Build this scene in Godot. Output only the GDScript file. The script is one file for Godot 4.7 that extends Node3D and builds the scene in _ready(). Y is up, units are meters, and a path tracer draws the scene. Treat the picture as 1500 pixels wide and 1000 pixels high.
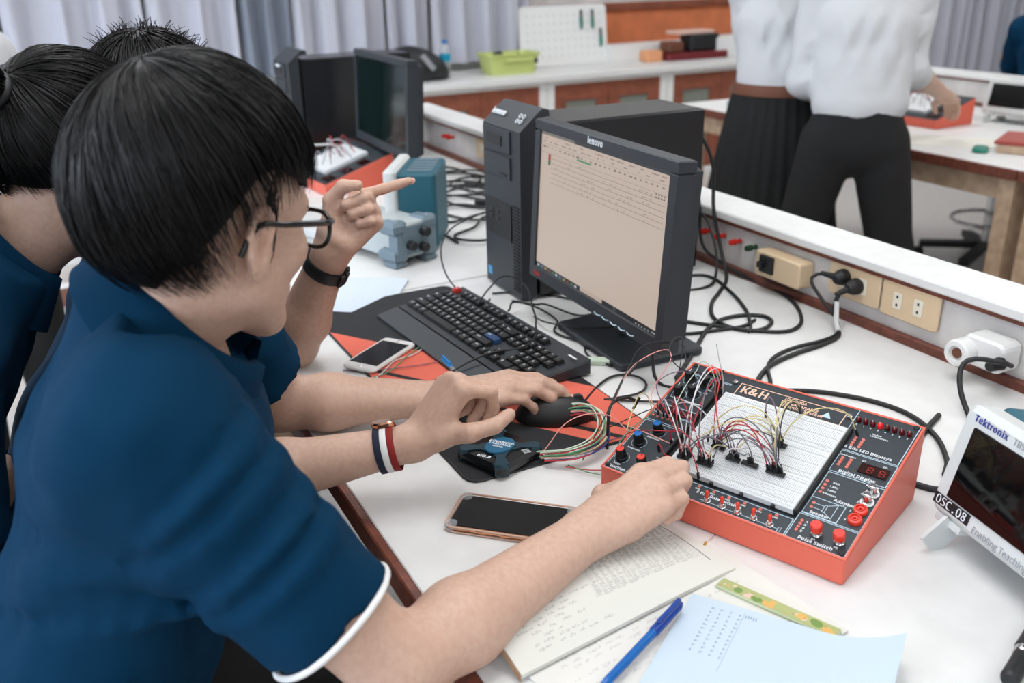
extends Node3D

# ---------------------------------------------------------------- settings
const DESK := 0.75
var M := {}
var T := {}
var taken := {}

# a mesh builder: collects triangles with their own normals
class MB:
	var v := PackedVector3Array()
	var n := PackedVector3Array()
	var uv := PackedVector2Array()
	var ix := PackedInt32Array()
	func tri(a: Vector3, b: Vector3, c: Vector3):
		var nn := (b - a).cross(c - a).normalized()
		var k := v.size()
		v.append(a); v.append(b); v.append(c)
		n.append(nn); n.append(nn); n.append(nn)
		uv.append(Vector2(0, 0)); uv.append(Vector2(1, 0)); uv.append(Vector2(1, 1))
		ix.append(k); ix.append(k + 1); ix.append(k + 2)
	func quad(a: Vector3, b: Vector3, c: Vector3, d: Vector3):
		var nn := (b - a).cross(c - a).normalized()
		if nn == Vector3.ZERO: nn = (c - a).cross(d - a).normalized()
		var k := v.size()
		for p in [a, b, c, d]:
			v.append(p); n.append(nn)
		uv.append(Vector2(0, 1)); uv.append(Vector2(1, 1)); uv.append(Vector2(1, 0)); uv.append(Vector2(0, 0))
		for i in [0, 1, 2, 0, 2, 3]: ix.append(k + i)
	# rows of points, wrap joins the last column to the first; normals by differences, turned away from the row centres
	func grid(rows: Array, wrap := true, out := true):
		var k := v.size()
		var m: int = rows[0].size()
		var nr := rows.size()
		for i in nr:
			var r: PackedVector3Array = rows[i]
			var ctr := Vector3.ZERO
			for p in r: ctr += p
			ctr /= m
			for j in m:
				var ra: PackedVector3Array = rows[maxi(i - 1, 0)]
				var rb: PackedVector3Array = rows[mini(i + 1, nr - 1)]
				var du: Vector3 = rb[j] - ra[j]
				var ja := (j - 1 + m) % m if wrap else maxi(j - 1, 0)
				var jb := (j + 1) % m if wrap else mini(j + 1, m - 1)
				var dv: Vector3 = r[jb] - r[ja]
				if dv.length_squared() < 1e-14:
					dv = rb[jb] - rb[ja] + ra[jb] - ra[ja]
				var nn := du.cross(dv).normalized()
				if wrap and out:
					var w := r[j] - ctr
					if w.length_squared() < 1e-12: w = (r[j] - (rows[nr - 1 - i] as PackedVector3Array)[j])
					if nn.dot(w) < 0: nn = -nn
				elif not out: nn = -nn
				v.append(r[j]); n.append(nn); uv.append(Vector2(float(j) / (m - 1 if not wrap else m), float(i) / (nr - 1)))
		for i in nr - 1:
			for j in (m if wrap else m - 1):
				var a := k + i * m + j
				var b := k + i * m + (j + 1) % m
				var c := a + m
				var d := b + m
				for q in [a, b, d, a, d, c]: ix.append(q)
	func cap(r: PackedVector3Array, want: Vector3):
		var k := v.size()
		var ctr := Vector3.ZERO
		for p in r: ctr += p
		v.append(ctr / r.size()); n.append(want); uv.append(Vector2(.5, .5))
		for p in r:
			v.append(p); n.append(want); uv.append(Vector2(.5, .5))
		for j in r.size():
			ix.append(k); ix.append(k + 1 + j); ix.append(k + 1 + (j + 1) % r.size())
	# a polygon in x,z standing from y0 to y1, edges chamfered by b
	func prism(poly: PackedVector2Array, y0: float, y1: float, b := 0.0, xf := Transform3D()):
		var ins := poly
		if b > 0.0:
			var o := Geometry2D.offset_polygon(poly, -b)
			if o.size() and o[0].size() == poly.size():
				ins = align(o[0], poly)
			else: b = 0.0
		var ccw := not Geometry2D.is_polygon_clockwise(poly)
		var m := poly.size()
		var lv := [[ins, y0], [poly, y0 + b], [poly, y1 - b], [ins, y1]] if b > 0.0 else [[poly, y0], [poly, y1]]
		for l in lv.size() - 1:
			for j in m:
				var p0: Vector2 = lv[l][0][j]
				var p1: Vector2 = lv[l][0][(j + 1) % m]
				var q0: Vector2 = lv[l + 1][0][j]
				var q1: Vector2 = lv[l + 1][0][(j + 1) % m]
				var A := xf * Vector3(p0.x, lv[l][1], p0.y)
				var B := xf * Vector3(p1.x, lv[l][1], p1.y)
				var C := xf * Vector3(q1.x, lv[l + 1][1], q1.y)
				var D := xf * Vector3(q0.x, lv[l + 1][1], q0.y)
				if ccw: quad(D, C, B, A)
				else: quad(A, B, C, D)
		var t := Geometry2D.triangulate_polygon(ins)
		for e in 2:
			var y: float = lv[0][1] if e == 0 else lv[-1][1]
			var k := v.size()
			var nn := xf.basis * Vector3(0, -1 if e == 0 else 1, 0)
			nn = nn.normalized()
			for p in ins:
				v.append(xf * Vector3(p.x, y, p.y)); n.append(nn); uv.append(p)
			for q in t: ix.append(k + q)
	func align(o: PackedVector2Array, poly: PackedVector2Array) -> PackedVector2Array:
		var best := 0
		var bd := 1e9
		for s in o.size():
			var dd := o[s].distance_to(poly[0])
			if dd < bd: bd = dd; best = s
		var r := PackedVector2Array()
		var m := o.size()
		var same := Geometry2D.is_polygon_clockwise(o) == Geometry2D.is_polygon_clockwise(poly)
		for j in m: r.append(o[(best + j) % m] if same else o[(best - j + m * 2) % m])
		return r
	static func rr(w: float, d: float, r: float, seg := 3) -> PackedVector2Array:
		var o := PackedVector2Array()
		if r <= 0.0: return PackedVector2Array([Vector2(w / 2, d / 2), Vector2(-w / 2, d / 2), Vector2(-w / 2, -d / 2), Vector2(w / 2, -d / 2)])
		for q in 4:
			var c := Vector2((w / 2 - r) * (1 if q in [0, 3] else -1), (d / 2 - r) * (1 if q < 2 else -1))
			for s in seg + 1:
				var a := PI / 2 * (q + float(s) / seg)
				o.append(c + Vector2(cos(a), sin(a)) * r)
		return o
	# box standing on y = at.y, centred in x and z
	func box(w: float, h: float, d: float, at := Vector3.ZERO, b := 0.0, xf := Transform3D()):
		prism(rr(w, d, 0.0), 0, h, b, xf * Transform3D(Basis(), at))
	func rbox(w: float, h: float, d: float, r: float, b := 0.0, at := Vector3.ZERO, xf := Transform3D(), seg := 3):
		prism(rr(w, d, r, seg), 0, h, b, xf * Transform3D(Basis(), at))
	# a beam of rectangular section between two points
	func bar(a: Vector3, c: Vector3, w: float, h: float, b := 0.0, up := Vector3.UP):
		var y := (c - a).normalized()
		if absf(y.dot(up)) > .98: up = Vector3.RIGHT
		var x := up.cross(y).normalized()
		box(w, a.distance_to(c), h, Vector3.ZERO, b, Transform3D(Basis(x, y, x.cross(y)), a))
	# profile of (radius, y) spun about y
	func lathe(prof: PackedVector2Array, seg := 16, xf := Transform3D()):
		for i in prof.size() - 1:
			var a := prof[i]
			var b := prof[i + 1]
			var t := b - a
			var nn := Vector2(t.y, -t.x).normalized()
			var k := v.size()
			for j in seg + 1:
				var g := TAU * j / seg
				var c := Vector3(cos(g), 0, sin(g))
				for p in [a, b]:
					v.append(xf * (c * p.x + Vector3(0, p.y, 0)))
					n.append((xf.basis * (c * nn.x + Vector3(0, nn.y, 0))).normalized())
					uv.append(Vector2(float(j) / seg, p.y))
			for j in seg:
				var q := k + j * 2
				for e in [q, q + 1, q + 3, q, q + 3, q + 2]: ix.append(e)
	func cyl(r: float, h: float, at := Vector3.ZERO, b := 0.0, seg := 16, r2 := -1.0, xf := Transform3D()):
		if r2 < 0: r2 = r
		lathe(PackedVector2Array([Vector2(0, 0), Vector2(r - b, 0), Vector2(r, b), Vector2(r2, h - b), Vector2(r2 - b, h), Vector2(0, h)]), seg, xf * Transform3D(Basis(), at))
	func sphere(c: Vector3, r: Vector3, seg := 12, bas := Basis()):
		var rows := []
		for i in seg + 1:
			var f := PI * i / seg
			var row := PackedVector3Array()
			for j in seg * 2:
				var t := TAU * j / (seg * 2)
				row.append(c + bas * (Vector3(sin(f) * cos(t), cos(f), sin(f) * sin(t)) * r))
			rows.append(row)
		var k := v.size()
		grid(rows, true)
		for i in range(k, v.size()):
			n[i] = (bas * ((bas.inverse() * (v[i] - c)) / r / r)).normalized()
	# a tube along points, radius by point
	func tube(pts: PackedVector3Array, r: float, seg := 6, r_end := -1.0, flat := 1.0):
		var m := pts.size()
		if m < 2: return
		var up := Vector3.UP
		var t0 := (pts[1] - pts[0]).normalized()
		if absf(t0.dot(up)) > .9: up = Vector3.RIGHT
		var x := up.cross(t0).normalized()
		var rows := []
		for i in m:
			var t := (pts[mini(i + 1, m - 1)] - pts[maxi(i - 1, 0)]).normalized()
			x = (x - t * x.dot(t)).normalized()
			var y := t.cross(x)
			var rad := r if r_end < 0 else lerpf(r, r_end, float(i) / (m - 1))
			var row := PackedVector3Array()
			for j in seg:
				var g := TAU * j / seg
				row.append(pts[i] + (x * cos(g) + y * sin(g) * flat) * rad)
			rows.append(row)
		grid(rows, true)
		cap(rows[0], (pts[0] - pts[1]).normalized())
		cap(rows[-1], (pts[-1] - pts[-2]).normalized())
	func add_mesh(m: Mesh, xf: Transform3D):
		for s in m.get_surface_count():
			var a := m.surface_get_arrays(s)
			var k := v.size()
			var av: PackedVector3Array = a[Mesh.ARRAY_VERTEX]
			var an: PackedVector3Array = a[Mesh.ARRAY_NORMAL]
			for i in av.size():
				v.append(xf * av[i]); n.append((xf.basis * an[i]).normalized()); uv.append(Vector2.ZERO)
			if a[Mesh.ARRAY_INDEX] != null:
				for i in a[Mesh.ARRAY_INDEX]: ix.append(k + i)
			else:
				for i in av.size(): ix.append(k + i)
	func done() -> ArrayMesh:
		for t in range(0, ix.size(), 3):
			var a := ix[t]
			var b := ix[t + 1]
			var c := ix[t + 2]
			if (v[c] - v[a]).cross(v[b] - v[a]).dot(n[a] + n[b] + n[c]) < 0.0:
				ix[t + 1] = c; ix[t + 2] = b
		var arr := []
		arr.resize(Mesh.ARRAY_MAX)
		arr[Mesh.ARRAY_VERTEX] = v
		arr[Mesh.ARRAY_NORMAL] = n
		arr[Mesh.ARRAY_TEX_UV] = uv
		arr[Mesh.ARRAY_INDEX] = ix
		var m := ArrayMesh.new()
		m.add_surface_from_arrays(Mesh.PRIMITIVE_TRIANGLES, arr)
		return m

# a distance field on a grid, meshed as surface nets
class Field:
	var lo: Vector3
	var h: float
	var nx: int
	var ny: int
	var nz: int
	var d := PackedFloat32Array()
	func _init(a: Vector3, b: Vector3, cell: float):
		h = cell
		lo = a
		nx = int((b.x - a.x) / h) + 2
		ny = int((b.y - a.y) / h) + 2
		nz = int((b.z - a.z) / h) + 2
		d.resize(nx * ny * nz)
		d.fill(1.0)
	func span(mn: Vector3, mx: Vector3) -> Array:
		return [maxi(0, int((mn.x - lo.x) / h)), mini(nx, int((mx.x - lo.x) / h) + 2), maxi(0, int((mn.y - lo.y) / h)), mini(ny, int((mx.y - lo.y) / h) + 2), maxi(0, int((mn.z - lo.z) / h)), mini(nz, int((mx.z - lo.z) / h) + 2)]
	func put(i: int, e: float, k: float, mode: int):
		var o := d[i]
		if mode == 0:
			if k > 0.0:
				var g := maxf(k - absf(o - e), 0.0) / k
				d[i] = minf(o, e) - g * g * k * .25
			else: d[i] = minf(o, e)
		else:
			if k > 0.0:
				var g2 := maxf(k - absf(o + e), 0.0) / k
				d[i] = maxf(o, -e) + g2 * g2 * k * .25
			else: d[i] = maxf(o, -e)
	func cone(a: Vector3, b: Vector3, ra: float, rb: float, k := 0.0, mode := 0):
		var mr := maxf(ra, rb) + k + h * 3
		var w := span(a.min(b) - Vector3.ONE * mr, a.max(b) + Vector3.ONE * mr)
		var ba := b - a
		var bb := maxf(ba.length_squared(), 1e-10)
		for z in range(w[4], w[5]):
			for y in range(w[2], w[3]):
				var i: int = (z * ny + y) * nx + w[0]
				var p := lo + Vector3(w[0], y, z) * h - a
				for x in range(w[0], w[1]):
					var t := clampf(p.dot(ba) / bb, 0.0, 1.0)
					put(i, (p - ba * t).length() - lerpf(ra, rb, t), k, mode)
					i += 1
					p.x += h
	func chain(pts: Array, r: Array, k := 0.0):
		for i in pts.size() - 1: cone(pts[i], pts[i + 1], r[i], r[i + 1], k)
	# a limb of oval section: ra, rb are half widths along u and across
	func oval(a: Vector3, b: Vector3, u: Vector3, ra: Vector2, rb: Vector2, k := 0.0, mode := 0):
		var mr := maxf(maxf(ra.x, rb.x), maxf(ra.y, rb.y)) + k + h * 3
		var w := span(a.min(b) - Vector3.ONE * mr, a.max(b) + Vector3.ONE * mr)
		var ba := b - a
		var bb := maxf(ba.length_squared(), 1e-10)
		var dir := ba.normalized()
		u = (u - dir * u.dot(dir)).normalized()
		var vv := dir.cross(u)
		for z in range(w[4], w[5]):
			for y in range(w[2], w[3]):
				var i: int = (z * ny + y) * nx + w[0]
				var p := lo + Vector3(w[0], y, z) * h - a
				for x in range(w[0], w[1]):
					var t := clampf(p.dot(ba) / bb, 0.0, 1.0)
					var q := p - ba * t
					var rr := ra.lerp(rb, t)
					var e := Vector3(q.dot(u) / rr.x, q.dot(vv) / rr.y, q.dot(dir) / minf(rr.x, rr.y))
					var k0 := e.length()
					var k1 := Vector3(e.x / rr.x, e.y / rr.y, e.z / minf(rr.x, rr.y)).length()
					put(i, k0 * (k0 - 1.0) / maxf(k1, 1e-6), k, mode)
					i += 1
					p.x += h
	func ell(c: Vector3, bas: Basis, r: Vector3, k := 0.0, mode := 0):
		var mr := maxf(r.x, maxf(r.y, r.z)) + k + h * 3
		var w := span(c - Vector3.ONE * mr, c + Vector3.ONE * mr)
		var inv := bas.inverse()
		for z in range(w[4], w[5]):
			for y in range(w[2], w[3]):
				var i: int = (z * ny + y) * nx + w[0]
				var p := lo + Vector3(w[0], y, z) * h - c
				for x in range(w[0], w[1]):
					var e := (inv * p) / r
					var k0 := e.length()
					var k1 := (e / r).length()
					put(i, k0 * (k0 - 1.0) / maxf(k1, 1e-6), k, mode)
					i += 1
					p.x += h
	# a raised (or sunk) fold along a segment
	func ridge(a: Vector3, b: Vector3, wd: float, amp: float, taper := .75):
		var mr := wd * 2.2
		var w := span(a.min(b) - Vector3.ONE * mr, a.max(b) + Vector3.ONE * mr)
		var ba := b - a
		var bb := maxf(ba.length_squared(), 1e-10)
		for z in range(w[4], w[5]):
			for y in range(w[2], w[3]):
				var i: int = (z * ny + y) * nx + w[0]
				var p := lo + Vector3(w[0], y, z) * h - a
				for x in range(w[0], w[1]):
					var t := clampf(p.dot(ba) / bb, 0.0, 1.0)
					var q := (p - ba * t).length() / wd
					if q < 2.2: d[i] -= amp * exp(-q * q) * (1.0 - taper * absf(2.0 * t - 1.0))
					i += 1
					p.x += h
	# a fold lying on a limb from a to b: it runs from (t0, f0) to (t1, f1), f the angle about the limb from e1
	func crease(a: Vector3, b: Vector3, e1: Vector3, ra: Vector2, rb: Vector2, t0: float, f0: float, t1: float, f1: float, wd: float, amp: float):
		var ax := (b - a).normalized()
		e1 = (e1 - ax * e1.dot(ax)).normalized()
		var e2 := ax.cross(e1)
		var n := 7
		var last := Vector3.ZERO
		for k in n + 1:
			var u := float(k) / n
			var t := lerpf(t0, t1, u) + .02 * sin(u * PI)
			var f := deg_to_rad(lerpf(f0, f1, u))
			var r := ra.lerp(rb, t)
			var p := a.lerp(b, t) + e1 * cos(f) * r.x + e2 * sin(f) * r.y
			if k: ridge(last, p, wd, amp * sin(PI * clampf(u - .5 / n, .08, .95)) * .62, 0.0)
			last = p
	# keep what lies behind the plane through c with the normal nrm, within reach of c
	func cut(c: Vector3, nrm: Vector3, reach := 9.0):
		for z in nz:
			for y in ny:
				var i: int = (z * ny + y) * nx
				var p := lo + Vector3(0, y, z) * h - c
				for x in nx:
					if d[i] < h * 6 and p.length_squared() < reach * reach: d[i] = maxf(d[i], p.dot(nrm))
					i += 1
					p.x += h
	func wobble(ns: FastNoiseLite, amp: float):
		for z in nz:
			for y in ny:
				var i: int = (z * ny + y) * nx
				for x in nx:
					if absf(d[i]) < h * 3: d[i] += amp * ns.get_noise_3d(lo.x + x * h, lo.y + y * h, lo.z + z * h)
					i += 1
	func into(mb: MB):
		var id := PackedInt32Array()
		id.resize(nx * ny * nz)
		id.fill(-1)
		var sx := 1
		var sy := nx
		var sz := nx * ny
		var lim := h * 4
		for z in nz - 1:
			for y in ny - 1:
				for x in nx - 1:
					var i := (z * ny + y) * nx + x
					var d0 := d[i]
					if d0 > lim or d0 < -lim: continue
					var d1 := d[i + sx]
					var d2 := d[i + sy]
					var d3 := d[i + sx + sy]
					var d4 := d[i + sz]
					var d5 := d[i + sx + sz]
					var d6 := d[i + sy + sz]
					var d7 := d[i + sx + sy + sz]
					var s := int(d0 < 0) + int(d1 < 0) + int(d2 < 0) + int(d3 < 0) + int(d4 < 0) + int(d5 < 0) + int(d6 < 0) + int(d7 < 0)
					if s == 0 or s == 8: continue
					var acc := Vector3.ZERO
					var c := 0
					if (d0 < 0) != (d1 < 0): acc += Vector3(d0 / (d0 - d1), 0, 0); c += 1
					if (d2 < 0) != (d3 < 0): acc += Vector3(d2 / (d2 - d3), 1, 0); c += 1
					if (d4 < 0) != (d5 < 0): acc += Vector3(d4 / (d4 - d5), 0, 1); c += 1
					if (d6 < 0) != (d7 < 0): acc += Vector3(d6 / (d6 - d7), 1, 1); c += 1
					if (d0 < 0) != (d2 < 0): acc += Vector3(0, d0 / (d0 - d2), 0); c += 1
					if (d1 < 0) != (d3 < 0): acc += Vector3(1, d1 / (d1 - d3), 0); c += 1
					if (d4 < 0) != (d6 < 0): acc += Vector3(0, d4 / (d4 - d6), 1); c += 1
					if (d5 < 0) != (d7 < 0): acc += Vector3(1, d5 / (d5 - d7), 1); c += 1
					if (d0 < 0) != (d4 < 0): acc += Vector3(0, 0, d0 / (d0 - d4)); c += 1
					if (d1 < 0) != (d5 < 0): acc += Vector3(1, 0, d1 / (d1 - d5)); c += 1
					if (d2 < 0) != (d6 < 0): acc += Vector3(0, 1, d2 / (d2 - d6)); c += 1
					if (d3 < 0) != (d7 < 0): acc += Vector3(1, 1, d3 / (d3 - d7)); c += 1
					acc /= c
					var g := Vector3((d1 - d0) * (1 - acc.y) * (1 - acc.z) + (d3 - d2) * acc.y * (1 - acc.z) + (d5 - d4) * (1 - acc.y) * acc.z + (d7 - d6) * acc.y * acc.z,
						(d2 - d0) * (1 - acc.x) * (1 - acc.z) + (d3 - d1) * acc.x * (1 - acc.z) + (d6 - d4) * (1 - acc.x) * acc.z + (d7 - d5) * acc.x * acc.z,
						(d4 - d0) * (1 - acc.x) * (1 - acc.y) + (d5 - d1) * acc.x * (1 - acc.y) + (d6 - d2) * (1 - acc.x) * acc.y + (d7 - d3) * acc.x * acc.y)
					id[i] = mb.v.size()
					mb.v.append(lo + (Vector3(x, y, z) + acc) * h)
					mb.n.append(g.normalized())
					mb.uv.append(Vector2.ZERO)
		for z in range(1, nz - 1):
			for y in range(1, ny - 1):
				for x in range(1, nx - 1):
					var i := (z * ny + y) * nx + x
					if id[i] < 0 : continue
					var neg := d[i] < 0
					if neg != (d[i + sx] < 0): face(mb, id[i], id[i - sy], id[i - sy - sz], id[i - sz])
					if neg != (d[i + sy] < 0): face(mb, id[i], id[i - sx], id[i - sx - sz], id[i - sz])
					if neg != (d[i + sz] < 0): face(mb, id[i], id[i - sx], id[i - sx - sy], id[i - sy])
	func face(mb: MB, a: int, b: int, c: int, e: int):
		if mini(mini(a, b), mini(c, e)) < 0: return
		for q in [a, b, c, a, c, e]: mb.ix.append(q)

# ---------------------------------------------------------------- naming
func numbered(called: String) -> String:
	var k: int = taken.get(called, 0)
	taken[called] = k + 1
	return called if k == 0 else "%s_%03d" % [called, k]

func thing(called: String, label: String, category: String, at := Vector3.ZERO, turn := 0.0, group := "") -> Node3D:
	var o := Node3D.new()
	o.name = numbered(called)
	add_child(o)
	o.position = at
	o.rotation.y = turn
	tag(o, label, category, group)
	return o

func tag(o: Node, label: String, category: String, group := ""):
	o.set_meta("label", label)
	o.set_meta("category", category)
	if group: o.set_meta("group", group)

func part(called: String, mb, mat: Material, parent: Node, label := "") -> MeshInstance3D:
	var o := MeshInstance3D.new()
	o.name = called if parent != self else numbered(called)
	o.mesh = mb.done() if mb is MB else mb
	o.material_override = mat
	parent.add_child(o, true)
	if label: o.set_meta("label", label)
	return o

func solo(called: String, mb, mat: Material, label: String, category: String, group := "", at := Vector3.ZERO, turn := 0.0) -> MeshInstance3D:
	var o := part(called, mb, mat, self)
	tag(o, label, category, group)
	o.position = at
	o.rotation.y = turn
	return o

func struct(called: String, mb, mat: Material, parent: Node = self) -> MeshInstance3D:
	var o := part(called, mb, mat, parent)
	if parent == self: o.set_meta("kind", "structure")
	return o

func copy(o: Node3D, at: Vector3, turn: float, label := "", group := "") -> Node3D:
	var c := o.duplicate() as Node3D
	c.name = numbered(String(o.name).rstrip("0123456789_"))
	add_child(c)
	c.position = at
	c.rotation.y = turn
	if label: c.set_meta("label", label)
	if group: c.set_meta("group", group)
	return c

func mat(col: Color, rough := 0.6, metal := 0.0) -> StandardMaterial3D:
	var m := StandardMaterial3D.new()
	m.albedo_color = col
	m.roughness = rough
	m.metallic = metal
	return m

func noise_tex(freq: float, lo: Color, hi: Color, size := 256, oct := 4, seed_ := 1, sx := 1.0) -> NoiseTexture2D:
	var ns := FastNoiseLite.new()
	ns.noise_type = FastNoiseLite.TYPE_SIMPLEX_SMOOTH
	ns.frequency = freq
	ns.fractal_octaves = oct
	ns.seed = seed_
	var t := NoiseTexture2D.new()
	t.width = size
	t.height = size
	t.seamless = true
	t.noise = ns
	var g := Gradient.new()
	g.set_color(0, lo)
	g.set_color(1, hi)
	t.color_ramp = g
	return t

func tri(m: StandardMaterial3D, tex: Texture2D, scale := 1.0) -> StandardMaterial3D:
	m.albedo_texture = tex
	m.uv1_triplanar = true
	m.uv1_scale = Vector3.ONE * scale
	return m

func bumpy(m: StandardMaterial3D, tex: Texture2D, cm: float, scale := 1.0) -> StandardMaterial3D:
	m.heightmap_enabled = true
	m.heightmap_texture = tex
	m.heightmap_scale = cm
	m.uv1_triplanar = true
	m.uv1_scale = Vector3.ONE * scale
	return m

# lettering: a thin mesh lying in x,y, its middle at the origin
func words(s: String, height: float, bold := false, depth := 0.0004, mono := false) -> TextMesh:
	var t := TextMesh.new()
	var f := SystemFont.new()
	f.font_names = PackedStringArray(["Droid Sans Mono" if mono else "Droid Sans"])
	if bold: f.font_weight = 700
	t.font = f
	t.text = s
	t.font_size = 32
	t.pixel_size = height / 23.0
	t.depth = depth
	t.curve_step = 4.0
	return t

# the frame that lays lettering flat: right and up of the letters
func lay(at: Vector3, right: Vector3, up: Vector3) -> Transform3D:
	return Transform3D(Basis(right.normalized(), up.normalized(), right.cross(up).normalized()), at)

func curve(pts: Array, step := 0.012) -> PackedVector3Array:
	var c := Curve3D.new()
	c.bake_interval = step
	for i in pts.size():
		var p: Vector3 = pts[i]
		var a: Vector3 = pts[maxi(i - 1, 0)]
		var b: Vector3 = pts[mini(i + 1, pts.size() - 1)]
		var tn := (b - a).normalized()
		var la := p.distance_to(a) * .36
		var lb := p.distance_to(b) * .36
		c.add_point(p, -tn * la, tn * lb)
	return c.get_baked_points()

func _ready():
	# ---- camera
	var cam := Camera3D.new()
	cam.name = "camera"
	add_child(cam)
	cam.position = Vector3(0, 1.39, 0)
	var yaw := deg_to_rad(27.24)
	var pit := deg_to_rad(22.44)
	var rol := deg_to_rad(-1.1)
	var fwd := Vector3(sin(yaw) * cos(pit), -sin(pit), -cos(yaw) * cos(pit))
	var rgt := Vector3(cos(yaw), 0, sin(yaw))
	var upv := rgt.cross(fwd)
	var rgt2 := rgt * cos(rol) + upv * sin(rol)
	cam.basis = Basis(rgt2, upv * cos(rol) - rgt * sin(rol), -fwd)
	cam.fov = rad_to_deg(2.0 * atan(500.0 / 1360.0))
	cam.near = 0.05
	cam.far = 60.0
	var att := CameraAttributesPhysical.new()
	att.frustum_focal_length = 12.0 * 1360.0 / 500.0
	att.frustum_focus_distance = 1.22
	att.frustum_near = 0.05
	att.frustum_far = 60.0
	att.exposure_aperture = 4.5
	cam.attributes = att
	cam.current = true
	# ---- air and exposure
	var we := WorldEnvironment.new()
	we.name = "world"
	var env := Environment.new()
	env.background_mode = Environment.BG_SKY
	var sky := Sky.new()
	var air := ProceduralSkyMaterial.new()
	air.sky_top_color = Color(.68, .75, .85)
	air.sky_horizon_color = Color(.84, .88, .93)
	air.ground_bottom_color = Color(.36, .35, .34)
	air.ground_horizon_color = Color(.52, .51, .50)
	sky.sky_material = air
	env.background_energy_multiplier = 13.0
	env.sky = sky
	env.tonemap_mode = Environment.TONE_MAPPER_LINEAR
	env.tonemap_exposure = 1.0
	env.sdfgi_enabled = true
	env.ssao_enabled = true
	env.ssil_enabled = true
	we.environment = env
	add_child(we)
	# ---- the ceiling lamps: a glowing panel and an area light of the same size below it
	materials()
	materials_more()
	materials_desk()
	materials_last()
	for zx in [[-2.0, -3.7], [0.6, -3.7], [3.3, -3.7], [6.0, -3.7], [-2.0, -1.0], [0.6, -1.0], [3.3, -1.0], [-0.7, 1.7], [2.0, 1.7]]:
		ceiling_lamp(Vector3(zx[0], 2.95, zx[1]))
	room()
	benches()
	back_counter()
	person_front()
	person_middle()
	person_girl()
	bystanders()
	trainer()
	computer()
	keyboard_area()
	papers()
	scope_right()
	mid_bench()
	sockets_and_cords()
	small_things()
	far_bench_things()

func ceiling_lamp(at: Vector3):
	var t := thing("ceiling_lamp", "recessed square fluorescent lamp panel in the white ceiling", "lamp", at, 0, "ceiling lamps over the benches")
	var f := MB.new()
	for s in [-1, 1]:
		f.box(1.26, .05, .03, Vector3(0, 0, s * .615))
		f.box(.03, .05, 1.2, Vector3(s * .615, 0, 0))
	part("frame", f, M.white_metal, t)
	var d := MB.new()
	d.box(1.2, .02, 1.2, Vector3(0, .02, 0))
	part("diffuser", d, M.lamp, t)
	var l := AreaLight3D.new()
	l.name = "lamp_light"
	l.area_size = Vector2(1.2, 1.2)
	l.light_energy = 2.15
	l.light_color = Color(.985, .99, 1.0)
	l.shadow_enabled = true
	l.area_range = 14.0
	l.area_attenuation = 2.0
	l.position = Vector3(0, -.004, 0)
	l.rotation.x = -PI / 2
	t.add_child(l)

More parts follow.
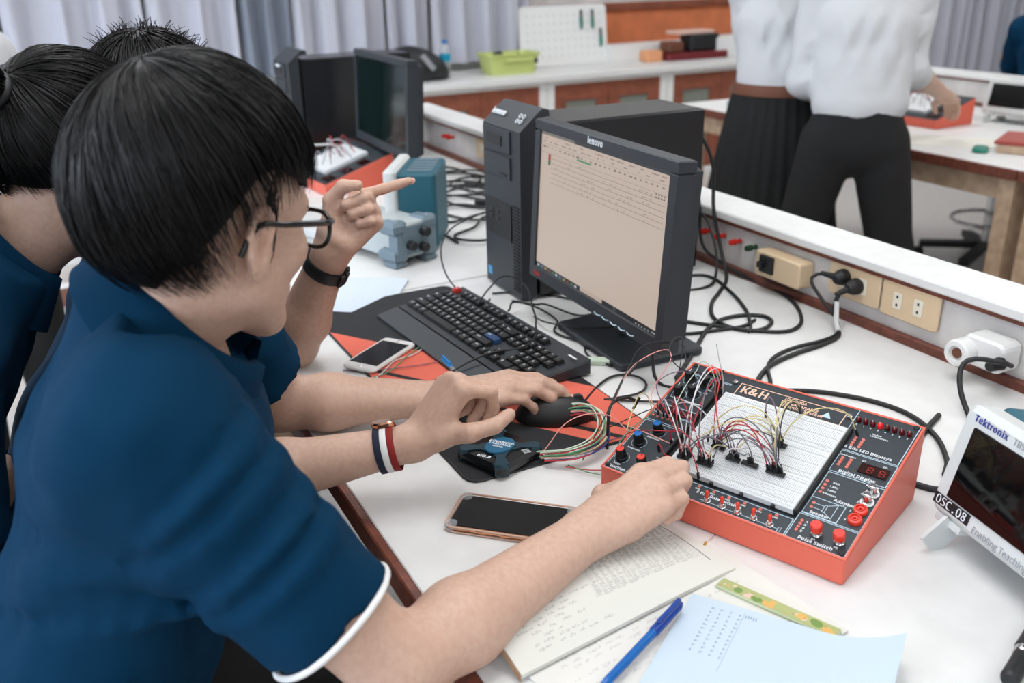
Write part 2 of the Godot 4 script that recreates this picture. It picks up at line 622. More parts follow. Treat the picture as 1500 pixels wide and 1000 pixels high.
func materials():
	T.grain = noise_tex(.02, Color(.86, .86, .86), Color.WHITE, 256, 5, 3)
	T.fine = noise_tex(.09, Color(.45, .45, .45), Color(.55, .55, .55), 256, 3, 5)
	M.white_metal = mat(Color(.86, .86, .85), .4)
	M.lamp = mat(Color(.95, .95, .95), .5)
	M.lamp.emission_enabled = true
	M.lamp.emission = Color(.985, .99, 1.0)
	M.lamp.emission_energy_multiplier = 1.6
	M.wall = tri(mat(Color(.87, .86, .85), .9), T.grain, .8)
	M.floor = tri(mat(Color(.82, .80, .77), .35), noise_tex(.05, Color(.9, .9, .9), Color.WHITE, 512, 5, 9), 1.4)
	M.ceiling = mat(Color(.9, .9, .9), .95)
	M.laminate = tri(mat(Color(.885, .885, .875), .38), noise_tex(.03, Color(.965, .965, .965), Color.WHITE, 256, 5, 11), 2.2)
	M.edging = tri(mat(Color(.50, .27, .20), .5), noise_tex(.04, Color(.7, .7, .7), Color.WHITE, 128, 4, 12), 6.0)
	M.partition = tri(mat(Color(.90, .89, .875), .5), T.grain, 1.5)
	M.pale_wood = tri(mat(Color(.80, .69, .58), .55), noise_tex(.02, Color(.82, .8, .78), Color.WHITE, 256, 5, 14), 3.0)
	M.door_wood = tri(mat(Color(.60, .34, .25), .5), noise_tex(.02, Color(.8, .8, .8), Color.WHITE, 256, 5, 15), 2.0)
	M.orange_wall = tri(mat(Color(.87, .50, .32), .7), T.grain, 1.1)
	M.frosted = mat(Color(.50, .52, .48), .3)
	M.curtain = bumpy(mat(Color(.73, .735, .775), .9), T.fine, .05, 20.0)
	M.black = bumpy(mat(Color(.115, .12, .128), .5), T.fine, .01, 40.0)
	M.black_gloss = mat(Color(.045, .047, .05), .12)
	M.charcoal = bumpy(mat(Color(.16, .18, .20), .5), T.fine, .015, 30.0)
	M.rubber = mat(Color(.085, .09, .095), .5)
	M.cream = mat(Color(.86, .76, .62), .4)
	M.ivory = mat(Color(.9, .87, .8), .4)
	M.white = mat(Color(.90, .90, .89), .35)
	M.paper = mat(Color(.87, .86, .82), .9)
	M.chrome = mat(Color(.85, .85, .85), .18, 1.0)
	M.gold = mat(Color(.86, .62, .48), .22, 1.0)
	M.red = mat(Color(.78, .13, .09), .35)
	M.orange = bumpy(mat(Color(.86, .395, .31), .45), T.fine, .012, 50.0)
	M.pink = mat(Color(.90, .50, .44), .4)
	M.green = mat(Color(.10, .24, .15), .35)
	M.teal = mat(Color(.10, .40, .45), .45)
	M.blue = mat(Color(.03, .40, .70), .3)
	M.print_white = mat(Color(.88, .90, .91), .6)
	M.print_peach = mat(Color(.93, .76, .66), .6)
	M.skin = bumpy(mat(Color(.815, .680, .600), .5), noise_tex(.12, Color(.4, .4, .4), Color(.6, .6, .6), 256, 4, 21), .022, 14.0)
	M.skin.albedo_texture = noise_tex(.03, Color(.92, .885, .87), Color.WHITE, 256, 3, 22)
	M.skin.subsurf_scatter_enabled = true
	M.skin.subsurf_scatter_strength = .06
	M.nail = mat(Color(.88, .70, .64), .3)
	M.lips = mat(Color(.66, .40, .36), .45)
	M.hair = mat(Color(.045, .043, .044), .38)
	M.hair.metallic_specular = .36
	M.hair_base = mat(Color(.04, .038, .038), .7)
	M.navy = bumpy(mat(Color(.015, .185, .29), .85), noise_tex(.25, Color(.35, .35, .35), Color(.65, .65, .65), 256, 2, 23), .03, 16.0)
	M.navy.metallic_specular = .22
	M.shirt_white = bumpy(mat(Color(.78, .785, .79), .85), T.fine, .03, 12.0)
	M.trousers = bumpy(mat(Color(.075, .08, .084), .9), T.fine, .03, 16.0)
	M.eye = mat(Color(.92, .92, .9), .2)
	M.iris = mat(Color(.1, .06, .04), .15)
	M.brown = mat(Color(.42, .25, .17), .6)
	M.glass = mat(Color(.95, .97, .98, .12), .03)
	M.glass.transparency = BaseMaterial3D.TRANSPARENCY_ALPHA
	M.clear = mat(Color(.9, .93, .95, .25), .08)
	M.clear.transparency = BaseMaterial3D.TRANSPARENCY_ALPHA

# ---------------------------------------------------------------- the room
func room():
	var f := MB.new()
	f.box(13.0, .12, 9.4, Vector3(3.2, -.12, -1.1))
	struct("floor", f, M.floor)
	var c := MB.new()
	c.box(13.0, .12, 9.4, Vector3(3.2, 3.0, -1.1))
	struct("ceiling", c, M.ceiling)
	var w := MB.new()
	w.box(13.0, 3.0, .15, Vector3(3.2, 0, -5.725))
	struct("wall_back", w, M.wall)
	w = MB.new()
	w.box(13.0, 3.0, .15, Vector3(3.2, 0, 3.525))
	struct("wall_front", w, M.wall)
	w = MB.new()
	w.box(.15, 3.0, 9.1, Vector3(9.625, 0, -1.1))
	struct("wall_right", w, M.wall)
	# the window side: sill, lintel and piers round three openings
	w = MB.new()
	w.box(.15, .95, 9.1, Vector3(-3.225, 0, -1.1))
	w.box(.15, .40, 9.1, Vector3(-3.225, 2.6, -1.1))
	for z in [-5.4, -2.65, .1, 3.15]: w.box(.15, 1.65, .5, Vector3(-3.225, .95, z))
	struct("wall_left", w, M.wall)
	for k in 3:
		var z0: float = [-5.15, -2.4, .35][k]
		var z1: float = [-2.9, -.15, 2.9][k]
		w = MB.new()
		for z in [z0 + .025, (z0 + z1) / 2, z1 - .025]: w.box(.06, 1.65, .05, Vector3(-3.2, .95, z), .004)
		for y in [.95, 2.55]: w.box(.06, .05, z1 - z0, Vector3(-3.2, y, (z0 + z1) / 2), .004)
		var wf := struct("window_%d" % (k + 1), w, M.white_metal)
		w = MB.new()
		w.box(.006, 1.6, z1 - z0 - .02, Vector3(-3.2, .97, (z0 + z1) / 2))
		part("pane", w, M.glass, wf)
	# orange boarding along the back wall, with its rail on top
	w = MB.new()
	w.box(2.24, .34, .02, Vector3(4.14, .71, -5.64))
	struct("trim_1", w, M.orange_wall)
	w = MB.new()
	w.box(2.26, .045, .05, Vector3(4.14, 1.05, -5.625), .004)
	struct("trim_2", w, M.door_wood)
	# curtains: each panel its own cloth
	var edges := [-1.45, -.75, .0, .685, 1.17, 1.46, 2.03, 2.31, 3.0]
	for i in edges.size() - 1:
		curtain(edges[i] + .012, edges[i + 1] - .012, i, ["pale grey curtain panel hanging left of the seated students, by the wall corner", "pale grey curtain panel second from the left above the white sleeve", "pale grey curtain panel behind the black ponytail", "narrow pale grey curtain panel behind the spiky hair", "narrow dark slate curtain strip left of the far black computer", "pale grey curtain panel behind the far black computer", "narrow pale grey curtain panel behind the black bag", "pale grey curtain panel behind the blue-capped bottle and green basket"][i])
	edges = [5.3, 6.05, 6.62, 7.1, 7.65, 8.4]
	for i in edges.size() - 1:
		curtain(edges[i] + .012, edges[i + 1] - .012, i + 20, ["pale grey curtain panel hidden behind the standing white shirts", "pale grey curtain panel right behind the standing man's shoulder", "pale grey curtain panel right of the standing man", "pale grey curtain panel left of the teal sleeve at the right edge", "pale grey curtain panel behind the teal sleeve at the right edge"][i])
	var r := MB.new()
	r.tube(PackedVector3Array([Vector3(-2.9, 2.72, -5.5), Vector3(9.3, 2.72, -5.5)]), .014, 10)
	solo("curtain_rail", r, M.white_metal, "long round white curtain rail along the back wall", "curtain rail")

func curtain(x0: float, x1: float, k: int, label: String):
	var rg := RandomNumberGenerator.new()
	rg.seed = 77 + k
	var mb := MB.new()
	var n := int((x1 - x0) / .012)
	var waves := maxf(2.0, roundf((x1 - x0) / .19))
	var ph := rg.randf() * .6
	var rows := []
	for iy in 25:
		var y := lerpf(2.7, .79 if k < 20 else .10, iy / 24.0)
		var row := PackedVector3Array()
		for j in n + 1:
			var u := float(j) / n
			var a := u * waves * TAU + ph + sin(u * 5.0 + k) * .5
			var z := -5.50 + .042 * sin(a) + .012 * sin(a * 2.3 + k + iy * .04) + .008 * sin(iy * .25 + u * 4.0)
			row.append(Vector3(lerpf(x0, x1, u) + .006 * sin(iy * .2 + j * .5), y, z))
		for j in range(n, -1, -1):
			row.append(row[j] - Vector3(0, 0, .004))
		rows.append(row)
	var m := MB.new()
	var front := []
	var back := []
	for r in rows:
		front.append((r as PackedVector3Array).slice(0, n + 1))
		back.append((r as PackedVector3Array).slice(n + 1))
	m.grid(front, false)
	m.grid(back, false)
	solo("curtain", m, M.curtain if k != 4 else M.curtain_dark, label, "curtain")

# a long white bench with an upright partition along its far side
func bench(called: String, label: String, x0: float, x1: float, z0: float, z1: float, over: float) -> Node3D:
	var xm := (x0 + x1) / 2
	var zm := (z0 + z1) / 2
	var t := thing(called, label, "workbench", Vector3(xm, 0, zm))
	var w := x1 - x0
	var l := z1 - z0
	var m := MB.new()
	m.box(w, .03, l - .004, Vector3(0, DESK - .03, 0), .0015)
	part("bench_top", m, M.laminate, t)
	m = MB.new()
	m.box(.012, .034, l - .004, Vector3(-w / 2 - .006, DESK - .0345, 0), .002)
	part("edging", m, M.edging, t)
	for s in [-1, 1]:
		for q in [-1, 1]:
			m = MB.new()
			m.box(.075, DESK - .03, .055, Vector3(s * (w / 2 - .06), 0, q * (l / 2 - .05)), .003)
			part("leg", m, M.pale_wood, t)
	for s in [-1, 1]:
		m = MB.new()
		m.box(.03, .085, l - .16, Vector3(s * (w / 2 - .06), DESK - .115, 0), .002)
		part("apron", m, M.pale_wood, t)
	for q in [-1, 1]:
		m = MB.new()
		m.box(w - .2, .085, .03, Vector3(0, DESK - .115, q * (l / 2 - .05)), .002)
		part("cross_rail", m, M.pale_wood, t)
	m = MB.new()
	m.box(.07, .112, l - .004, Vector3(w / 2 + .037, DESK, 0), .001)
	part("partition", m, M.partition, t)
	m = MB.new()
	m.box(over + .018, .018, l, Vector3(w / 2 + over / 2 - .008, DESK + .112, 0), .003)
	part("partition_ledge", m, M.laminate, t)
	m = MB.new()
	m.box(.012, .008, l - .002, Vector3(w / 2 - .006, DESK + .104, 0), .001)
	part("upper_trim", m, M.edging, t)
	m = MB.new()
	m.box(.014, .016, l - .002, Vector3(w / 2 - .006, DESK, 0), .001)
	part("lower_trim", m, M.edging, t)
	return t

var bench_near: Node3D
var bench_mid: Node3D

func benches():
	bench_near = bench("workbench", "white laminate workbench in front with sockets along its partition", .29, 1.31, -1.74, -.05, .095)
	bench_mid = bench("workbench", "white laminate workbench behind the black computer, tangled with cables", .29, 1.31, -3.40, -1.743, .095)
	bench("workbench", "white laminate workbench where the people in white shirts stand", 2.73, 3.75, -3.55, -1.82, .12)
	bench("workbench", "white laminate workbench with pale wood leg at the right edge", 2.73, 3.75, -1.817, -.1, .12)

# ---------------------------------------------------------------- counter at the back
func back_counter():
	var x0 := -1.6
	var x1 := 4.62
	var t := thing("counter_top", "long white counter top along the back wall carrying basket and bottle", "counter", Vector3(1.5, 0, -5.3))
	var m := MB.new()
	m.box(x1 - x0, .04, .64, Vector3((x0 + x1) / 2 - 1.5, .70, .02), .004)
	part("slab", m, M.laminate, t)
	m = MB.new()
	m.box(x1 - x0, .09, .03, Vector3((x0 + x1) / 2 - 1.5, .74, .325 - .64), .004)
	part("upstand", m, M.laminate, t)
	var w := (x1 - x0) / 7.0
	for i in 7:
		var a := x0 + w * i
		var where: String = ["at the far left end", "behind the seated students", "behind the ponytailed girl", "behind the far black computer", "below the black bag", "below the green basket", "beside the black skirt"][i]
		var c := thing("cabinet", "white framed base cabinet with two brown glazed doors, " + where, "cabinet", Vector3(a + w / 2, 0, -5.3))
		m = MB.new()
		m.box(w - .004, .06, .56, Vector3(0, .0, -.02))
		m.box(w - .004, .02, .56, Vector3(0, .68, -.02))
		m.box(w - .004, .62, .02, Vector3(0, .06, -.29))
		for s in [-1, 1]: m.box(.02, .62, .54, Vector3(s * (w / 2 - .012), .06, -.02))
		m.box(w - .05, .018, .5, Vector3(0, .36, -.02))
		part("carcass", m, M.white, c)
		m = MB.new()
		for s in [-1, 1]: m.box(.05, .70, .035, Vector3(s * (w / 2 - .027), 0, .285), .003)
		m.box(w - .1, .05, .035, Vector3(0, 0, .285), .003)
		m.box(w - .1, .025, .035, Vector3(0, .675, .285), .003)
		part("face_frame", m, M.white, c)
		var dw := (w - .104) / 2
		for s in [-1, 1]:
			var d := MB.new()
			var cx: float = s * (dw / 2 + .001)
			d.box(.085, .62, .025, Vector3(cx - dw / 2 + .043, .053, .285), .003)
			d.box(.085, .62, .025, Vector3(cx + dw / 2 - .043, .053, .285), .003)
			d.box(dw - .17, .10, .025, Vector3(cx, .573, .285), .003)
			d.box(dw - .17, .10, .025, Vector3(cx, .053, .285), .003)
			var dd := part("door", d, M.door_wood, c)
			var g := MB.new()
			g.box(dw - .165, .43, .006, Vector3(cx, .148, .282))
			part("pane", g, M.frosted, dd)
			var k := MB.new()
			k.sphere(Vector3(cx - s * (dw / 2 - .04), .42, .315), Vector3.ONE * .013, 6)
			part("knob", k, M.white_metal, dd)

func materials_more():
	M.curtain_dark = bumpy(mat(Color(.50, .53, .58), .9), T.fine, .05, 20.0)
	M.strap_navy = bumpy(mat(Color(.07, .11, .20), .8), T.fine, .02, 60.0)
	M.strap_red = bumpy(mat(Color(.55, .10, .10), .8), T.fine, .02, 60.0)
	M.tr_panel = tri(mat(Color(.15, .19, .215), .42), noise_tex(.05, Color(.86, .86, .86), Color.WHITE, 128, 4, 31), 12.0)
	M.tr_print = mat(Color(.74, .83, .88), .6)
	M.red_cap = mat(Color(.86, .22, .15), .35)
	M.led_off = mat(Color(.36, .05, .06), .12)
	M.led_on = mat(Color(.85, .12, .10), .15)
	M.led_on.emission_enabled = true
	M.led_on.emission = Color(1, .12, .08)
	M.led_on.emission_energy_multiplier = .2
	M.red_glow = mat(Color(.80, .14, .08), .2)
	M.red_glow.emission_enabled = true
	M.red_glow.emission = Color(1, .15, .08)
	M.red_glow.emission_energy_multiplier = .25
	M.window_red = mat(Color(.16, .035, .03), .12)
	M.segment = mat(Color(.5, .10, .07), .3)
	M.segment.emission_enabled = true
	M.segment.emission = Color(1, .16, .08)
	M.segment.emission_energy_multiplier = .12
	M.board_white = mat(Color(.85, .86, .86), .45)
	M.w_red = mat(Color(.72, .16, .20), .4)
	M.w_grey = mat(Color(.42, .42, .44), .4)
	M.w_white = mat(Color(.85, .84, .84), .4)
	M.w_yellow = mat(Color(.86, .80, .56), .4)
	M.w_purple = mat(Color(.50, .36, .44), .4)
	M.w_pale = mat(Color(.78, .84, .76), .4)
	M.w_green = mat(Color(.35, .58, .42), .4)
	M.w_pink = mat(Color(.90, .62, .58), .4)
	M.w_orange = mat(Color(.88, .50, .28), .4)
	M.w_blue = mat(Color(.12, .25, .55), .4)
	var im := Image.create(24, 24, true, Image.FORMAT_RGB8)
	im.fill(Color(.85, .86, .86))
	im.fill_rect(Rect2i(7, 7, 10, 10), Color(.60, .62, .63))
	im.fill_rect(Rect2i(9, 9, 6, 6), Color(.24, .25, .26))
	im.generate_mipmaps()
	M.holes = mat(Color.WHITE, .5)
	M.holes.albedo_texture = ImageTexture.create_from_image(im)
	M.screen = mat(Color(.02, .02, .02), .35)
	M.screen.emission_enabled = true
	M.screen.emission_texture = ImageTexture.create_from_image(screen_image())
	M.screen.emission_energy_multiplier = .74
	M.pad_top = bumpy(mat(Color.WHITE, .85), T.fine, .0, 1.0)
	M.pad_top.heightmap_enabled = false
	M.pad_top.uv1_triplanar = false
	M.pad_top.uv1_scale = Vector3.ONE
	M.pad_top.albedo_texture = ImageTexture.create_from_image(pad_image())
	M.book_page = mat(Color.WHITE, .9)
	M.book_page.albedo_texture = ImageTexture.create_from_image(page_image(1, Color(.845, .84, .805), Color(.33, .33, .35), .95))
	M.book_page2 = mat(Color.WHITE, .9)
	M.book_page2.albedo_texture = ImageTexture.create_from_image(page_image(2, Color(.855, .85, .82), Color(.52, .50, .52), .55))
	M.note_blue = mat(Color.WHITE, .9)
	M.note_blue.albedo_texture = ImageTexture.create_from_image(note_image())
	M.sheet_blue = mat(Color.WHITE, .9)
	M.sheet_blue.albedo_texture = ImageTexture.create_from_image(page_image(3, Color(.80, .845, .90), Color(.62, .67, .74), .22))
	M.ruler_print = mat(Color.WHITE, .25)
	M.ruler_print.albedo_texture = ImageTexture.create_from_image(ruler_image())

# the program on the near monitor: menus, a red-green marker, waveform rows and the task bar
func screen_image() -> Image:
	var w := 1024
	var h := 660
	var im := Image.create(w, h, true, Image.FORMAT_RGB8)
	var bg := Color(.845, .772, .716)
	im.fill(bg)
	im.fill_rect(Rect2i(0, 0, w, 14), Color(.52, .50, .48))
	im.fill_rect(Rect2i(300, 0, 724, 14), Color(.23, .25, .27))
	var rg := RandomNumberGenerator.new()
	rg.seed = 8
	for y in [24, 40]:
		for k in 22:
			var x := rg.randi_range(10, 980)
			im.fill_rect(Rect2i(x, y, rg.randi_range(8, 36), 5), Color(.66, .58, .54))
	im.fill_rect(Rect2i(0, 54, w, 2), Color(.74, .66, .61))
	for k in 26:
		im.fill_rect(Rect2i(20 + k * 38, 64, rg.randi_range(8, 24), 7), Color(.62, .55, .51) if k % 4 else Color(.45, .38, .36))
	im.fill_rect(Rect2i(330, 74, 120, 8), Color(.36, .60, .44))
	im.fill_rect(Rect2i(0, 92, w, 2), Color(.72, .64, .59))
	im.fill_rect(Rect2i(72, 96, 22, 34), Color(.66, .24, .20))
	im.fill_rect(Rect2i(72, 124, 22, 22), Color(.25, .42, .28))
	for r in 6:
		var y := 112 + r * 22
		im.fill_rect(Rect2i(100, y, w - 130, 2), Color(.60, .53, .49))
		for k in 9:
			var x := rg.randi_range(120, 960)
			im.fill_rect(Rect2i(x, y - 8, 2, 9), Color(.56, .49, .45))
			im.fill_rect(Rect2i(x, y - 8, rg.randi_range(6, 22), 2), Color(.56, .49, .45))
	for k in 8: im.fill_rect(Rect2i(930 + (k % 4) * 18, 96 + (k / 4) * 12, 10, 6), Color(.5, .44, .42))
	im.fill_rect(Rect2i(w - 12, 56, 12, h - 90), Color(.80, .73, .68))
	# task bar
	im.fill_rect(Rect2i(0, h - 34, w, 34), Color(.17, .18, .19))
	im.fill_rect(Rect2i(420, h - 34, 190, 34), Color(.80, .72, .66))
	im.fill_rect(Rect2i(700, h - 30, 20, 18), Color(.34, .35, .36))
	for k in 11:
		var c := [Color(.75, .78, .8), Color(.36, .50, .60), Color(.70, .60, .40), Color(.55, .30, .25), Color(.35, .52, .38)]
		im.fill_rect(Rect2i(12 + k * 36, h - 27, 20, 20), c[k % 5])
	for k in 5: im.fill_rect(Rect2i(870 + k * 22, h - 22, 8, 10), Color(.7, .68, .66))
	im.fill_rect(Rect2i(984, h - 24, 30, 5), Color(.75, .72, .7))
	im.fill_rect(Rect2i(984, h - 14, 30, 5), Color(.75, .72, .7))
	return im

func pad_image() -> Image:
	# x across (.305 m), y along (.755 m)
	var im := Image.create(244, 604, true, Image.FORMAT_RGB8)
	var ns := FastNoiseLite.new()
	ns.frequency = .4
	for y in 604:
		for x in 244:
			var wx := .43 + .305 * x / 243.0
			var wz := -1.72 + .755 * y / 603.0
			var c := wx * .83 - wz * .56
			var col := Color(.125, .13, .14)
			if c > 1.078 and c < 1.245 and absf(c - 1.139) > .0052 and absf(c - 1.107) > .0052: col = Color(.86, .41, .33)
			var g := 1.0 + .06 * ns.get_noise_2d(x, y)
			im.set_pixel(x, y, Color(col.r * g, col.g * g, col.b * g))
	return im

# handwriting and printed tables in grey, as short strokes in lines
func page_image(seed_: int, paper: Color, ink: Color, dens: float) -> Image:
	var im := Image.create(640, 480, true, Image.FORMAT_RGB8)
	im.fill(paper)
	var rg := RandomNumberGenerator.new()
	rg.seed = seed_
	if seed_ == 1:
		# a printed table: ruled rows with short words in columns, on the part by the far end
		for r in 46:
			var y := 8 + r * 8
			var x0 := 300 - int(absf(r - 14) * 1.2)
			im.fill_rect(Rect2i(x0, y, 604 - x0, 1), paper.lerp(ink, .45))
			var dark := clampf(1.25 - r / 34.0, .25, 1.0)
			for k in 16:
				if rg.randf() > .86: continue
				var x: int = x0 + 6 + k * 19
				if x > 590: continue
				var wl := rg.randi_range(5, 15)
				im.fill_rect(Rect2i(x, y + 2, wl, 4), paper.lerp(ink, rg.randf_range(.4, .95) * dark))
		for k in 8: im.fill_rect(Rect2i(305 + k * 38, 8, 1, 368), paper.lerp(ink, .4))
		im.fill_rect(Rect2i(604, 6, 3, 400), paper.lerp(ink, .85))
	var lines := 24
	for r in lines:
		if rg.randf() > dens: continue
		var y := 30 + r * 18
		var x := 40 + rg.randi_range(0, 60)
		var stop := rg.randi_range(120, 300) if seed_ == 1 else rg.randi_range(200, 600)
		while x < stop:
			var wl := rg.randi_range(8, 34)
			var px := x
			while px < x + wl:
				var a := rg.randi_range(3, 9)
				im.fill_rect(Rect2i(px, y - a, 1, a), paper.lerp(ink, rg.randf_range(.35, .8)))
				im.fill_rect(Rect2i(px, y - rg.randi_range(0, 7), rg.randi_range(2, 5), 1), paper.lerp(ink, rg.randf_range(.35, .8)))
				px += rg.randi_range(3, 6)
			x += wl + rg.randi_range(6, 26)
	return im

func note_image() -> Image:
	var paper := Color(.745, .80, .85)
	var ink := Color(.36, .46, .58)
	var im := Image.create(480, 360, true, Image.FORMAT_RGB8)
	im.fill(paper)
	var rg := RandomNumberGenerator.new()
	rg.seed = 4
	for cidx in 4:
		for r in 11:
			var x: int = 60 + cidx * 22
			var y := 30 + r * 17
			im.fill_rect(Rect2i(x, y, 2, 8), paper.lerp(ink, .7))
			im.fill_rect(Rect2i(x, y + rg.randi_range(0, 6), rg.randi_range(4, 8), 2), paper.lerp(ink, .8))
	im.fill_rect(Rect2i(135, 20, 1, 230), paper.lerp(ink, .6))
	for k in 5: im.fill_rect(Rect2i(140 + k * 6, 24 + rg.randi_range(0, 5), 2, 12), paper.lerp(ink, .9))
	return im

func ruler_image() -> Image:
	var im := Image.create(512, 64, true, Image.FORMAT_RGB8)
	im.fill(Color(.66, .68, .45))
	var rg := RandomNumberGenerator.new()
	rg.seed = 12
	for k in 30:
		var c := [Color(.86, .74, .66), Color(.44, .56, .28), Color(.84, .66, .36), Color(.72, .36, .28)][k % 4] as Color
		var cx := rg.randi_range(6, 506)
		var cy := rg.randi_range(14, 60)
		var r := rg.randi_range(6, 22) if k % 4 != 3 else 4
		for y in range(maxi(0, cy - r), mini(64, cy + r)):
			for x in range(maxi(0, cx - r), mini(512, cx + r)):
				if Vector2(x - cx, y - cy).length() < r: im.set_pixel(x, y, c)
	return im

func materials_desk():
	M.palm = bumpy(mat(Color(.135, .165, .19), .5), T.fine, .012, 40.0)
	M.key = mat(Color(.075, .08, .085), .45)
	M.key_blue = mat(Color(.11, .24, .40), .45)
	M.key_red = mat(Color(.70, .16, .13), .45)
	M.phone_white = mat(Color(.88, .87, .86), .2)
	M.phone_screen = mat(Color(.035, .035, .035), .06)
	M.case_clear = mat(Color(.80, .66, .58), .15)
	M.pen_blue = mat(Color(.05, .50, .78), .3)
	M.an_black = mat(Color(.055, .062, .066), .22)
	M.an_teal = mat(Color(.055, .20, .25), .28)
	M.blue_badge = mat(Color(.06, .36, .50), .3)
	M.scope_grey = mat(Color(.80, .81, .80), .45)
	M.scope_teal = mat(Color(.11, .34, .40), .5)
	M.gen_grey = mat(Color(.70, .73, .73), .5)
	M.gen_blue = mat(Color(.42, .49, .53), .5)
	M.lime = mat(Color(.76, .80, .48), .4)
	M.tektext = mat(Color(.16, .20, .52), .5)
	M.grey_text = mat(Color(.55, .56, .57), .5)
	M.maroon = mat(Color(.42, .10, .12), .5)

func materials_last():
	M.edge_paper = mat(Color(.72, .58, .45), .9)
	M.pen_deep = mat(Color(.02, .22, .55), .3)
	M.pen_deep2 = mat(Color(.02, .36, .66), .25)
	M.case_green = mat(Color(.72, .76, .62), .4)
	M.resistor = mat(Color(.74, .56, .28), .4)
	M.label_blue = mat(Color(.05, .58, .72), .4)
	M.cap_blue = mat(Color(.06, .42, .72), .4)
	M.sd_green = mat(Color(.06, .46, .38), .35)
	M.box_orange = mat(Color(.88, .62, .44), .6)
	M.box_pale = mat(Color(.88, .74, .68), .6)
	M.brick = mat(Color(.62, .27, .22), .6)

# ---------------------------------------------------------------- people
# a hand: w wrist, d along the fingers, n out of the back of the hand, s towards the thumb
# flex: for index, middle, ring, little: [first joint, second, third, spread] in degrees
func hand(f: Field, w: Vector3, d: Vector3, n: Vector3, s: Vector3, flex: Array, thumb: Array, sc := 1.0) -> Dictionary:
	d = d.normalized()
	s = (s - d * s.dot(d)).normalized()
	n = (n - d * n.dot(d) - s * n.dot(s)).normalized()
	var kx := [.027, .0085, -.0095, -.026]
	var ky := [.088, .092, .086, .077]
	var kz := [.002, .005, .003, -.002]
	var ln := [[.042, .026, .021], [.046, .030, .022], [.042, .027, .022], [.033, .021, .019]]
	var rd := [.0092, .0095, .009, .0078]
	var out := {"tips": [], "tipn": [], "tipd": [], "knuckles": []}
	for i in 4:
		var kn: Vector3 = w + (d * ky[i] + s * kx[i] + n * kz[i]) * sc
		out.knuckles.append(kn)
		var base: Vector3 = w + (s * kx[i] * .62 + d * .008 - n * .002) * sc
		f.cone(base, kn, .0155 * sc, (.0118 if i < 3 else .0105) * sc, .010)
	f.cone(w + (d * .03 + s * .012 - n * .006) * sc, w + (d * .075 + s * .012 - n * .006) * sc, .014 * sc, .012 * sc, .012)
	f.cone(w + (d * .03 - s * .018 - n * .008) * sc, w + (d * .065 - s * .02 - n * .007) * sc, .014 * sc, .011 * sc, .012)
	for i in 4:
		var p: Vector3 = out.knuckles[i]
		var fl: Array = flex[i]
		var dd := d.rotated(n, deg_to_rad(fl[3])) if fl.size() > 3 else d
		var ax := n.cross(dd).normalized()
		if dd.rotated(ax, .1).dot(n) > dd.dot(n): ax = -ax
		var ang := 0.0
		var r: float = rd[i] * sc
		var dir := dd
		for j in 3:
			ang += deg_to_rad(fl[j])
			dir = dd.rotated(ax, ang)
			var q: Vector3 = p + dir * ln[i][j] * sc
			var r2 := r * (.93 if j < 2 else .84)
			f.cone(p, q, r * (1.03 if j else 1.1), r2, .004 if j else .007)
			p = q
			r = r2
		out.tips.append(p)
		out.tipd.append(dir)
		out.tipn.append(n.rotated(ax, ang))
	var tp: Vector3 = w + (d * .022 + s * .022 - n * .012) * sc
	var tr := [.0155, .0125, .0105, .0088]
	var tl := [.043, .034, .027]
	for j in 3:
		var v: Vector3 = thumb[j]
		var dir := (d * v.x + s * v.y + n * v.z).normalized()
		var q: Vector3 = tp + dir * tl[j] * sc
		f.cone(tp, q, tr[j] * sc, tr[j + 1] * sc, .014 if j == 0 else .005)
		tp = q
		if j == 2:
			out.thumb = tp
			out.thumbd = dir
	return out

func nail(parent: Node, tip: Vector3, dir: Vector3, nrm: Vector3, r := .0068):
	nrm = (nrm - dir * nrm.dot(dir)).normalized()
	var mb := MB.new()
	mb.sphere(Vector3.ZERO, Vector3(r * .78, .0014, r), 6, Basis(nrm.cross(dir), nrm, dir))
	var o := part("fingernail", mb, M.nail, parent)
	o.position = tip + nrm * .0072 + dir * .001 - (parent as Node3D).global_position

# skull, face, ear and neck in the head's own frame: b.x to the head's right... b.y up, b.z forward; c lies between the ears
func head(f: Field, c: Vector3, b: Basis, neck: Vector3, nr: float, sc := 1.0):
	var P := func(x: float, y: float, z: float) -> Vector3: return c + b * (Vector3(x, y, z) * sc)
	f.ell(P.call(0, .042, -.004), b, Vector3(.075, .088, .094) * sc)
	f.ell(P.call(0, -.015, .046), b, Vector3(.056, .070, .048) * sc, .03)
	f.cone(P.call(.043, -.046, .022), P.call(.014, -.084, .076), .018 * sc, .015 * sc, .03)
	f.cone(P.call(-.043, -.046, .022), P.call(-.014, -.084, .076), .018 * sc, .015 * sc, .03)
	f.ell(P.call(0, -.084, .080), b, Vector3(.020, .015, .014) * sc, .015)
	f.ell(P.call(.038, -.010, .068), b, Vector3(.022, .020, .019) * sc, .02)
	f.ell(P.call(-.038, -.010, .068), b, Vector3(.022, .020, .019) * sc, .02)
	f.cone(P.call(0, .022, .092), P.call(0, -.020, .108), .008 * sc, .0125 * sc, .012)
	f.ell(P.call(.012, -.024, .100), b, Vector3(.009, .008, .010) * sc, .008)
	f.ell(P.call(-.012, -.024, .100), b, Vector3(.009, .008, .010) * sc, .008)
	f.cone(P.call(-.032, .034, .084), P.call(.032, .034, .084), .012 * sc, .012 * sc, .02)
	f.ell(P.call(0, -.052, .088), b, Vector3(.026, .012, .014) * sc, .014)
	for s in [-1.0, 1.0]:
		f.ell(P.call(s * .033, .010, .090), b, Vector3(.016, .010, .010) * sc, .008, 1)
	f.oval(P.call(0, -.045, -.012), neck, b.x, Vector2(nr, nr * 1.05), Vector2(nr * 1.12, nr * 1.12), .03)

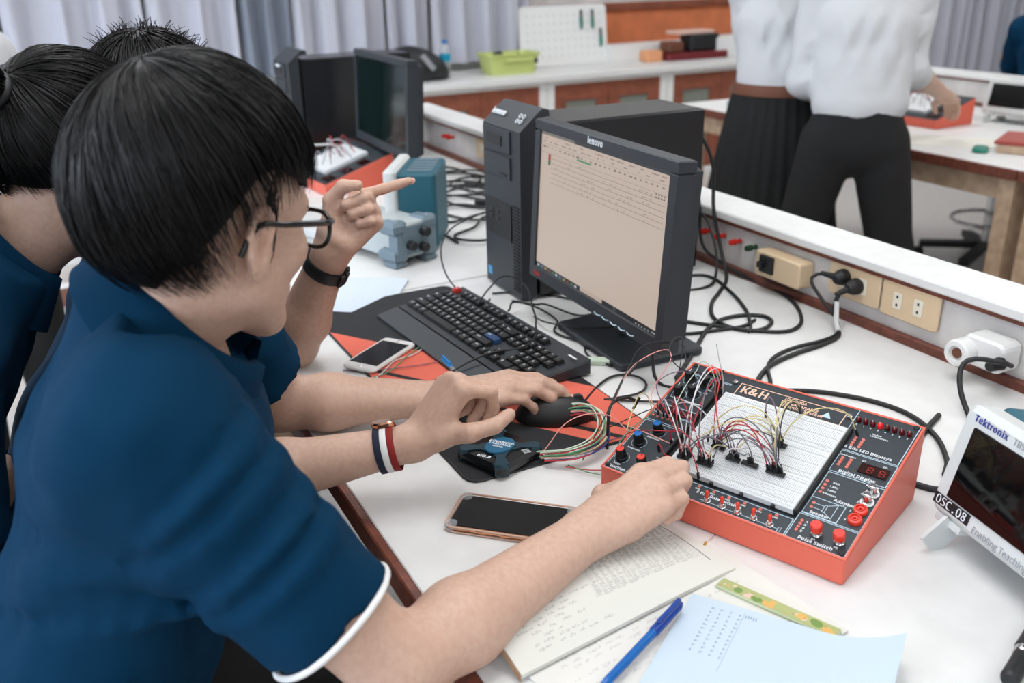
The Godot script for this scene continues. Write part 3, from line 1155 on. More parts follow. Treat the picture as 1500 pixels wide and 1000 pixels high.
# ears on a finer grid of their own, grown out of the side of the skull
func ears(mb: MB, c: Vector3, b: Basis, sc := 1.0):
	for s in [-1.0, 1.0]:
		var P := func(q: float, y: float, lift := 0.0) -> Vector3:
			# q forward, y up on the ear's own plane; its back edge stands off the head
			return c + b * (Vector3(s * (.0775 + .16 * (.010 - q) + lift), y, q - .006) * sc)
		var f := Field.new(P.call(0, 0) - Vector3.ONE * .05 * sc, P.call(0, 0) + Vector3.ONE * .05 * sc, .0022)
		var pl := (b * Vector3(s * 1.0, 0, .16)).normalized()
		var fw := (b * Vector3(-s * .16, 0, 1.0)).normalized()
		var eb := Basis(pl, b.y, fw)
		f.ell(P.call(-.003, .003, -.001), eb, Vector3(.0050, .029, .0155) * sc)
		f.ell(P.call(.0, -.022, -.001), eb, Vector3(.0045, .012, .0095) * sc, .006)
		f.ell(P.call(.001, -.002, .0050), eb, Vector3(.0075, .0135, .0080) * sc, .003, 1)
		f.cone(P.call(-.001, .022, .0055), P.call(-.012, .012, .0055), .0036 * sc, .0032 * sc, .003, 1)
		var rim := [[.009, .002], [.011, .014], [.009, .025], [.001, .0325], [-.009, .030], [-.0155, .020], [-.0175, .006], [-.015, -.010], [-.008, -.022]]
		for k in rim.size() - 1: f.cone(P.call(rim[k][0], rim[k][1], .0035), P.call(rim[k + 1][0], rim[k + 1][1], .0035), .0034 * sc, .0034 * sc, .003)
		f.cone(P.call(-.009, .016, .001), P.call(-.010, -.006, .001), .0028 * sc, .0028 * sc, .003)
		f.cone(P.call(-.010, -.006, .001), P.call(-.002, -.017, .001), .0028 * sc, .003 * sc, .003)
		f.ell(P.call(.010, -.004, .000), eb, Vector3(.004, .006, .0045) * sc, .004)
		f.cone(P.call(.012, .020, -.006), P.call(.010, -.024, -.004), .007 * sc, .006 * sc, .008)
		f.into(mb)

func face_parts(o: Node3D, c: Vector3, b: Basis):
	for s in [-1.0, 1.0]:
		var m := MB.new()
		m.sphere(c + b * Vector3(s * .033, .010, .080), Vector3.ONE * .0122, 8)
		var e := part("eyeball", m, M.eye, o)
		e.position = -o.position
		m = MB.new()
		m.sphere(c + b * Vector3(s * .033, .009, .0905), Vector3(.0055, .0055, .0025), 6, b)
		var i := part("iris", m, M.iris, e)
		m = MB.new()
		m.tube(curve([c + b * Vector3(s * .016, .030, .099), c + b * Vector3(s * .034, .036, .094), c + b * Vector3(s * .046, .032, .085)]), .0035, 5, .0015)
		part("eyebrow", m, M.hair, o).position = -o.position
	var l := MB.new()
	l.tube(curve([c + b * Vector3(-.022, -.053, .088), c + b * Vector3(0, -.050, .0995), c + b * Vector3(.022, -.053, .088)]), .0042, 6)
	l.tube(curve([c + b * Vector3(-.018, -.058, .088), c + b * Vector3(0, -.060, .0985), c + b * Vector3(.018, -.058, .088)]), .0046, 6)
	part("lips", l, M.lips, o).position = -o.position

# hair lying over an oval dome: cr crown direction in the head's frame, reach(theta) how far down it comes (degrees; 0 = forehead, 180 = nape)
func hair(o: Node3D, c: Vector3, b: Basis, cen: Vector3, rad: Vector3, cr: Vector3, reach: Array, count: int, wid: float, seed_: int, lift := .006, swirl := .35):
	var rg := RandomNumberGenerator.new()
	rg.seed = seed_
	var a := cr.normalized()
	var e1 := (Vector3(0, 0, 1) - a * a.z).normalized()
	var e2 := a.cross(e1)
	var R := func(th: float) -> float:
		var q := fposmod(th, TAU)
		if q > PI: q = TAU - q
		var x := q / PI * (reach.size() - 1)
		var i := mini(int(x), reach.size() - 2)
		var tt := x - i
		tt = tt * tt * (3 - 2 * tt)
		return deg_to_rad(lerpf(reach[i], reach[i + 1], tt))
	var P := func(ph: float, th: float, up: float) -> Vector3:
		var q := a * cos(ph) + (e1 * cos(th) + e2 * sin(th)) * sin(ph)
		return c + b * (cen + q * rad + (q * rad).normalized() * up)
	var m := MB.new()
	var rows := []
	for i in 19:
		var row := PackedVector3Array()
		for j in 64:
			var th := TAU * j / 64
			var ph: float = R.call(th) * .97
			if i < 14: row.append(P.call(maxf(.01, ph * i / 13.0), th, 0.0))
			else: row.append(P.call(ph * (1.0 - .22 * (i - 13) / 5.0), th, -.020 * minf(1.0, (i - 13) / 2.0)))
		rows.append(row)
	m.grid(rows)
	var base := part("hair", m, M.hair_base, o)
	base.position = -o.position
	var st := MB.new()
	for k in count:
		var th := rg.randf() * TAU
		var clump := sin(th * 17.0 + seed_) * .5 + sin(th * 41.0) * .5
		var end: float = R.call(th)
		var p0 := rg.randf_range(.02, .75) * end if k % 3 else rg.randf_range(.02, .2)
		var p1 := minf(end * rg.randf_range(.95, 1.05), p0 + rg.randf_range(.7, 1.5))
		var pts := PackedVector3Array()
		var up0 := rg.randf_range(.0, lift) + .0025 * clump * sin(p0 * 9.0 + th * 3.0)
		var drift := swirl * rg.randf_range(.5, 1.2) + .30 * sin(th * 5.0 + seed_) + .16 * sin(th * 13.0 + p0 * 6.0) + rg.randf_range(-.12, .12)
		var wave := rg.randf() * TAU
		var nseg := 9
		for i in nseg + 1:
			var u := float(i) / nseg
			var ph := lerpf(p0, p1, u)
			var tth := th + drift * (1.0 - exp(-ph * 1.4)) + .03 * sin(u * 3.0 + wave)
			pts.append(P.call(ph, tth, up0 + sin(u * PI) * .004 + (u * u) * (.001 - .002 * rg.randf())))
		st.tube(pts, wid * rg.randf_range(.7, 1.25), 5, wid * .18, .6)
	part("strands", st, M.hair, base)

# a short-sleeved or plain torso in cloth; c: chest, p: pelvis, rs/ls shoulders, re/le the points where the sleeves end
func torso(f: Field, neck: Vector3, chest: Vector3, belly: Vector3, hip: Vector3, rs: Vector3, ls: Vector3, wide: float, deep: float, k := .05):
	var u := (ls - rs).normalized()
	f.oval(chest + (neck - chest) * .45, chest, u, Vector2(wide * .72, deep * .72), Vector2(wide, deep), k)
	f.oval(chest, belly, u, Vector2(wide, deep), Vector2(wide * .92, deep * .98), k)
	f.oval(belly, hip, u, Vector2(wide * .92, deep * .98), Vector2(wide * 1.0, deep * 1.05), k)
	f.cone(rs, rs.lerp(neck, .8), .060, .046, k)
	f.cone(ls, ls.lerp(neck, .8), .060, .046, k)

func collar(o: Node3D, c: Vector3, up: Vector3, front: Vector3, r: float, h: float, m: Material, gap := .5):
	up = up.normalized()
	front = (front - up * front.dot(up)).normalized()
	var side := up.cross(front)
	var rows := []
	for i in 9:
		var v := i / 8.0
		var row := PackedVector3Array()
		for j in 41:
			var a := lerpf(gap, TAU - gap, j / 40.0)
			var fr := (1.0 + cos(a)) * .5
			var hh := h * (.75 + .25 * (1 - fr))
			var rr := r
			var y := 0.0
			if v < .45: y = hh * v / .45
			else:
				y = hh * (1.0 - (v - .45) / .55 * (1.10 + .60 * fr))
				rr = r + .006 + (.020 + .016 * fr) * (v - .45) / .55
			row.append(c + (front * cos(a) * 1.06 + side * sin(a)) * rr + up * y)
		rows.append(row)
	var mb := MB.new()
	mb.grid(rows, false)
	var rows2 := []
	for r0 in rows:
		var q := PackedVector3Array()
		for p in r0: q.append(p + (c - p).normalized() * .003)
		rows2.append(q)
	mb.grid(rows2, false)
	part("collar", mb, m, o).position = -o.position

func seated_legs(b: Field, hip: Vector3, wdt: float, knee: Vector3):
	for s in [-1.0, 1.0]:
		var k := knee + Vector3(0, 0, s * wdt)
		b.cone(hip + Vector3(0, 0, s * wdt * .8), k, .085, .062, .03)
		b.cone(k, Vector3(k.x - .04, .09, k.z), .060, .042, .02)
		b.cone(Vector3(k.x - .06, .045, k.z), Vector3(k.x + .13, .035, k.z), .042, .034, .02)

func stool(at: Vector3, label: String):
	var t := thing("stool", label, "stool", Vector3(at.x, 0, at.z), 0)
	var m := MB.new()
	m.cyl(.165, .04, Vector3(0, at.y - .04, 0), .008, 28)
	part("seat", m, M.black, t)
	for k in 4:
		m = MB.new()
		var a := PI / 4 + k * PI / 2
		var d := Vector3(cos(a), 0, sin(a))
		m.tube(PackedVector3Array([d * .11 + Vector3.UP * (at.y - .04), d * .17]), .012, 10)
		part("leg", m, M.charcoal, t)
	m = MB.new()
	var ring := PackedVector3Array()
	for k in 25: ring.append(Vector3(cos(TAU * k / 24) * .148, .17, sin(TAU * k / 24) * .148))
	m.tube(ring, .008, 8)
	part("foot_ring", m, M.charcoal, t)

func forearm(f: Field, e: Vector3, w: Vector3, d: Vector3, s: Vector3, up: Vector3, r_up := .040, sc := 1.0):
	var m := e.lerp(w, .3)
	f.cone(up, e, r_up * 1.06 * sc, .039 * sc, .01)
	f.oval(e, m, s, Vector2(.038, .037) * sc, Vector2(.0425, .038) * sc, .02)
	f.oval(m, w, s, Vector2(.0425, .038) * sc, Vector2(.0285, .0215) * sc, .02)
	f.oval(w, w + d.normalized() * .03, s, Vector2(.0285, .0215) * sc, Vector2(.034, .018) * sc, .015)

func trunk(b: MB, neck: Vector3, chest: Vector3, hip: Vector3, rs: Vector3, ls: Vector3, re: Vector3, le: Vector3):
	var lo := neck.min(hip).min(re).min(le) - Vector3.ONE * .22
	var hi := neck.max(hip).max(re).max(le) + Vector3.ONE * .22
	var f := Field.new(lo, hi, .018)
	var u := (ls - rs).normalized()
	f.oval(chest, hip, u, Vector2(.13, .085), Vector2(.13, .09), .04)
	f.cone(chest, neck, .085, .05, .04)
	f.cone(rs, ls, .045, .045, .04)
	f.cone(rs, re, .042, .036, .02)
	f.cone(ls, le, .042, .036, .02)
	f.into(b)

# a polo shirt: one cloth with sleeves, open at the hems
func polo(neck: Vector3, chest: Vector3, belly: Vector3, hip: Vector3, rs: Vector3, ls: Vector3, r_end: Vector3, l_end: Vector3, rr: Vector2, wide: float, deep: float, cell: float, folds: Array, ns_seed: int, open_n := Vector3.ZERO) -> MB:
	var lo := neck.min(hip).min(r_end).min(l_end).min(belly) - Vector3(.2, .1, .2)
	var hi := neck.max(hip).max(r_end).max(l_end).max(belly) + Vector3(.2, .1, .2)
	var f := Field.new(lo, hi, cell)
	torso(f, neck, chest, belly, hip, rs, ls, wide, deep)
	f.cone(chest, neck, .082, .062, .05)
	for e in [[rs, r_end], [ls, l_end]]:
		var d: Vector3 = (e[1] - e[0]).normalized()
		var e0: Vector3 = e[0]
		var e1: Vector3 = e[1]
		var sp := f.span(e0.min(e1) - Vector3.ONE * .13, e0.max(e1) + Vector3.ONE * .13)
		var ba := e1 + d * .05 - e0
		var bb := ba.length_squared()
		for z in range(sp[4], sp[5]):
			for y in range(sp[2], sp[3]):
				var i: int = (z * f.ny + y) * f.nx + sp[0]
				var p := f.lo + Vector3(sp[0], y, z) * cell - e0
				for x in range(sp[0], sp[1]):
					var t := clampf(p.dot(ba) / bb, 0.0, 1.0)
					var away := (p - ba * t).length()
					var q := maxf(away - lerpf(rr.x, rr.y, t), (p + e0 - e1).dot(d))
					if cell < .01 and (p + e0 - e1).dot(d) > -.010: q = maxf(q, lerpf(rr.x, rr.y, t) - .015 - away)
					var o := f.d[i]
					var g := maxf(.04 - absf(o - q), 0.0) / .04
					f.d[i] = minf(o, q) - g * g * .01
					i += 1
					p.x += cell
	for q in folds:
		if q.size() == 4: f.ridge(q[0], q[1], q[2], q[3])
		else: f.crease(q[0], q[1], q[2], q[3], q[4], q[5], q[6], q[7], q[8], q[9], q[10])
	var ns := FastNoiseLite.new()
	ns.seed = ns_seed
	ns.frequency = 9.0
	ns.fractal_octaves = 2
	f.wobble(ns, .007)
	# neck opening
	var up := (neck - chest).normalized()
	if open_n != Vector3.ZERO: up = open_n.normalized()
	f.cut(neck + up * .004, up, .125)
	var m := MB.new()
	f.into(m)
	return m

# a thin piping that follows the cloth's own edge round a sleeve end
func hem(cloth: MB, c: Vector3, nrm: Vector3, t: float) -> MB:
	nrm = nrm.normalized()
	var x := nrm.cross(Vector3.UP).normalized()
	var y := nrm.cross(x)
	var n := 40
	var far := PackedFloat32Array()
	far.resize(n)
	for p in cloth.v:
		var q := p - c
		if absf(q.dot(nrm)) < .014 and q.length() < .12:
			var a := int(fposmod(atan2(q.dot(y), q.dot(x)), TAU) / TAU * n) % n
			far[a] = maxf(far[a], (q - nrm * q.dot(nrm)).length())
	var mean := 0.0
	for f in far: mean += f / n
	for f in n:
		if far[f] < mean * .6: far[f] = mean
	var pts := PackedVector3Array()
	for j in n + 1:
		var a := TAU * (j + .5) / n
		var r := (far[(j - 2 + n) % n] + far[(j - 1 + n) % n] + far[j % n] + far[(j + 1) % n] + far[(j + 2) % n]) / 5.0
		pts.append(c + (x * cos(a) + y * sin(a)) * (r - t * .3))
	var m := MB.new()
	m.tube(pts, t, 8)
	return m

func ring(c: Vector3, nrm: Vector3, r: float, t: float, flat := 1.0) -> MB:
	nrm = nrm.normalized()
	var x := nrm.cross(Vector3.UP if absf(nrm.y) < .9 else Vector3.RIGHT).normalized()
	var y := nrm.cross(x)
	var rows := []
	for j in 49:
		var a := TAU * j / 48
		var q := x * cos(a) + y * sin(a)
		var row := PackedVector3Array()
		for k in 8:
			var g := TAU * k / 8
			row.append(c + q * (r + t * cos(g)) + nrm * t * flat * sin(g))
		rows.append(row)
	var m := MB.new()
	m.grid(rows)
	return m

func frame_of(fwd: Vector3, roll := 0.0) -> Basis:
	fwd = fwd.normalized()
	var left := Vector3.UP.cross(fwd).normalized()
	var up := fwd.cross(left)
	return Basis(left, up, fwd).rotated(fwd, roll)

# the student in front: polo shirt, glasses, right hand on the trainer
func person_front():
	var o := thing("person", "seated student nearest the camera in a blue polo with white sleeve trim and black-framed glasses", "person", Vector3(-.11, 0, -.88))
	var neck := Vector3(.085, 1.085, -.905)
	var chest := Vector3(.058, .955, -.90)
	var belly := Vector3(-.025, .76, -.885)
	var hip := Vector3(-.11, .57, -.88)
	var rs := Vector3(.045, 1.022, -.765)
	var ls := Vector3(.112, 1.02, -1.045)
	var re := Vector3(.212, .785, -.655)
	var le := Vector3(.135, .79, -1.06)
	var rw := Vector3(.468, .803, -.733)
	var lw := Vector3(.358, .835, -.965)
	var body := MB.new()
	trunk(body, neck, chest, hip, rs, ls, rs.lerp(re, .8), ls.lerp(le, .8))
	var hf := Vector3(.81, -.24, -.48)
	var hb := frame_of(hf, .0)
	var hc := Vector3(.131, 1.158, -.879)
	var f := Field.new(Vector3(-.03, 1.03, -1.03), Vector3(.27, 1.32, -.75), .0045)
	head(f, hc, hb, neck - Vector3(.012, .03, 0), .052)
	f.into(body)
	ears(body, hc, hb)
	# right arm and hand
	f = Field.new(Vector3(.09, .72, -.83), Vector3(.66, .97, -.59), .0042)
	var rd := Vector3(.90, .22, -.10)
	forearm(f, re, rw, rd, Vector3(.1, .25, -1), rs.lerp(re, .45), .045)
	var h := hand(f, rw + Vector3(.012, .002, 0), rd, Vector3(-.25, .95, .28), Vector3(.1, .25, -1), [[14, 98, 66, -3], [16, 102, 66, 0], [18, 104, 66, 3], [20, 104, 66, 6]], [Vector3(.7, .75, -.4), Vector3(.9, .2, -.5), Vector3(.8, -.1, -.75)])
	f.into(body)
	# left arm, fingers pinching
	f = Field.new(Vector3(.08, .71, -1.13), Vector3(.54, 1.0, -.86), .0042)
	var ld := Vector3(.62, .74, .02)
	forearm(f, le, lw, Vector3(.88, .3, .3), Vector3(.05, .3, 1), ls.lerp(le, .5), .042)
	var h2 := hand(f, lw + Vector3(.004, .006, .002), ld, Vector3(-.74, .62, -.2), Vector3(.15, .12, 1), [[66, 68, 38, -4], [76, 76, 40, 0], [84, 82, 42, 0], [90, 86, 42, 0]], [Vector3(.60, .74, -.30), Vector3(.74, .20, -.64), Vector3(.80, -.25, -.55)], .94)
	f.into(body)
	part("body", body, M.skin, o).position = -o.position
	for k in 2: nail(o, h2.tips[k], h2.tipd[k], h2.tipn[k])
	face_parts(o, hc, hb)
	var r_end := rs.lerp(re, .70) + Vector3(0, -.017, .004)
	var sd := (r_end - rs).normalized()
	var perp := sd.cross(Vector3(0, 0, 1)).normalized()
	var folds := []
	# folds pulled from the armpit round the sleeve, and across chest and back
	var up := Vector3(-.2, .5, .8)
	var sa := Vector2(.081, .081)
	var sb := Vector2(.067, .067)
	for k in 8:
		var t := .10 + .078 * k
		folds.append([rs, r_end, up, sa, sb, t + .02 * (k % 3), -110 + 17 * (k % 2), t + .12 - .02 * (k % 4), 58 + 14 * (k % 3), .0085 + .002 * (k % 2), .0075 if k % 2 else -.0085])
	for k in 4:
		folds.append([rs, r_end, up, sa, sb, .25 + .13 * k, 40, .36 + .12 * k, 150, .009, .006 if k % 2 else -.007])
	var ta := Vector2(.172, .112)
	var bdir := Vector3(0, 0, 1)
	for k in 6:
		folds.append([chest, belly, bdir, ta, ta, -.15 + .16 * k, -75 + 8 * k, .15 + .17 * k, 25 + 6 * k, .011, .008 if k % 2 else -.009])
	for k in 4:
		folds.append([chest, belly, bdir, ta, ta, .1 + .2 * k, 15, .45 + .2 * k, 85, .011, .007 if k % 2 else -.008])
	for k in 4:
		var a := Vector3(.10 + .012 * k, 1.035 - .022 * k, -.80)
		folds.append([a, a + Vector3(-.12, .012 - .02 * k, -.015 + .01 * k), .010, .006 if k % 2 else -.007])
	var shirt := polo(neck, chest, belly, hip, rs, ls, r_end, ls.lerp(le, .6), Vector2(.080, .064), .170, .106, .0078, folds, 4, Vector3(.74, .64, .20))
	var sh := part("polo_shirt", shirt, M.navy, o)
	sh.position = -o.position
	part("sleeve_trim", hem(shirt, r_end, sd, .0032), M.white, o, "white piping round the sleeve hem").position = -o.position
	collar(o, neck + Vector3(.006, -.026, .006), Vector3(.68, .70, .18), Vector3(.72, -.66, .10), .074, .054, M.navy, .36)
	# placket and chest pocket at the front
	var pk := MB.new()
	pk.rbox(.075, .003, .085, .008, .001, Vector3.ZERO, Transform3D(frame_of(Vector3(.85, .35, .0)).rotated(Vector3.UP, 0), Vector3(.118, .895, -.97)) * Transform3D(Basis(Vector3.RIGHT, PI / 2), Vector3.ZERO))
	part("chest_pocket", pk, M.navy, o).position = -o.position
	var leg := MB.new()
	f = Field.new(Vector3(-.30, -.02, -1.13), Vector3(.52, .70, -.63), .017)
	f.oval(hip + Vector3(0, .08, 0), hip, Vector3(0, 0, 1), Vector2(.165, .115), Vector2(.175, .125))
	seated_legs(f, hip, .11, Vector3(.27, .53, -.88))
	f.into(leg)
	part("trousers", leg, M.trousers, o).position = -o.position
	hair(o, hc, hb, Vector3(0, .045, -.012), Vector3(.091, .108, .109), Vector3(.12, .88, -.45), [122, 115, 90, 109, 129], 6500, .00105, 5, .008, .5)
	# short hair growing down in front of the ear
	var sb_ := MB.new()
	var rg := RandomNumberGenerator.new()
	rg.seed = 3
	for k in 150:
		var s := 1.0 if k % 2 else -1.0
		var z := rg.randf_range(.004, .017)
		var y0 := rg.randf_range(-.010, .045)
		var x := .0745 - .25 * maxf(z - .015, 0.0) + rg.randf_range(0, .0025)
		sb_.tube(PackedVector3Array([hc + hb * Vector3(s * x, y0 + .012, z), hc + hb * Vector3(s * (x + .0012), y0, z - .001), hc + hb * Vector3(s * (x - .0012 - .0001 * k / 40.0), y0 - .011, z - .003)]), .0006, 4, .0002)
	part("sideburns", sb_, M.hair, o).position = -o.position
	stool(Vector3(-.11, .44, -.88), "black round stool under the student nearest the camera")
	# glasses
	var g := thing("eyeglasses", "black-framed eyeglasses worn by the student nearest the camera", "eyeglasses", hc + hb * Vector3(0, .012, .1))
	var gp := func(x: float, y: float, z: float) -> Vector3: return hb * Vector3(x, y - .012, z - .1)
	for s in [-1.0, 1.0]:
		var fr := MB.new()
		var pts := PackedVector3Array()
		var lens := PackedVector3Array()
		for k in 29:
			var a := TAU * k / 28
			var sx := signf(cos(a)) * pow(absf(cos(a)), .75)
			var sy := signf(sin(a)) * pow(absf(sin(a)), .75)
			pts.append(gp.call(s * (.034 + .0245 * sx), .010 + .0185 * sy, .114 - absf(.034 + .0245 * sx) * .12))
		fr.tube(pts, .0024, 7)
		part("rim", fr, M.black_gloss, g)
		var ln := MB.new()
		ln.cap(pts.slice(0, 28), hb.z)
		part("lens", ln, M.glass, g)
		var tp := MB.new()
		tp.tube(curve([gp.call(s * .060, .020, .107), gp.call(s * .074, .020, .085), gp.call(s * .083, .018, .02), gp.call(s * .085, .016, -.015), gp.call(s * .084, -.010, -.032)]), .0036, 8, .0026, 1.0)
		part("temple", tp, M.black_gloss, g)
	var br := MB.new()
	br.tube(curve([gp.call(-.010, .014, .113), gp.call(0, .018, .116), gp.call(.010, .014, .113)]), .0018, 6)
	part("bridge", br, M.black_gloss, g)
	# bracelet watch on the left wrist
	var wd := (lw - le).normalized()
	var wc := lw - wd * .034
	var w := thing("wristwatch", "navy white and red striped watch strap with rose gold buckle on pinching hand's wrist", "watch", wc)
	var k3 := 0
	for m in [M.strap_navy, M.white, M.strap_red]:
		part("strap_stripe", oval_band(wd * (.0085 * (k3 - 1)), wd, Vector3(.05, .3, 1), Vector2(.0345, .029), .0042, .0013), m, w, ["navy stripe of the strap", "white stripe of the strap", "red stripe of the strap"][k3])
		k3 += 1
	var bk := MB.new()
	bk.rbox(.026, .008, .028, .008, .002, Vector3(0, .027, 0), Transform3D(Basis(wd, wd.cross(Vector3(-.1, .3, 1)).normalized() * -1.0, Vector3(-.1, .3, 1).normalized()), Vector3.ZERO))
	part("case", bk, M.gold, w)

# a band lying round an oval limb
func oval_band(c: Vector3, ax: Vector3, u: Vector3, r: Vector2, half: float, thick: float) -> MB:
	ax = ax.normalized()
	u = (u - ax * u.dot(ax)).normalized()
	var v := ax.cross(u)
	var rows := []
	for j in 49:
		var a := TAU * j / 48
		var row := PackedVector3Array()
		for q in [[0.0, -1.0], [1.0, -.9], [1.0, .9], [0.0, 1.0]]:
			row.append(c + u * cos(a) * (r.x + q[0] * thick) + v * sin(a) * (r.y + q[0] * thick) + ax * half * q[1])
		rows.append(row)
	var m := MB.new()
	m.grid(rows)
	return m

# the student behind: one hand on the mouse, the other pointing at the screen
func person_middle():
	var o := thing("person", "spiky-haired student in a navy polo pointing at the screen, other hand on the mouse", "person", Vector3(-.09, 0, -1.37))
	var neck := Vector3(.15, 1.065, -1.40)
	var chest := Vector3(.145, .965, -1.37)
	var belly := Vector3(.03, .77, -1.36)
	var hip := Vector3(-.09, .56, -1.36)
	var rs := Vector3(.135, 1.035, -1.20)
	var ls := Vector3(.145, 1.03, -1.545)
	var re := Vector3(.255, .797, -1.238)
	var le := Vector3(.340, .787, -1.475)
	var rw := Vector3(.472, .797, -1.135)
	var lw := Vector3(.390, .968, -1.372)
	var body := MB.new()
	trunk(body, neck, chest, hip, rs, ls, rs.lerp(re, .8), ls.lerp(le, .8))
	var hb := frame_of(Vector3(.75, -.28, -.45))
	var hc := Vector3(.172, 1.150, -1.450)
	var f := Field.new(hc - Vector3(.15, .16, .15), hc + Vector3(.15, .16, .15), .006)
	head(f, hc, hb, neck - Vector3(.01, .02, 0), .052)
	f.into(body)
	ears(body, hc, hb)
	f = Field.new(Vector3(.13, .71, -1.33), Vector3(.70, .93, -.99), .0042)
	var rd := Vector3(.88, .10, .43)
	forearm(f, re, rw, Vector3(.9, 0, .43), Vector3(.42, .1, -.9), rs.lerp(re, .5), .043)
	var h := hand(f, rw + Vector3(.006, .004, .002), rd, Vector3(-.1, 1, .1), Vector3(.42, .1, -.9), [[6, 24, 18, -7], [9, 26, 18, -1], [13, 28, 20, 6], [18, 34, 24, 15]], [Vector3(.75, .62, -.25), Vector3(.93, .15, -.35), Vector3(.95, -.1, -.3)])
	f.into(body)
	f = Field.new(Vector3(.18, .71, -1.58), Vector3(.60, 1.14, -1.25), .0042)
	var d2 := Vector3(.74, .66, .07)
	var n2 := Vector3(.50, -.38, -.78)
	forearm(f, le, lw, lw - le, Vector3(-.5, .3, -.56), ls.lerp(le, .55), .042)
	var h2 := hand(f, lw + Vector3(.003, .010, .004), d2, n2, Vector3(-.5, .64, -.56), [[6, 8, 6, 33], [88, 92, 55, 26], [92, 96, 58, 30], [96, 98, 60, 36]], [Vector3(.76, .60, -.34), Vector3(.90, -.10, -.50), Vector3(.62, -.70, -.45)], .97)
	f.into(body)
	part("body", body, M.skin, o).position = -o.position
	for k in 4: nail(o, h2.tips[k], h2.tipd[k], h2.tipn[k])
	for k in 4: nail(o, h.tips[k], h.tipd[k], h.tipn[k])
	face_parts(o, hc, hb)
	var folds := []
	for k in 4:
		var a := rs.lerp(re, .2 + .16 * k) + Vector3(.04, 0, -.05)
		folds.append([a, a + Vector3(-.03, -.03, .10), .013, .003])
	var shirt := polo(neck, chest, belly, hip, rs, ls, rs.lerp(re, .80), ls.lerp(le, .62), Vector2(.076, .069), .168, .108, .010, folds, 6, Vector3(.45, .88, .1))
	part("polo_shirt", shirt, M.navy, o).position = -o.position
	collar(o, neck + Vector3(-.01, -.02, 0), Vector3(.3, .95, -.05), Vector3(.9, -.3, -.1), .064, .046, M.navy, .42)
	var leg := MB.new()
	f = Field.new(Vector3(-.3, -.02, -1.6), Vector3(.52, .70, -1.12), .02)
	f.oval(hip + Vector3(0, .08, 0), hip, Vector3(0, 0, 1), Vector2(.165, .115), Vector2(.175, .125))
	seated_legs(f, hip, .11, Vector3(.27, .53, -1.36))
	f.into(leg)
	part("trousers", leg, M.trousers, o).position = -o.position
	hair(o, hc, hb, Vector3(0, .045, -.012), Vector3(.086, .104, .106), Vector3(-.1, .9, -.4), [112, 106, 98, 106, 112], 1400, .0016, 8, .007, .4)
	spikes(o, hc, hb, Vector3(0, .045, -.012), Vector3(.088, .106, .108), 420, 31)
	stool(Vector3(-.09, .43, -1.36), "black round stool under the pointing student")
	# watch above the raised wrist
	var wd := (lw - le).normalized()
	var w := thing("wristwatch", "thick black sports watch on the raised pointing hand's wrist", "watch", lw - wd * .030)
	part("strap", oval_band(Vector3.ZERO, wd, Vector3(-.5, .3, -.56), Vector2(.0325, .0255), .0115, .0035), M.rubber, w)
	var wn := Vector3(.50, -.38, -.78)
	wn = (wn - wd * wn.dot(wd)).normalized()
	var cs := MB.new()
	var cb := Basis(wn.cross(wd).normalized() * -1.0, wn, wd)
	cs.rbox(.040, .012, .040, .012, .002, Vector3(0, .024, 0), Transform3D(cb, Vector3.ZERO))
	part("case", cs, M.rubber, w)
	for s in [-1.0, 1.0]:
		for q in 3:
			var lk := MB.new()
			var aa: float = s * (.95 + q * .42)
			var pp := cb.y * cos(aa) * .029 + cb.x * sin(aa) * .036
			lk.rbox(.011, .005, .0225, .002, .001, Vector3(0, -.001, 0), Transform3D(Basis(cb.z.cross(pp.normalized()) * -1.0, pp.normalized(), cb.z), pp))
			part("strap_link", lk, M.rubber, w)

func spikes(o: Node3D, c: Vector3, b: Basis, cen: Vector3, rad: Vector3, n: int, seed_: int):
	var rg := RandomNumberGenerator.new()
	rg.seed = seed_
	var m := MB.new()
	for k in n:
		var th := rg.randf() * TAU
		var ph := sqrt(rg.randf()) * .95
		var q := Vector3(sin(ph) * cos(th), cos(ph), sin(ph) * sin(th))
		var p := cen + q * rad
		var up := (q + Vector3(rg.randf_range(-.5, .5), .3, rg.randf_range(-.5, .5))).normalized()
		var ln := rg.randf_range(.008, .024)
		var bend := Vector3(rg.randf_range(-1, 1), 0, rg.randf_range(-1, 1)) * .012
		m.tube(curve([c + b * (p - up * .004), c + b * (p + up * ln * .6 + bend * .3), c + b * (p + up * ln + bend)], .008), .0011, 4, .0003)
	part("hair_spikes", m, M.hair, o).position = -o.position

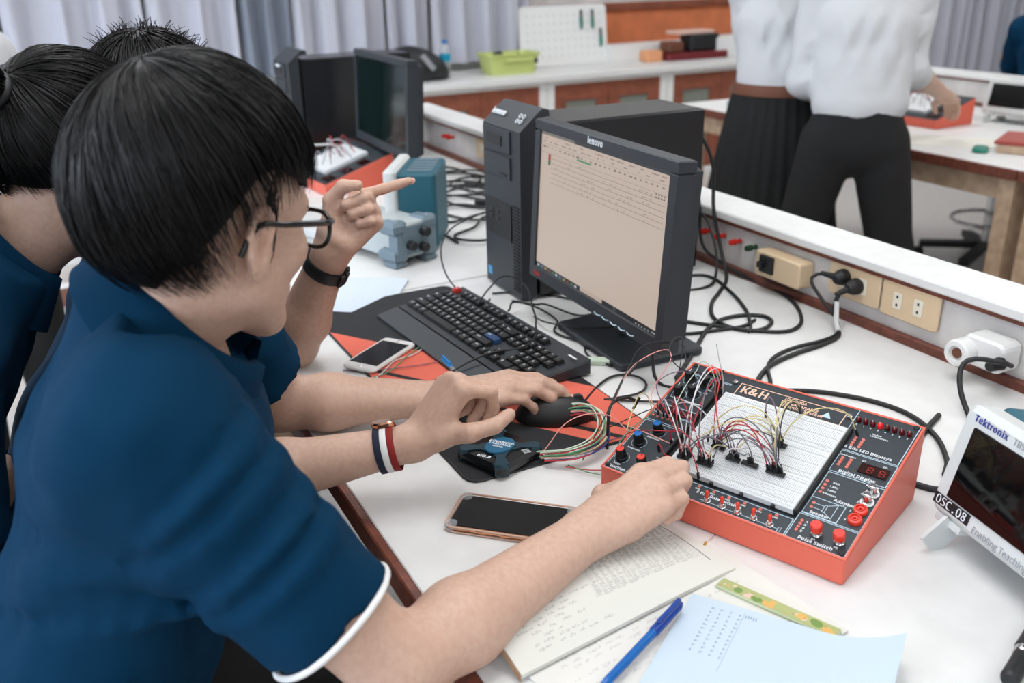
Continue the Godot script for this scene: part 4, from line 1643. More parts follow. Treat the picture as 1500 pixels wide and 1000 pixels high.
# the girl leaning in at the left
func person_girl():
	var o := thing("person", "girl with tied-back black hair leaning in at the left edge in a dark blue shirt", "person", Vector3(-.36, 0, -1.22))
	var neck := Vector3(-.035, 1.095, -1.215)
	var chest := Vector3(-.185, .955, -1.19)
	var belly := Vector3(-.29, .78, -1.19)
	var hip := Vector3(-.37, .57, -1.19)
	var rs := Vector3(-.135, 1.02, -1.05)
	var ls := Vector3(-.165, 1.01, -1.34)
	var re := Vector3(-.17, .76, -1.02)
	var le := Vector3(-.18, .76, -1.37)
	var body := MB.new()
	trunk(body, neck, chest, hip, rs, ls, rs.lerp(re, .8), ls.lerp(le, .8))
	var hb := frame_of(Vector3(.70, -.48, -.53))
	var hc := Vector3(.042, 1.158, -1.225)
	var f := Field.new(hc - Vector3(.17, .19, .15), hc + Vector3(.15, .15, .15), .006)
	head(f, hc, hb, neck - Vector3(.02, .03, 0), .048, .95)
	f.into(body)
	ears(body, hc, hb, .95)
	f = Field.new(Vector3(-.2, .52, -1.5), Vector3(.3, .86, -.9), .008)
	for s in 2:
		var e := re if s == 0 else le
		var w := Vector3(.02, .64, -1.12 if s == 0 else -1.24)
		forearm(f, e, w, w - e, Vector3(0, 0, -1 if s == 0 else 1), e + Vector3(0, .1, 0), .034, .9)
		hand(f, w, Vector3(.95, -.1, 0), Vector3(0, 1, 0), Vector3(0, 0, -1 if s == 0 else 1), [[30, 30, 20, 0], [30, 30, 20, 0], [30, 30, 20, 0], [30, 30, 20, 0]], [Vector3(.75, .6, -.2), Vector3(.9, .2, -.3), Vector3(.9, 0, -.3)], .92)
	f.into(body)
	part("body", body, M.skin, o).position = -o.position
	face_parts(o, hc, hb)
	var folds := []
	for k in 4: folds.append([Vector3(-.10 + .03 * k, 1.0 - .05 * k, -1.03), Vector3(-.02 + .01 * k, .88 - .05 * k, -1.10), .014, .004 if k % 2 else -.0045])
	var shirt := polo(neck, chest, belly, hip, rs, ls, rs.lerp(re, .78), ls.lerp(le, .78), Vector2(.07, .064), .155, .112, .012, folds, 12, Vector3(.78, .60, .14))
	part("shirt", shirt, M.navy, o).position = -o.position
	collar(o, neck + Vector3(-.022, -.012, 0), Vector3(.78, .60, .12), Vector3(.58, -.80, 0), .062, .050, M.navy, .4)
	var leg := MB.new()
	f = Field.new(Vector3(-.55, -.02, -1.45), Vector3(.30, .72, -.95), .02)
	f.oval(hip + Vector3(0, .08, 0), hip, Vector3(0, 0, 1), Vector2(.155, .11), Vector2(.17, .125))
	seated_legs(f, hip, .10, Vector3(.02, .53, -1.19))
	f.into(leg)
	part("trousers", leg, M.trousers, o).position = -o.position
	hair(o, hc, hb, Vector3(0, .042, -.010), Vector3(.083, .100, .104), Vector3(0, .42, -1.0), [128, 120, 104, 86, 74], 2600, .0012, 14, .003, .0)
	# the tail gathered behind
	var st := MB.new()
	var rg := RandomNumberGenerator.new()
	rg.seed = 9
	var root := hc + hb * Vector3(0, .055, -.108)
	for k in 500:
		var a := rg.randf() * TAU
		var r := sqrt(rg.randf())
		var off := Vector3(cos(a), sin(a), 0) * r
		var sp := rg.randf_range(.7, 1.0)
		st.tube(curve([root + hb * (off * .010), root + hb * (off * .030 * sp + Vector3(0, .004, -.030)), root + hb * (off * .036 * sp + Vector3(0, -.040, -.058)), root + hb * (off * .030 * sp + Vector3(0, -.115, -.052)), root + hb * (off * .012 + Vector3(0, -.19 - .04 * rg.randf(), -.045))], .02), .0022, 4, .0006)
	part("ponytail", st, M.hair, o).position = -o.position
	part("hair_tie", ring(root + hb * Vector3(0, .002, -.012), hb * Vector3(0, .1, -1), .019, .006), M.black, o).position = -o.position
	stool(Vector3(-.37, .44, -1.19), "black round stool under the leaning girl")

# people further off
func stand(o: Node3D, feet: Vector3, face: Vector3, hgt: float, r_hand: Vector3, l_hand: Vector3, r_elb: Vector3, l_elb: Vector3, skirt: bool, top: Material, low: Material, lean := 0.0, stance := .11, sleeve := .98):
	face = Vector3(face.x, 0, face.z).normalized()
	var rt := face.cross(Vector3.UP)
	var s := hgt / 1.7
	var hip := feet + Vector3.UP * .90 * s
	var chest := feet + Vector3.UP * 1.25 * s + face * lean * .6
	var neck := feet + Vector3.UP * 1.43 * s + face * lean
	var rs := neck + rt * .155 * s - Vector3.UP * .055 * s
	var ls := neck - rt * .155 * s - Vector3.UP * .055 * s
	var body := MB.new()
	trunk(body, neck, chest, hip, rs, ls, r_elb, l_elb)
	var hb := frame_of(face + Vector3(0, -.25, 0))
	var hc := neck + Vector3.UP * .11 * s + face * .035
	var f := Field.new(hc - Vector3(.16, .2, .16), hc + Vector3(.16, .15, .16), .009)
	head(f, hc, hb, neck - Vector3(0, .03, 0), .05, .97)
	f.into(body)
	ears(body, hc, hb, .97)
	for e in [[r_elb, r_hand, 1.0], [l_elb, l_hand, -1.0]]:
		var d: Vector3 = (e[1] - e[0]).normalized()
		f = Field.new((e[0] as Vector3).min(e[1]) - Vector3.ONE * .2, (e[0] as Vector3).max(e[1]) + Vector3.ONE * .2, .008)
		var th: Vector3 = (-rt * e[2]) + face * .3
		forearm(f, e[0], e[1], d, th, (e[0] as Vector3) + Vector3(0, .05, 0), .034, .95)
		hand(f, e[1], d, th.cross(d) * e[2] * -1.0, th, [[25, 30, 20, 0], [28, 30, 20, 0], [30, 32, 20, 0], [32, 34, 20, 0]], [Vector3(.75, .6, -.2), Vector3(.9, .2, -.3), Vector3(.9, 0, -.3)], .95)
		f.into(body)
	var sk := MB.new()
	part("body", body, M.skin, o).position = -o.position
	face_parts(o, hc, hb)
	hair(o, hc, hb, Vector3(0, .045, -.01), Vector3(.086, .103, .105), Vector3(0, .9, -.4), [108, 104, 98, 112, 124] if not skirt else [108, 112, 120, 125, 130], 350, .0024, 41, .006)
	# shirt with full sleeves
	f = Field.new(hip - Vector3(.42, .12, .42), neck + Vector3(.42, .1, .42), .013)
	f.oval(chest + (neck - chest) * .4, chest, rt, Vector2(.125, .085) * s, Vector2(.160, .112) * s, .05)
	f.oval(chest, hip + Vector3.UP * .09, rt, Vector2(.160, .112) * s, Vector2(.158, .122) * s, .05)
	f.cone(rs, rs.lerp(neck, .8), .066, .055, .05)
	f.cone(ls, ls.lerp(neck, .8), .066, .055, .05)
	f.cone(chest, neck, .09, .062, .05)
	for e in [[rs, r_elb, r_hand], [ls, l_elb, l_hand]]:
		f.cone(e[0], e[1], .060, .052, .03)
		if sleeve > .5: f.cone(e[1], (e[1] as Vector3).lerp(e[2], .16), .056, .050, .02)
	f.cut(hip + Vector3.UP * (.03 if not skirt else .10), Vector3(0, -1, 0))
	f.cut(neck + Vector3.UP * .012, Vector3.UP, .12)
	for k in 9:
		var a := chest + rt * (-.15 + .037 * k) - face * .12 + Vector3(0, .08 - .03 * (k % 3), 0)
		f.ridge(a, a + Vector3(0, -.22, 0) + rt * (.10 if k % 2 else -.08), .02,   .014 if k % 2 else -.014)
	for e in [[rs, r_elb], [ls, l_elb]]:
		for k in 4:
			var a: Vector3 = (e[0] as Vector3).lerp(e[1], .3 + .2 * k)
			f.ridge(a + rt * .06 - face * .05, a - rt * .06 - face * .07 + Vector3(0, -.05, 0), .015, .007 if k % 2 else -.006)
	var ns := FastNoiseLite.new()
	ns.seed = 3
	ns.frequency = 5.0
	f.wobble(ns, .008)
	var sh := MB.new()
	f.into(sh)
	part("shirt", sh, top, o).position = -o.position
	collar(o, neck + Vector3(0, -.012, 0), Vector3.UP + face * .2, face, .058, .04, top, .3)
	if skirt:
		var rows := []
		for i in 14:
			var v := i / 13.0
			var row := PackedVector3Array()
			for j in 120:
				var a := TAU * j / 120
				var rr := lerpf(.150, .27, pow(v, .85)) + (.006 + .012 * v) * absf(sin(a * 15.0)) 
				row.append(hip + Vector3.UP * (.105 - .74 * v) + (rt * cos(a) + face * sin(a) * .86) * rr)
			rows.append(row)
		var m := MB.new()
		m.grid(rows)
		m.cap(rows[0], Vector3.UP)
		part("pleated_skirt", m, low, o).position = -o.position
		m = MB.new()
		rows = []
		for q in [[.0, .152], [.0, .158], [.038, .156], [.038, .15]]:
			var row := PackedVector3Array()
			for j in 60:
				var a := TAU * j / 60
				row.append(hip + Vector3.UP * (.085 + q[0]) + (rt * cos(a) + face * sin(a) * .86) * (q[1] + .006))
			rows.append(row)
		m.grid(rows)
		part("belt", m, M.brown, o, "brown leather belt").position = -o.position
		var shoe := MB.new()
		var fs := Field.new(feet - Vector3(.3, .02, .3), feet + Vector3(.3, .4, .3), .014)
		for q in [-1.0, 1.0]:
			fs.cone(feet + rt * q * .09 + Vector3.UP * .35, feet + rt * q * .09 + Vector3.UP * .08, .05, .035)
			fs.cone(feet + rt * q * .09 + Vector3.UP * .05 - face * .05, feet + rt * q * .1 + Vector3.UP * .035 + face * .15, .04, .035, .02)
		fs.into(shoe)
		part("shoes", shoe, M.black, o).position = -o.position
	else:
		f = Field.new(feet - Vector3(.45, .02, .45), hip + Vector3(.45, .2, .45), .014)
		f.oval(hip + Vector3.UP * .12, hip - Vector3.UP * .04, rt, Vector2(.138, .112) * s, Vector2(.158, .124) * s, .04)
		for q in [-1.0, 1.0]:
			var ft: Vector3 = feet + rt * q * stance
			var kn: Vector3 = ft.lerp(hip, .52) + rt * q * .045
			f.cone(hip + rt * q * .080 - Vector3.UP * .05, kn, .094, .074, .02)
			f.cone(kn, ft + Vector3.UP * .07, .074, .060, .02)
			f.cone(ft + Vector3.UP * .045 - face * .05, ft + Vector3.UP * .035 + face * .17, .043, .038, .02)
			for k in 4: f.ridge(hip + rt * q * .15 - Vector3.UP * (.08 + .05 * k) - face * .1, hip + rt * q * .03 - Vector3.UP * (.12 + .07 * k) - face * .12, .016, .007 if k % 2 else -.006)
		var lg := MB.new()
		f.into(lg)
		part("trousers", lg, low, o).position = -o.position

func bystanders():
	var at := Vector3(2.40, 0, -2.56)
	var o := thing("person", "standing girl in white blouse, brown belt and long black pleated skirt, back turned", "person", at)
	stand(o, at, Vector3(.72, 0, -.69), 1.60, Vector3(2.66, .92, -2.68), Vector3(2.52, .90, -2.86), Vector3(2.52, 1.05, -2.52), Vector3(2.40, 1.05, -2.72), true, M.shirt_white, M.trousers, .03)
	at = Vector3(2.41, 0, -2.20)
	o = thing("person", "standing man in untucked white shirt and black trousers reaching towards the far bench", "person", at)
	stand(o, at, Vector3(.62, 0, -.78), 1.62, Vector3(2.90, .915, -2.27), Vector3(2.62, .86, -2.55), Vector3(2.575, 1.03, -2.16), Vector3(2.315, 1.0, -2.36), false, M.shirt_white, M.trousers, .05, .235)
	at = Vector3(-.16, 0, -2.75)
	o = thing("person", "person at the far left edge of whom only a white sleeve shows", "person", at)
	stand(o, at, Vector3(-.3, 0, -.95), 1.46, Vector3(-.12, .75, -3.05), Vector3(-.36, .75, -3.0), Vector3(.0, .94, -2.80), Vector3(-.36, .9, -2.7), false, M.shirt_white, M.trousers, .05)
	# seated beyond the far partition
	at = Vector3(4.32, 0, -2.78)
	o = thing("person", "person in a dark blue shirt cut off by the right edge, beyond the far bench", "person", at)
	stool(Vector3(4.33, .43, -2.80), "black round stool under the person in the dark blue shirt")
	var hip := Vector3(4.33, .56, -2.80)
	var nk := Vector3(4.42, 1.08, -2.86)
	var ch := Vector3(4.36, .94, -2.81)
	var rs := Vector3(4.47, 1.02, -2.68)
	var ls := Vector3(4.31, 1.02, -2.98)
	var re := Vector3(4.60, .80, -2.70)
	var le := Vector3(4.44, .80, -3.10)
	var body := MB.new()
	trunk(body, nk, ch, hip, rs, ls, re, le)
	var hb := frame_of(Vector3(.7, -.3, -.6))
	var hc := nk + Vector3(.05, .11, -.03)
	var f := Field.new(hc - Vector3(.16, .2, .16), hc + Vector3(.16, .15, .16), .009)
	head(f, hc, hb, nk - Vector3(0, .03, 0), .05)
	f.into(body)
	for e in [[re, 1.0], [le, -1.0]]:
		var w: Vector3 = e[0] + Vector3(.15, -.13, -.10)
		f = Field.new(w - Vector3.ONE * .25, w + Vector3.ONE * .25, .009)
		forearm(f, e[0], w, w - e[0], Vector3(0, .3, -e[1]), e[0] + Vector3(-.05, .09, 0), .036)
		hand(f, w, Vector3(.8, -.2, -.5), Vector3(0, 1, 0), Vector3(-.5 * e[1], 0, -.8 * e[1]), [[30, 30, 20, 0], [30, 30, 20, 0], [30, 30, 20, 0], [30, 30, 20, 0]], [Vector3(.75, .6, -.2), Vector3(.9, .2, -.3), Vector3(.9, 0, -.3)])
		f.into(body)
	part("body", body, M.skin, o).position = -o.position
	hair(o, hc, hb, Vector3(0, .045, -.01), Vector3(.086, .103, .105), Vector3(0, .9, -.4), [108, 104, 98, 112, 124], 350, .0024, 41, .006)
	part("polo_shirt", polo(nk, ch, Vector3(4.33, .76, -2.80), hip, rs, ls, rs.lerp(re, .8), ls.lerp(le, .8), Vector2(.076, .07), .17, .11, .014, [], 5), M.navy, o).position = -o.position
	var lg := MB.new()
	f = Field.new(Vector3(3.95, -.02, -3.5), Vector3(5.1, .72, -2.4), .02)
	f.oval(hip + Vector3(0, .08, 0), hip, Vector3(.6, 0, .8), Vector2(.165, .115), Vector2(.175, .125))
	for s in [-1.0, 1.0]:
		var hp: Vector3 = hip + Vector3(.06, 0, .08) * s
		var kn: Vector3 = hip + Vector3(.31, -.03, -.24) + Vector3(.07, 0, .09) * s
		f.cone(hp, kn, .085, .062, .03)
		f.cone(kn, Vector3(kn.x - .03, .09, kn.z + .02), .06, .042, .02)
		f.cone(Vector3(kn.x - .05, .045, kn.z + .04), Vector3(kn.x + .1, .035, kn.z - .08), .042, .034, .02)
	f.into(lg)
	part("trousers", lg, M.trousers, o).position = -o.position

# ---------------------------------------------------------------- the electronics trainer
var tr_root: Node3D
var tr_pf: Transform3D

func tp(u: float, v: float, h := 0.0) -> Vector3:
	return tr_pf * (Vector3(u, h, -v) * .001)

func trainer():
	var at := Vector3(.575, DESK, -.875)
	var turn := .383 - PI / 2
	var t := thing("electronics_trainer", "orange electronics trainer console with dark panel and breadboard in front of the right hand", "trainer", at, turn)
	tr_root = t
	var sl := atan2(.068, .227)
	tr_pf = Transform3D(Basis(Vector3.RIGHT, Vector3(0, cos(sl), sin(sl)), Vector3(0, -sin(sl), cos(sl))), Vector3(0, .033, 0))
	var W := 322.0
	var D := 237.0
	# case: a wedge whose rim stands a little proud of the panel
	var m := MB.new()
	var side := PackedVector2Array([Vector2(0, .003), Vector2(.003, 0), Vector2(.224, 0), Vector2(.227, .003), Vector2(.227, .101), Vector2(0, .033)])
	m.prism(side, 0, W * .001, .0022, Transform3D(Basis(Vector3(0, 0, -1), Vector3(1, 0, 0), Vector3(0, 1, 0)), Vector3.ZERO))
	part("case", m, M.orange, t, "orange moulded case")
	m = MB.new()
	for e in [[0, 0, W, 3.0], [0, D - 3, W, 3.0], [0, 3, 3.0, D - 6], [W - 3, 3, 3.0, D - 6]]:
		m.box(e[2] * .001, .0022, e[3] * .001, Vector3((e[0] + e[2] / 2) * .001, 0, -(e[1] + e[3] / 2) * .001), .0006, tr_pf)
	part("rim", m, M.orange, t)
	m = MB.new()
	m.box(W * .001 - .006, .0012, D * .001 - .006, Vector3(W * .0005, 0, -D * .0005), 0, tr_pf)
	part("panel", m, M.tr_panel, t, "dark slate control panel")
	for q in [[.02, -.02], [.30, -.02], [.02, -.20], [.30, -.20]]:
		m = MB.new()
		m.cyl(.008, .004, Vector3(q[0], -.0005, q[1]), .001, 12)
		part("foot", m, M.rubber, t)
	# printed frames
	m = MB.new()
	for r in [[4, 3, 68, 103], [4, 106, 68, 122], [4, 124, 68, 138], [16, 212, 72, 214], [4, 141, 68, 158], [242, 160, 317, 235], [251, 120, 318, 158], [252, 44, 319, 117], [252, 45, 292, 72], [251, 3, 319, 42], [70, 3, 249, 29]]:
		frame_print(m, r[0], r[1], r[2], r[3], .9)
	# schematic of the speaker, the switch line
	line_print(m, 258, 63, 271, 63)
	line_print(m, 258, 56, 271, 56)
	frame_print(m, 271, 54, 274, 65, .7)
	for q in [[274, 65, 284, 71], [284, 71, 284, 48], [284, 48, 274, 54]]: line_print(m, q[0], q[1], q[2], q[3])
	line_print(m, 140, 8, 240, 8)
	line_print(m, 240, 5, 240, 11)
	line_print(m, 243, 5, 243, 11)
	for kx in [[16, 26], [48, 25], [21, 60], [33, 88], [18, 166], [17, 199], [42, 198], [36, 174]]:
		for g in 13:
			var a0 := deg_to_rad(-50 + g * 23.0)
			var a1 := deg_to_rad(-50 + g * 23.0 + 15)
			line_print(m, kx[0] + 10.2 * cos(a0), kx[1] + 10.2 * sin(a0), kx[0] + 10.2 * cos(a1), kx[1] + 10.2 * sin(a1), .55)
	part("printed_lines", m, M.tr_print, t, "pale blue printed frame lines")
	m = MB.new()
	for e in [["Function Generator", 36, 8, 4.4], ["8 Bits LED Displays", 279, 166, 4.6], ["Digital Display", 283, 123.5, 4.6], ["Adaptor", 288, 77, 4.6], ["Speaker", 271, 48.5, 4.2], ["Pulse Switch", 284, 8, 4.8], ["8 Bits Data Switches", 160, 17.5, 4.4], ["Frequency", 21, 47, 2.8], ["Amplitude", 33, 75, 2.8], ["Range", 16, 14.5, 2.6], ["Function", 48, 14, 2.6], ["Hi-Red", 277, 199, 2.6], ["LO-NC Green", 281, 195.5, 2.6], ["D1", 281, 151, 2.8], ["D0", 306, 151, 2.8], ["INPUT INPUT", 261, 151, 2.2], ["DC Power Supply", 40, 158, 2.8], ["ON", 26, 222, 2.6], ["PA", 280, 12, 2.8], ["PB", 306, 12, 2.8], ["OUTPUT", 62, 84, 2.4], ["TTL", 58, 46, 2.4], ["GND", 60, 40, 2.4], ["+5V  -5V", 56, 190, 2.6], ["0 ~ +15V", 24, 182, 2.6], ["0 ~ -15V", 46, 182, 2.6], ["1", 300, 100, 3], ["2", 300, 86, 3], ["3", 298, 70, 3], ["4", 298, 55, 3]]:
		m.add_mesh(words(e[0], e[3] * .001, true, .0001), tr_pf * lay(Vector3(e[1], 1.5, -e[2]) * .001, Vector3.RIGHT, Vector3(0, 0, -1)))
	for i in 4:
		m.add_mesh(words(["GND", "1.BNC", "2.BNC", "3.Banana"][i], .0026, true, .0001), tr_pf * lay(Vector3(268, 1.5, -(102 - i * 6.6)) * .001, Vector3.RIGHT, Vector3(0, 0, -1)))
		m.add_mesh(words(["A", "A'", "B", "B'"][i], .003, true, .0001), tr_pf * lay(Vector3(264, 1.5, -(32 - i * 5)) * .001, Vector3.RIGHT, Vector3(0, 0, -1)))
	for i in 8:
		m.add_mesh(words(str(i), .0026, true, .0001), tr_pf * lay(Vector3(248 + i * 8.9, 1.5, -208) * .001, Vector3.RIGHT, Vector3(0, 0, -1)))
		if i < 6: m.add_mesh(words("SW%d" % i, .0024, true, .0001), tr_pf * lay(Vector3(129 + i * 20.2, 1.5, -22) * .001, Vector3.RIGHT, Vector3(0, 0, -1)))
	part("panel_lettering", m, M.print_white, t)
	# name plate: peach frame, big letters
	m = MB.new()
	frame_print(m, 84, 197, 230, 222, 1.3)
	for e in [["K&H", 108, 211, 14.0], ["IDL-800A", 164, 216.6, 5.2], ["Digital-Analog", 172, 210, 5.4], ["Training System", 178, 203.6, 5.2]]:
		m.add_mesh(words(e[0], e[3] * .001, true, .0001), tr_pf * lay(Vector3(e[1], 1.5, -e[2]) * .001, Vector3(1, 0, 0) if e[3] < 10 else Vector3(1, 0, 0), Vector3(0, 0, -1)))
	part("name_plate", m, M.print_peach, t, "peach framed name plate lettering")
	m = MB.new()
	for q in [[203, 204, 216, 204, 209.5, 215], ]:
		m.prism(PackedVector2Array([Vector2(q[0], -q[1]) * .001, Vector2(q[2], -q[3]) * .001, Vector2(q[4], -q[5]) * .001]), .0012, .0015, 0, tr_pf)
	part("printed_triangle", m, M.tr_print, t)
	# knobs
	for q in [[16, 26, 1], [48, 25, 1], [21, 60, 2], [33, 88, 2], [18, 166, 0], [17, 199, 0], [42, 198, 0], [36, 174, 0]]:
		m = MB.new()
		m.lathe(PackedVector2Array([Vector2(0, 0), Vector2(.0078, 0), Vector2(.0078, .0025), Vector2(.0066, .004), Vector2(.0058, .0155), Vector2(.0052, .0165), Vector2(0, .0165)]), 20, tr_pf * Transform3D(Basis(), Vector3(q[0], 1, -q[1]) * .001))
		for g in 20:
			var a := TAU * g / 20
			m.bar(tr_pf * (Vector3(q[0], 4.5, -q[1]) * .001 + Vector3(cos(a), 0, sin(a)) * .0064), tr_pf * (Vector3(q[0], 16, -q[1]) * .001 + Vector3(cos(a), 0, sin(a)) * .0056), .0008, .0008)
		var k := part("knob", m, M.rubber, t)
		m = MB.new()
		m.cyl(.0052, .0012, Vector3(q[0], 17.3, -q[1]) * .001, .0004, 20, -1.0, tr_pf)
		if q[2]: part("cap", m, M.red_cap if q[2] == 1 else M.blue, k, "orange-red cap" if q[2] == 1 else "blue cap")
		m = MB.new()
		m.box(.0009, .0004, .005, Vector3(q[0], (18.4 if q[2] else 17.4), -q[1] - 3) * .001, 0, tr_pf)
		part("pointer", m, M.rubber if q[2] else M.print_white, k)
	# rocker switch
	m = MB.new()
	m.box(.021, .003, .015, Vector3(39, 1, -228) * .001, .0006, tr_pf)
	var rk := part("rocker_switch", m, M.rubber, t)
	m = MB.new()
	var prof := PackedVector2Array([Vector2(-.0078, 0), Vector2(.0078, 0), Vector2(.0078, .0022), Vector2(.0, .0012), Vector2(-.0078, .0050)])
	m.prism(prof, -.0055, .0055, 0, tr_pf * Transform3D(Basis(Vector3.RIGHT, Vector3(0, 0, 1), Vector3(0, 1, 0)), Vector3(39, 4, -228) * .001))
	part("rocker", m, M.red_glow, rk, "red lit rocker")
	for q in [[8, 231], [6, 8], [313, 231], [314, 8]]:
		m = MB.new()
		m.cyl(.0036, .0022, Vector3(q[0], 1, -q[1]) * .001, .0008, 14, -1.0, tr_pf)
		m.box(.005, .0003, .0008, Vector3(q[0], 3.2, -q[1]) * .001, 0, tr_pf)
		part("screw", m, M.rubber, t)
	for q in [[76, 219], [236, 216]]:
		m = MB.new()
		m.cyl(.0035, .005, Vector3(q[0], 1, -q[1]) * .001, .001, 14, -1.0, tr_pf)
		part("post", m, M.chrome, t)
	# eight lamps, the fourth lit
	for i in 8:
		m = MB.new()
		m.lathe(PackedVector2Array([Vector2(.0034, 0), Vector2(.0034, .0035), Vector2(.0031, .0052), Vector2(.0018, .0068), Vector2(0, .0073)]), 14, tr_pf * Transform3D(Basis(), Vector3(248 + i * 8.9, 1, -215) * .001))
		part("indicator_led", m, M.led_on if i == 3 else M.led_off, t, "lit red indicator" if i == 3 else "")
	# seven-segment window and the small window by the generator
	m = MB.new()
	m.box(.034, .0015, .0165, Vector3(297, 1.0, -139) * .001, 0, tr_pf)
	var wd := part("digit_window", m, M.window_red, t, "dark red digit window")
	m = MB.new()
	for dg in 2:
		seven_seg(m, 290 + dg * 14.0, 133.5, 9.0, 6.0)
	part("digit_segments", m, M.segment, wd)
	m = MB.new()
	m.box(.062, .0015, .013, Vector3(36, 1.0, -131) * .001, 0, tr_pf)
	var w2 := part("display_window", m, M.window_red, t)
	m = MB.new()
	for dg in 4: seven_seg(m, 26 + dg * 9.0, 127.5, 7.0, 4.4)
	part("digit_segments", m, M.segment, w2)
	# tip jacks: little pink rings with a hole
	var jk := []
	for i in 4:
		jk.append([257, 185 - i * 4.7]); jk.append([266, 185 - i * 4.7])
		jk.append([257, 146 - i * 4.4]); jk.append([267, 146 - i * 4.4])
		jk.append([257, 102 - i * 6.6]); jk.append([258, 32 - i * 5.0])
	jk.append([258, 63]); jk.append([258, 56])
	for i in 6: jk.append([129 + i * 20.2, 26])
	for i in 5: jk.append([8 + i * 7.5, 115])
	for i in 3: jk.append([62, 98 - i * 26])
	for i in 4: jk.append([62, 208 - i * 5.5]); 
	var ring_m: ArrayMesh
	for q in jk:
		if ring_m == null:
			m = MB.new()
			m.lathe(PackedVector2Array([Vector2(.0006, -.0002), Vector2(.0007, .0010), Vector2(.0014, .0014), Vector2(.0019, .001), Vector2(.0021, 0)]), 12)
			m.cyl(.0007, .0004, Vector3(0, .0001, 0), 0, 8)
			ring_m = m.done()
		var p := part("tip_jack", ring_m, M.pink, t)
		p.transform = tr_pf * Transform3D(Basis(), Vector3(q[0], 1.1, -q[1]) * .001)
	# toggle switches
	for i in 5:
		var c := Vector3(149 + i * 20.2, 1, -9) * .001
		m = MB.new()
		m.cyl(.0050, .0022, c, .0004, 6, -1.0, tr_pf)
		m.cyl(.0036, .0045, c + Vector3(0, .0022, 0), .0004, 14, .003, tr_pf)
		var tg := part("toggle_switch", m, M.chrome, t)
		m = MB.new()
		m.cyl(.0016, .007, Vector3.ZERO, .0003, 10, .0024, tr_pf * Transform3D(Basis(Vector3.RIGHT, -.32), c + Vector3(0, .006, 0)))
		m.sphere(tr_pf * (c + Vector3(0, .006, 0) + Basis(Vector3.RIGHT, -.32) * Vector3(0, .0072, 0)), Vector3.ONE * .0025, 7)
		part("lever", m, M.red_cap, tg, "orange-red lever")
	# push buttons
	for q in [[280, 21], [306, 21]]:
		var c := Vector3(q[0], 1, -q[1]) * .001
		m = MB.new()
		m.cyl(.0068, .0020, c, .0004, 6, -1.0, tr_pf)
		m.cyl(.0048, .0050, c + Vector3(0, .002, 0), .0004, 16, -1.0, tr_pf)
		var pb := part("push_button", m, M.chrome, t)
		m = MB.new()
		m.cyl(.0066, .0105, c + Vector3(0, .006, 0), .001, 20, -1.0, tr_pf)
		part("cap", m, M.red_cap, pb, "orange-red button cap")
	# banana sockets
	for q in [[308, 74], [308, 58]]:
		m = MB.new()
		m.lathe(PackedVector2Array([Vector2(.0016, -.001), Vector2(.0016, .0045), Vector2(.0034, .0050), Vector2(.0034, .0035), Vector2(.0052, .0035), Vector2(.0052, .0055), Vector2(.0075, .0050), Vector2(.0082, .0030), Vector2(.0082, 0)]), 24, tr_pf * Transform3D(Basis(), Vector3(q[0], 1, -q[1]) * .001))
		m.cyl(.0017, .001, Vector3(q[0], 1.2, -q[1]) * .001, 0, 10, -1.0, tr_pf)
		part("banana_socket", m, M.red_cap, t, "orange-red banana socket")
	# coaxial sockets
	for q in [[309, 105], [309, 90]]:
		var c := Vector3(q[0], 1, -q[1]) * .001
		m = MB.new()
		m.cyl(.0078, .0016, c, .0004, 24, -1.0, tr_pf)
		var bs := part("coaxial_socket", m, M.white, t)
		m = MB.new()
		m.lathe(PackedVector2Array([Vector2(.0062, .0016), Vector2(.0062, .0030), Vector2(.0050, .0034), Vector2(.0050, .0135), Vector2(.0042, .0135), Vector2(.0040, .006), Vector2(0, .006)]), 20, tr_pf * Transform3D(Basis(), c))
		for s in [-1, 1]: m.cyl(.001, .0065, Vector3.ZERO, 0, 8, -1.0, tr_pf * Transform3D(Basis(Vector3(0, 0, 1), -s * PI / 2), c + Vector3(0, .011, 0)))
		part("barrel", m, M.chrome, bs, "chrome coaxial barrel")
	# the black tray
	m = MB.new()
	m.box(.186, .0012, .160, Vector3(157, 1, -115) * .001, .001, tr_pf)
	for e in [[66, 115, 4, 158, .009], [248, 115, 4, 158, .007], [157, 193, 186, 3, .004], [80, 36, 30, 3.5, .009], [236, 36, 26, 3.5, .009]]:
		m.box(e[2] * .001, e[4], e[3] * .001, Vector3(e[0], 1, -e[1]) * .001, .0008, tr_pf)
	part("board_tray", m, M.rubber, t, "black breadboard tray")
	breadboard()

func frame_print(m: MB, u0: float, v0: float, u1: float, v1: float, w: float):
	for q in [[u0, v0, u1, v0], [u1, v0, u1, v1], [u1, v1, u0, v1], [u0, v1, u0, v0]]: line_print(m, q[0], q[1], q[2], q[3], w)

func line_print(m: MB, u0: float, v0: float, u1: float, v1: float, w := .7):
	var a := Vector3(u0, 1.2, -v0) * .001
	var b := Vector3(u1, 1.2, -v1) * .001
	var d := b - a
	var s := d.normalized().cross(Vector3.UP) * w * .0005
	var e := d.normalized() * w * .0005
	var h := Vector3.UP * .00022
	m.quad(tr_pf * (a - s - e + h), tr_pf * (b - s + e + h), tr_pf * (b + s + e + h), tr_pf * (a + s - e + h))

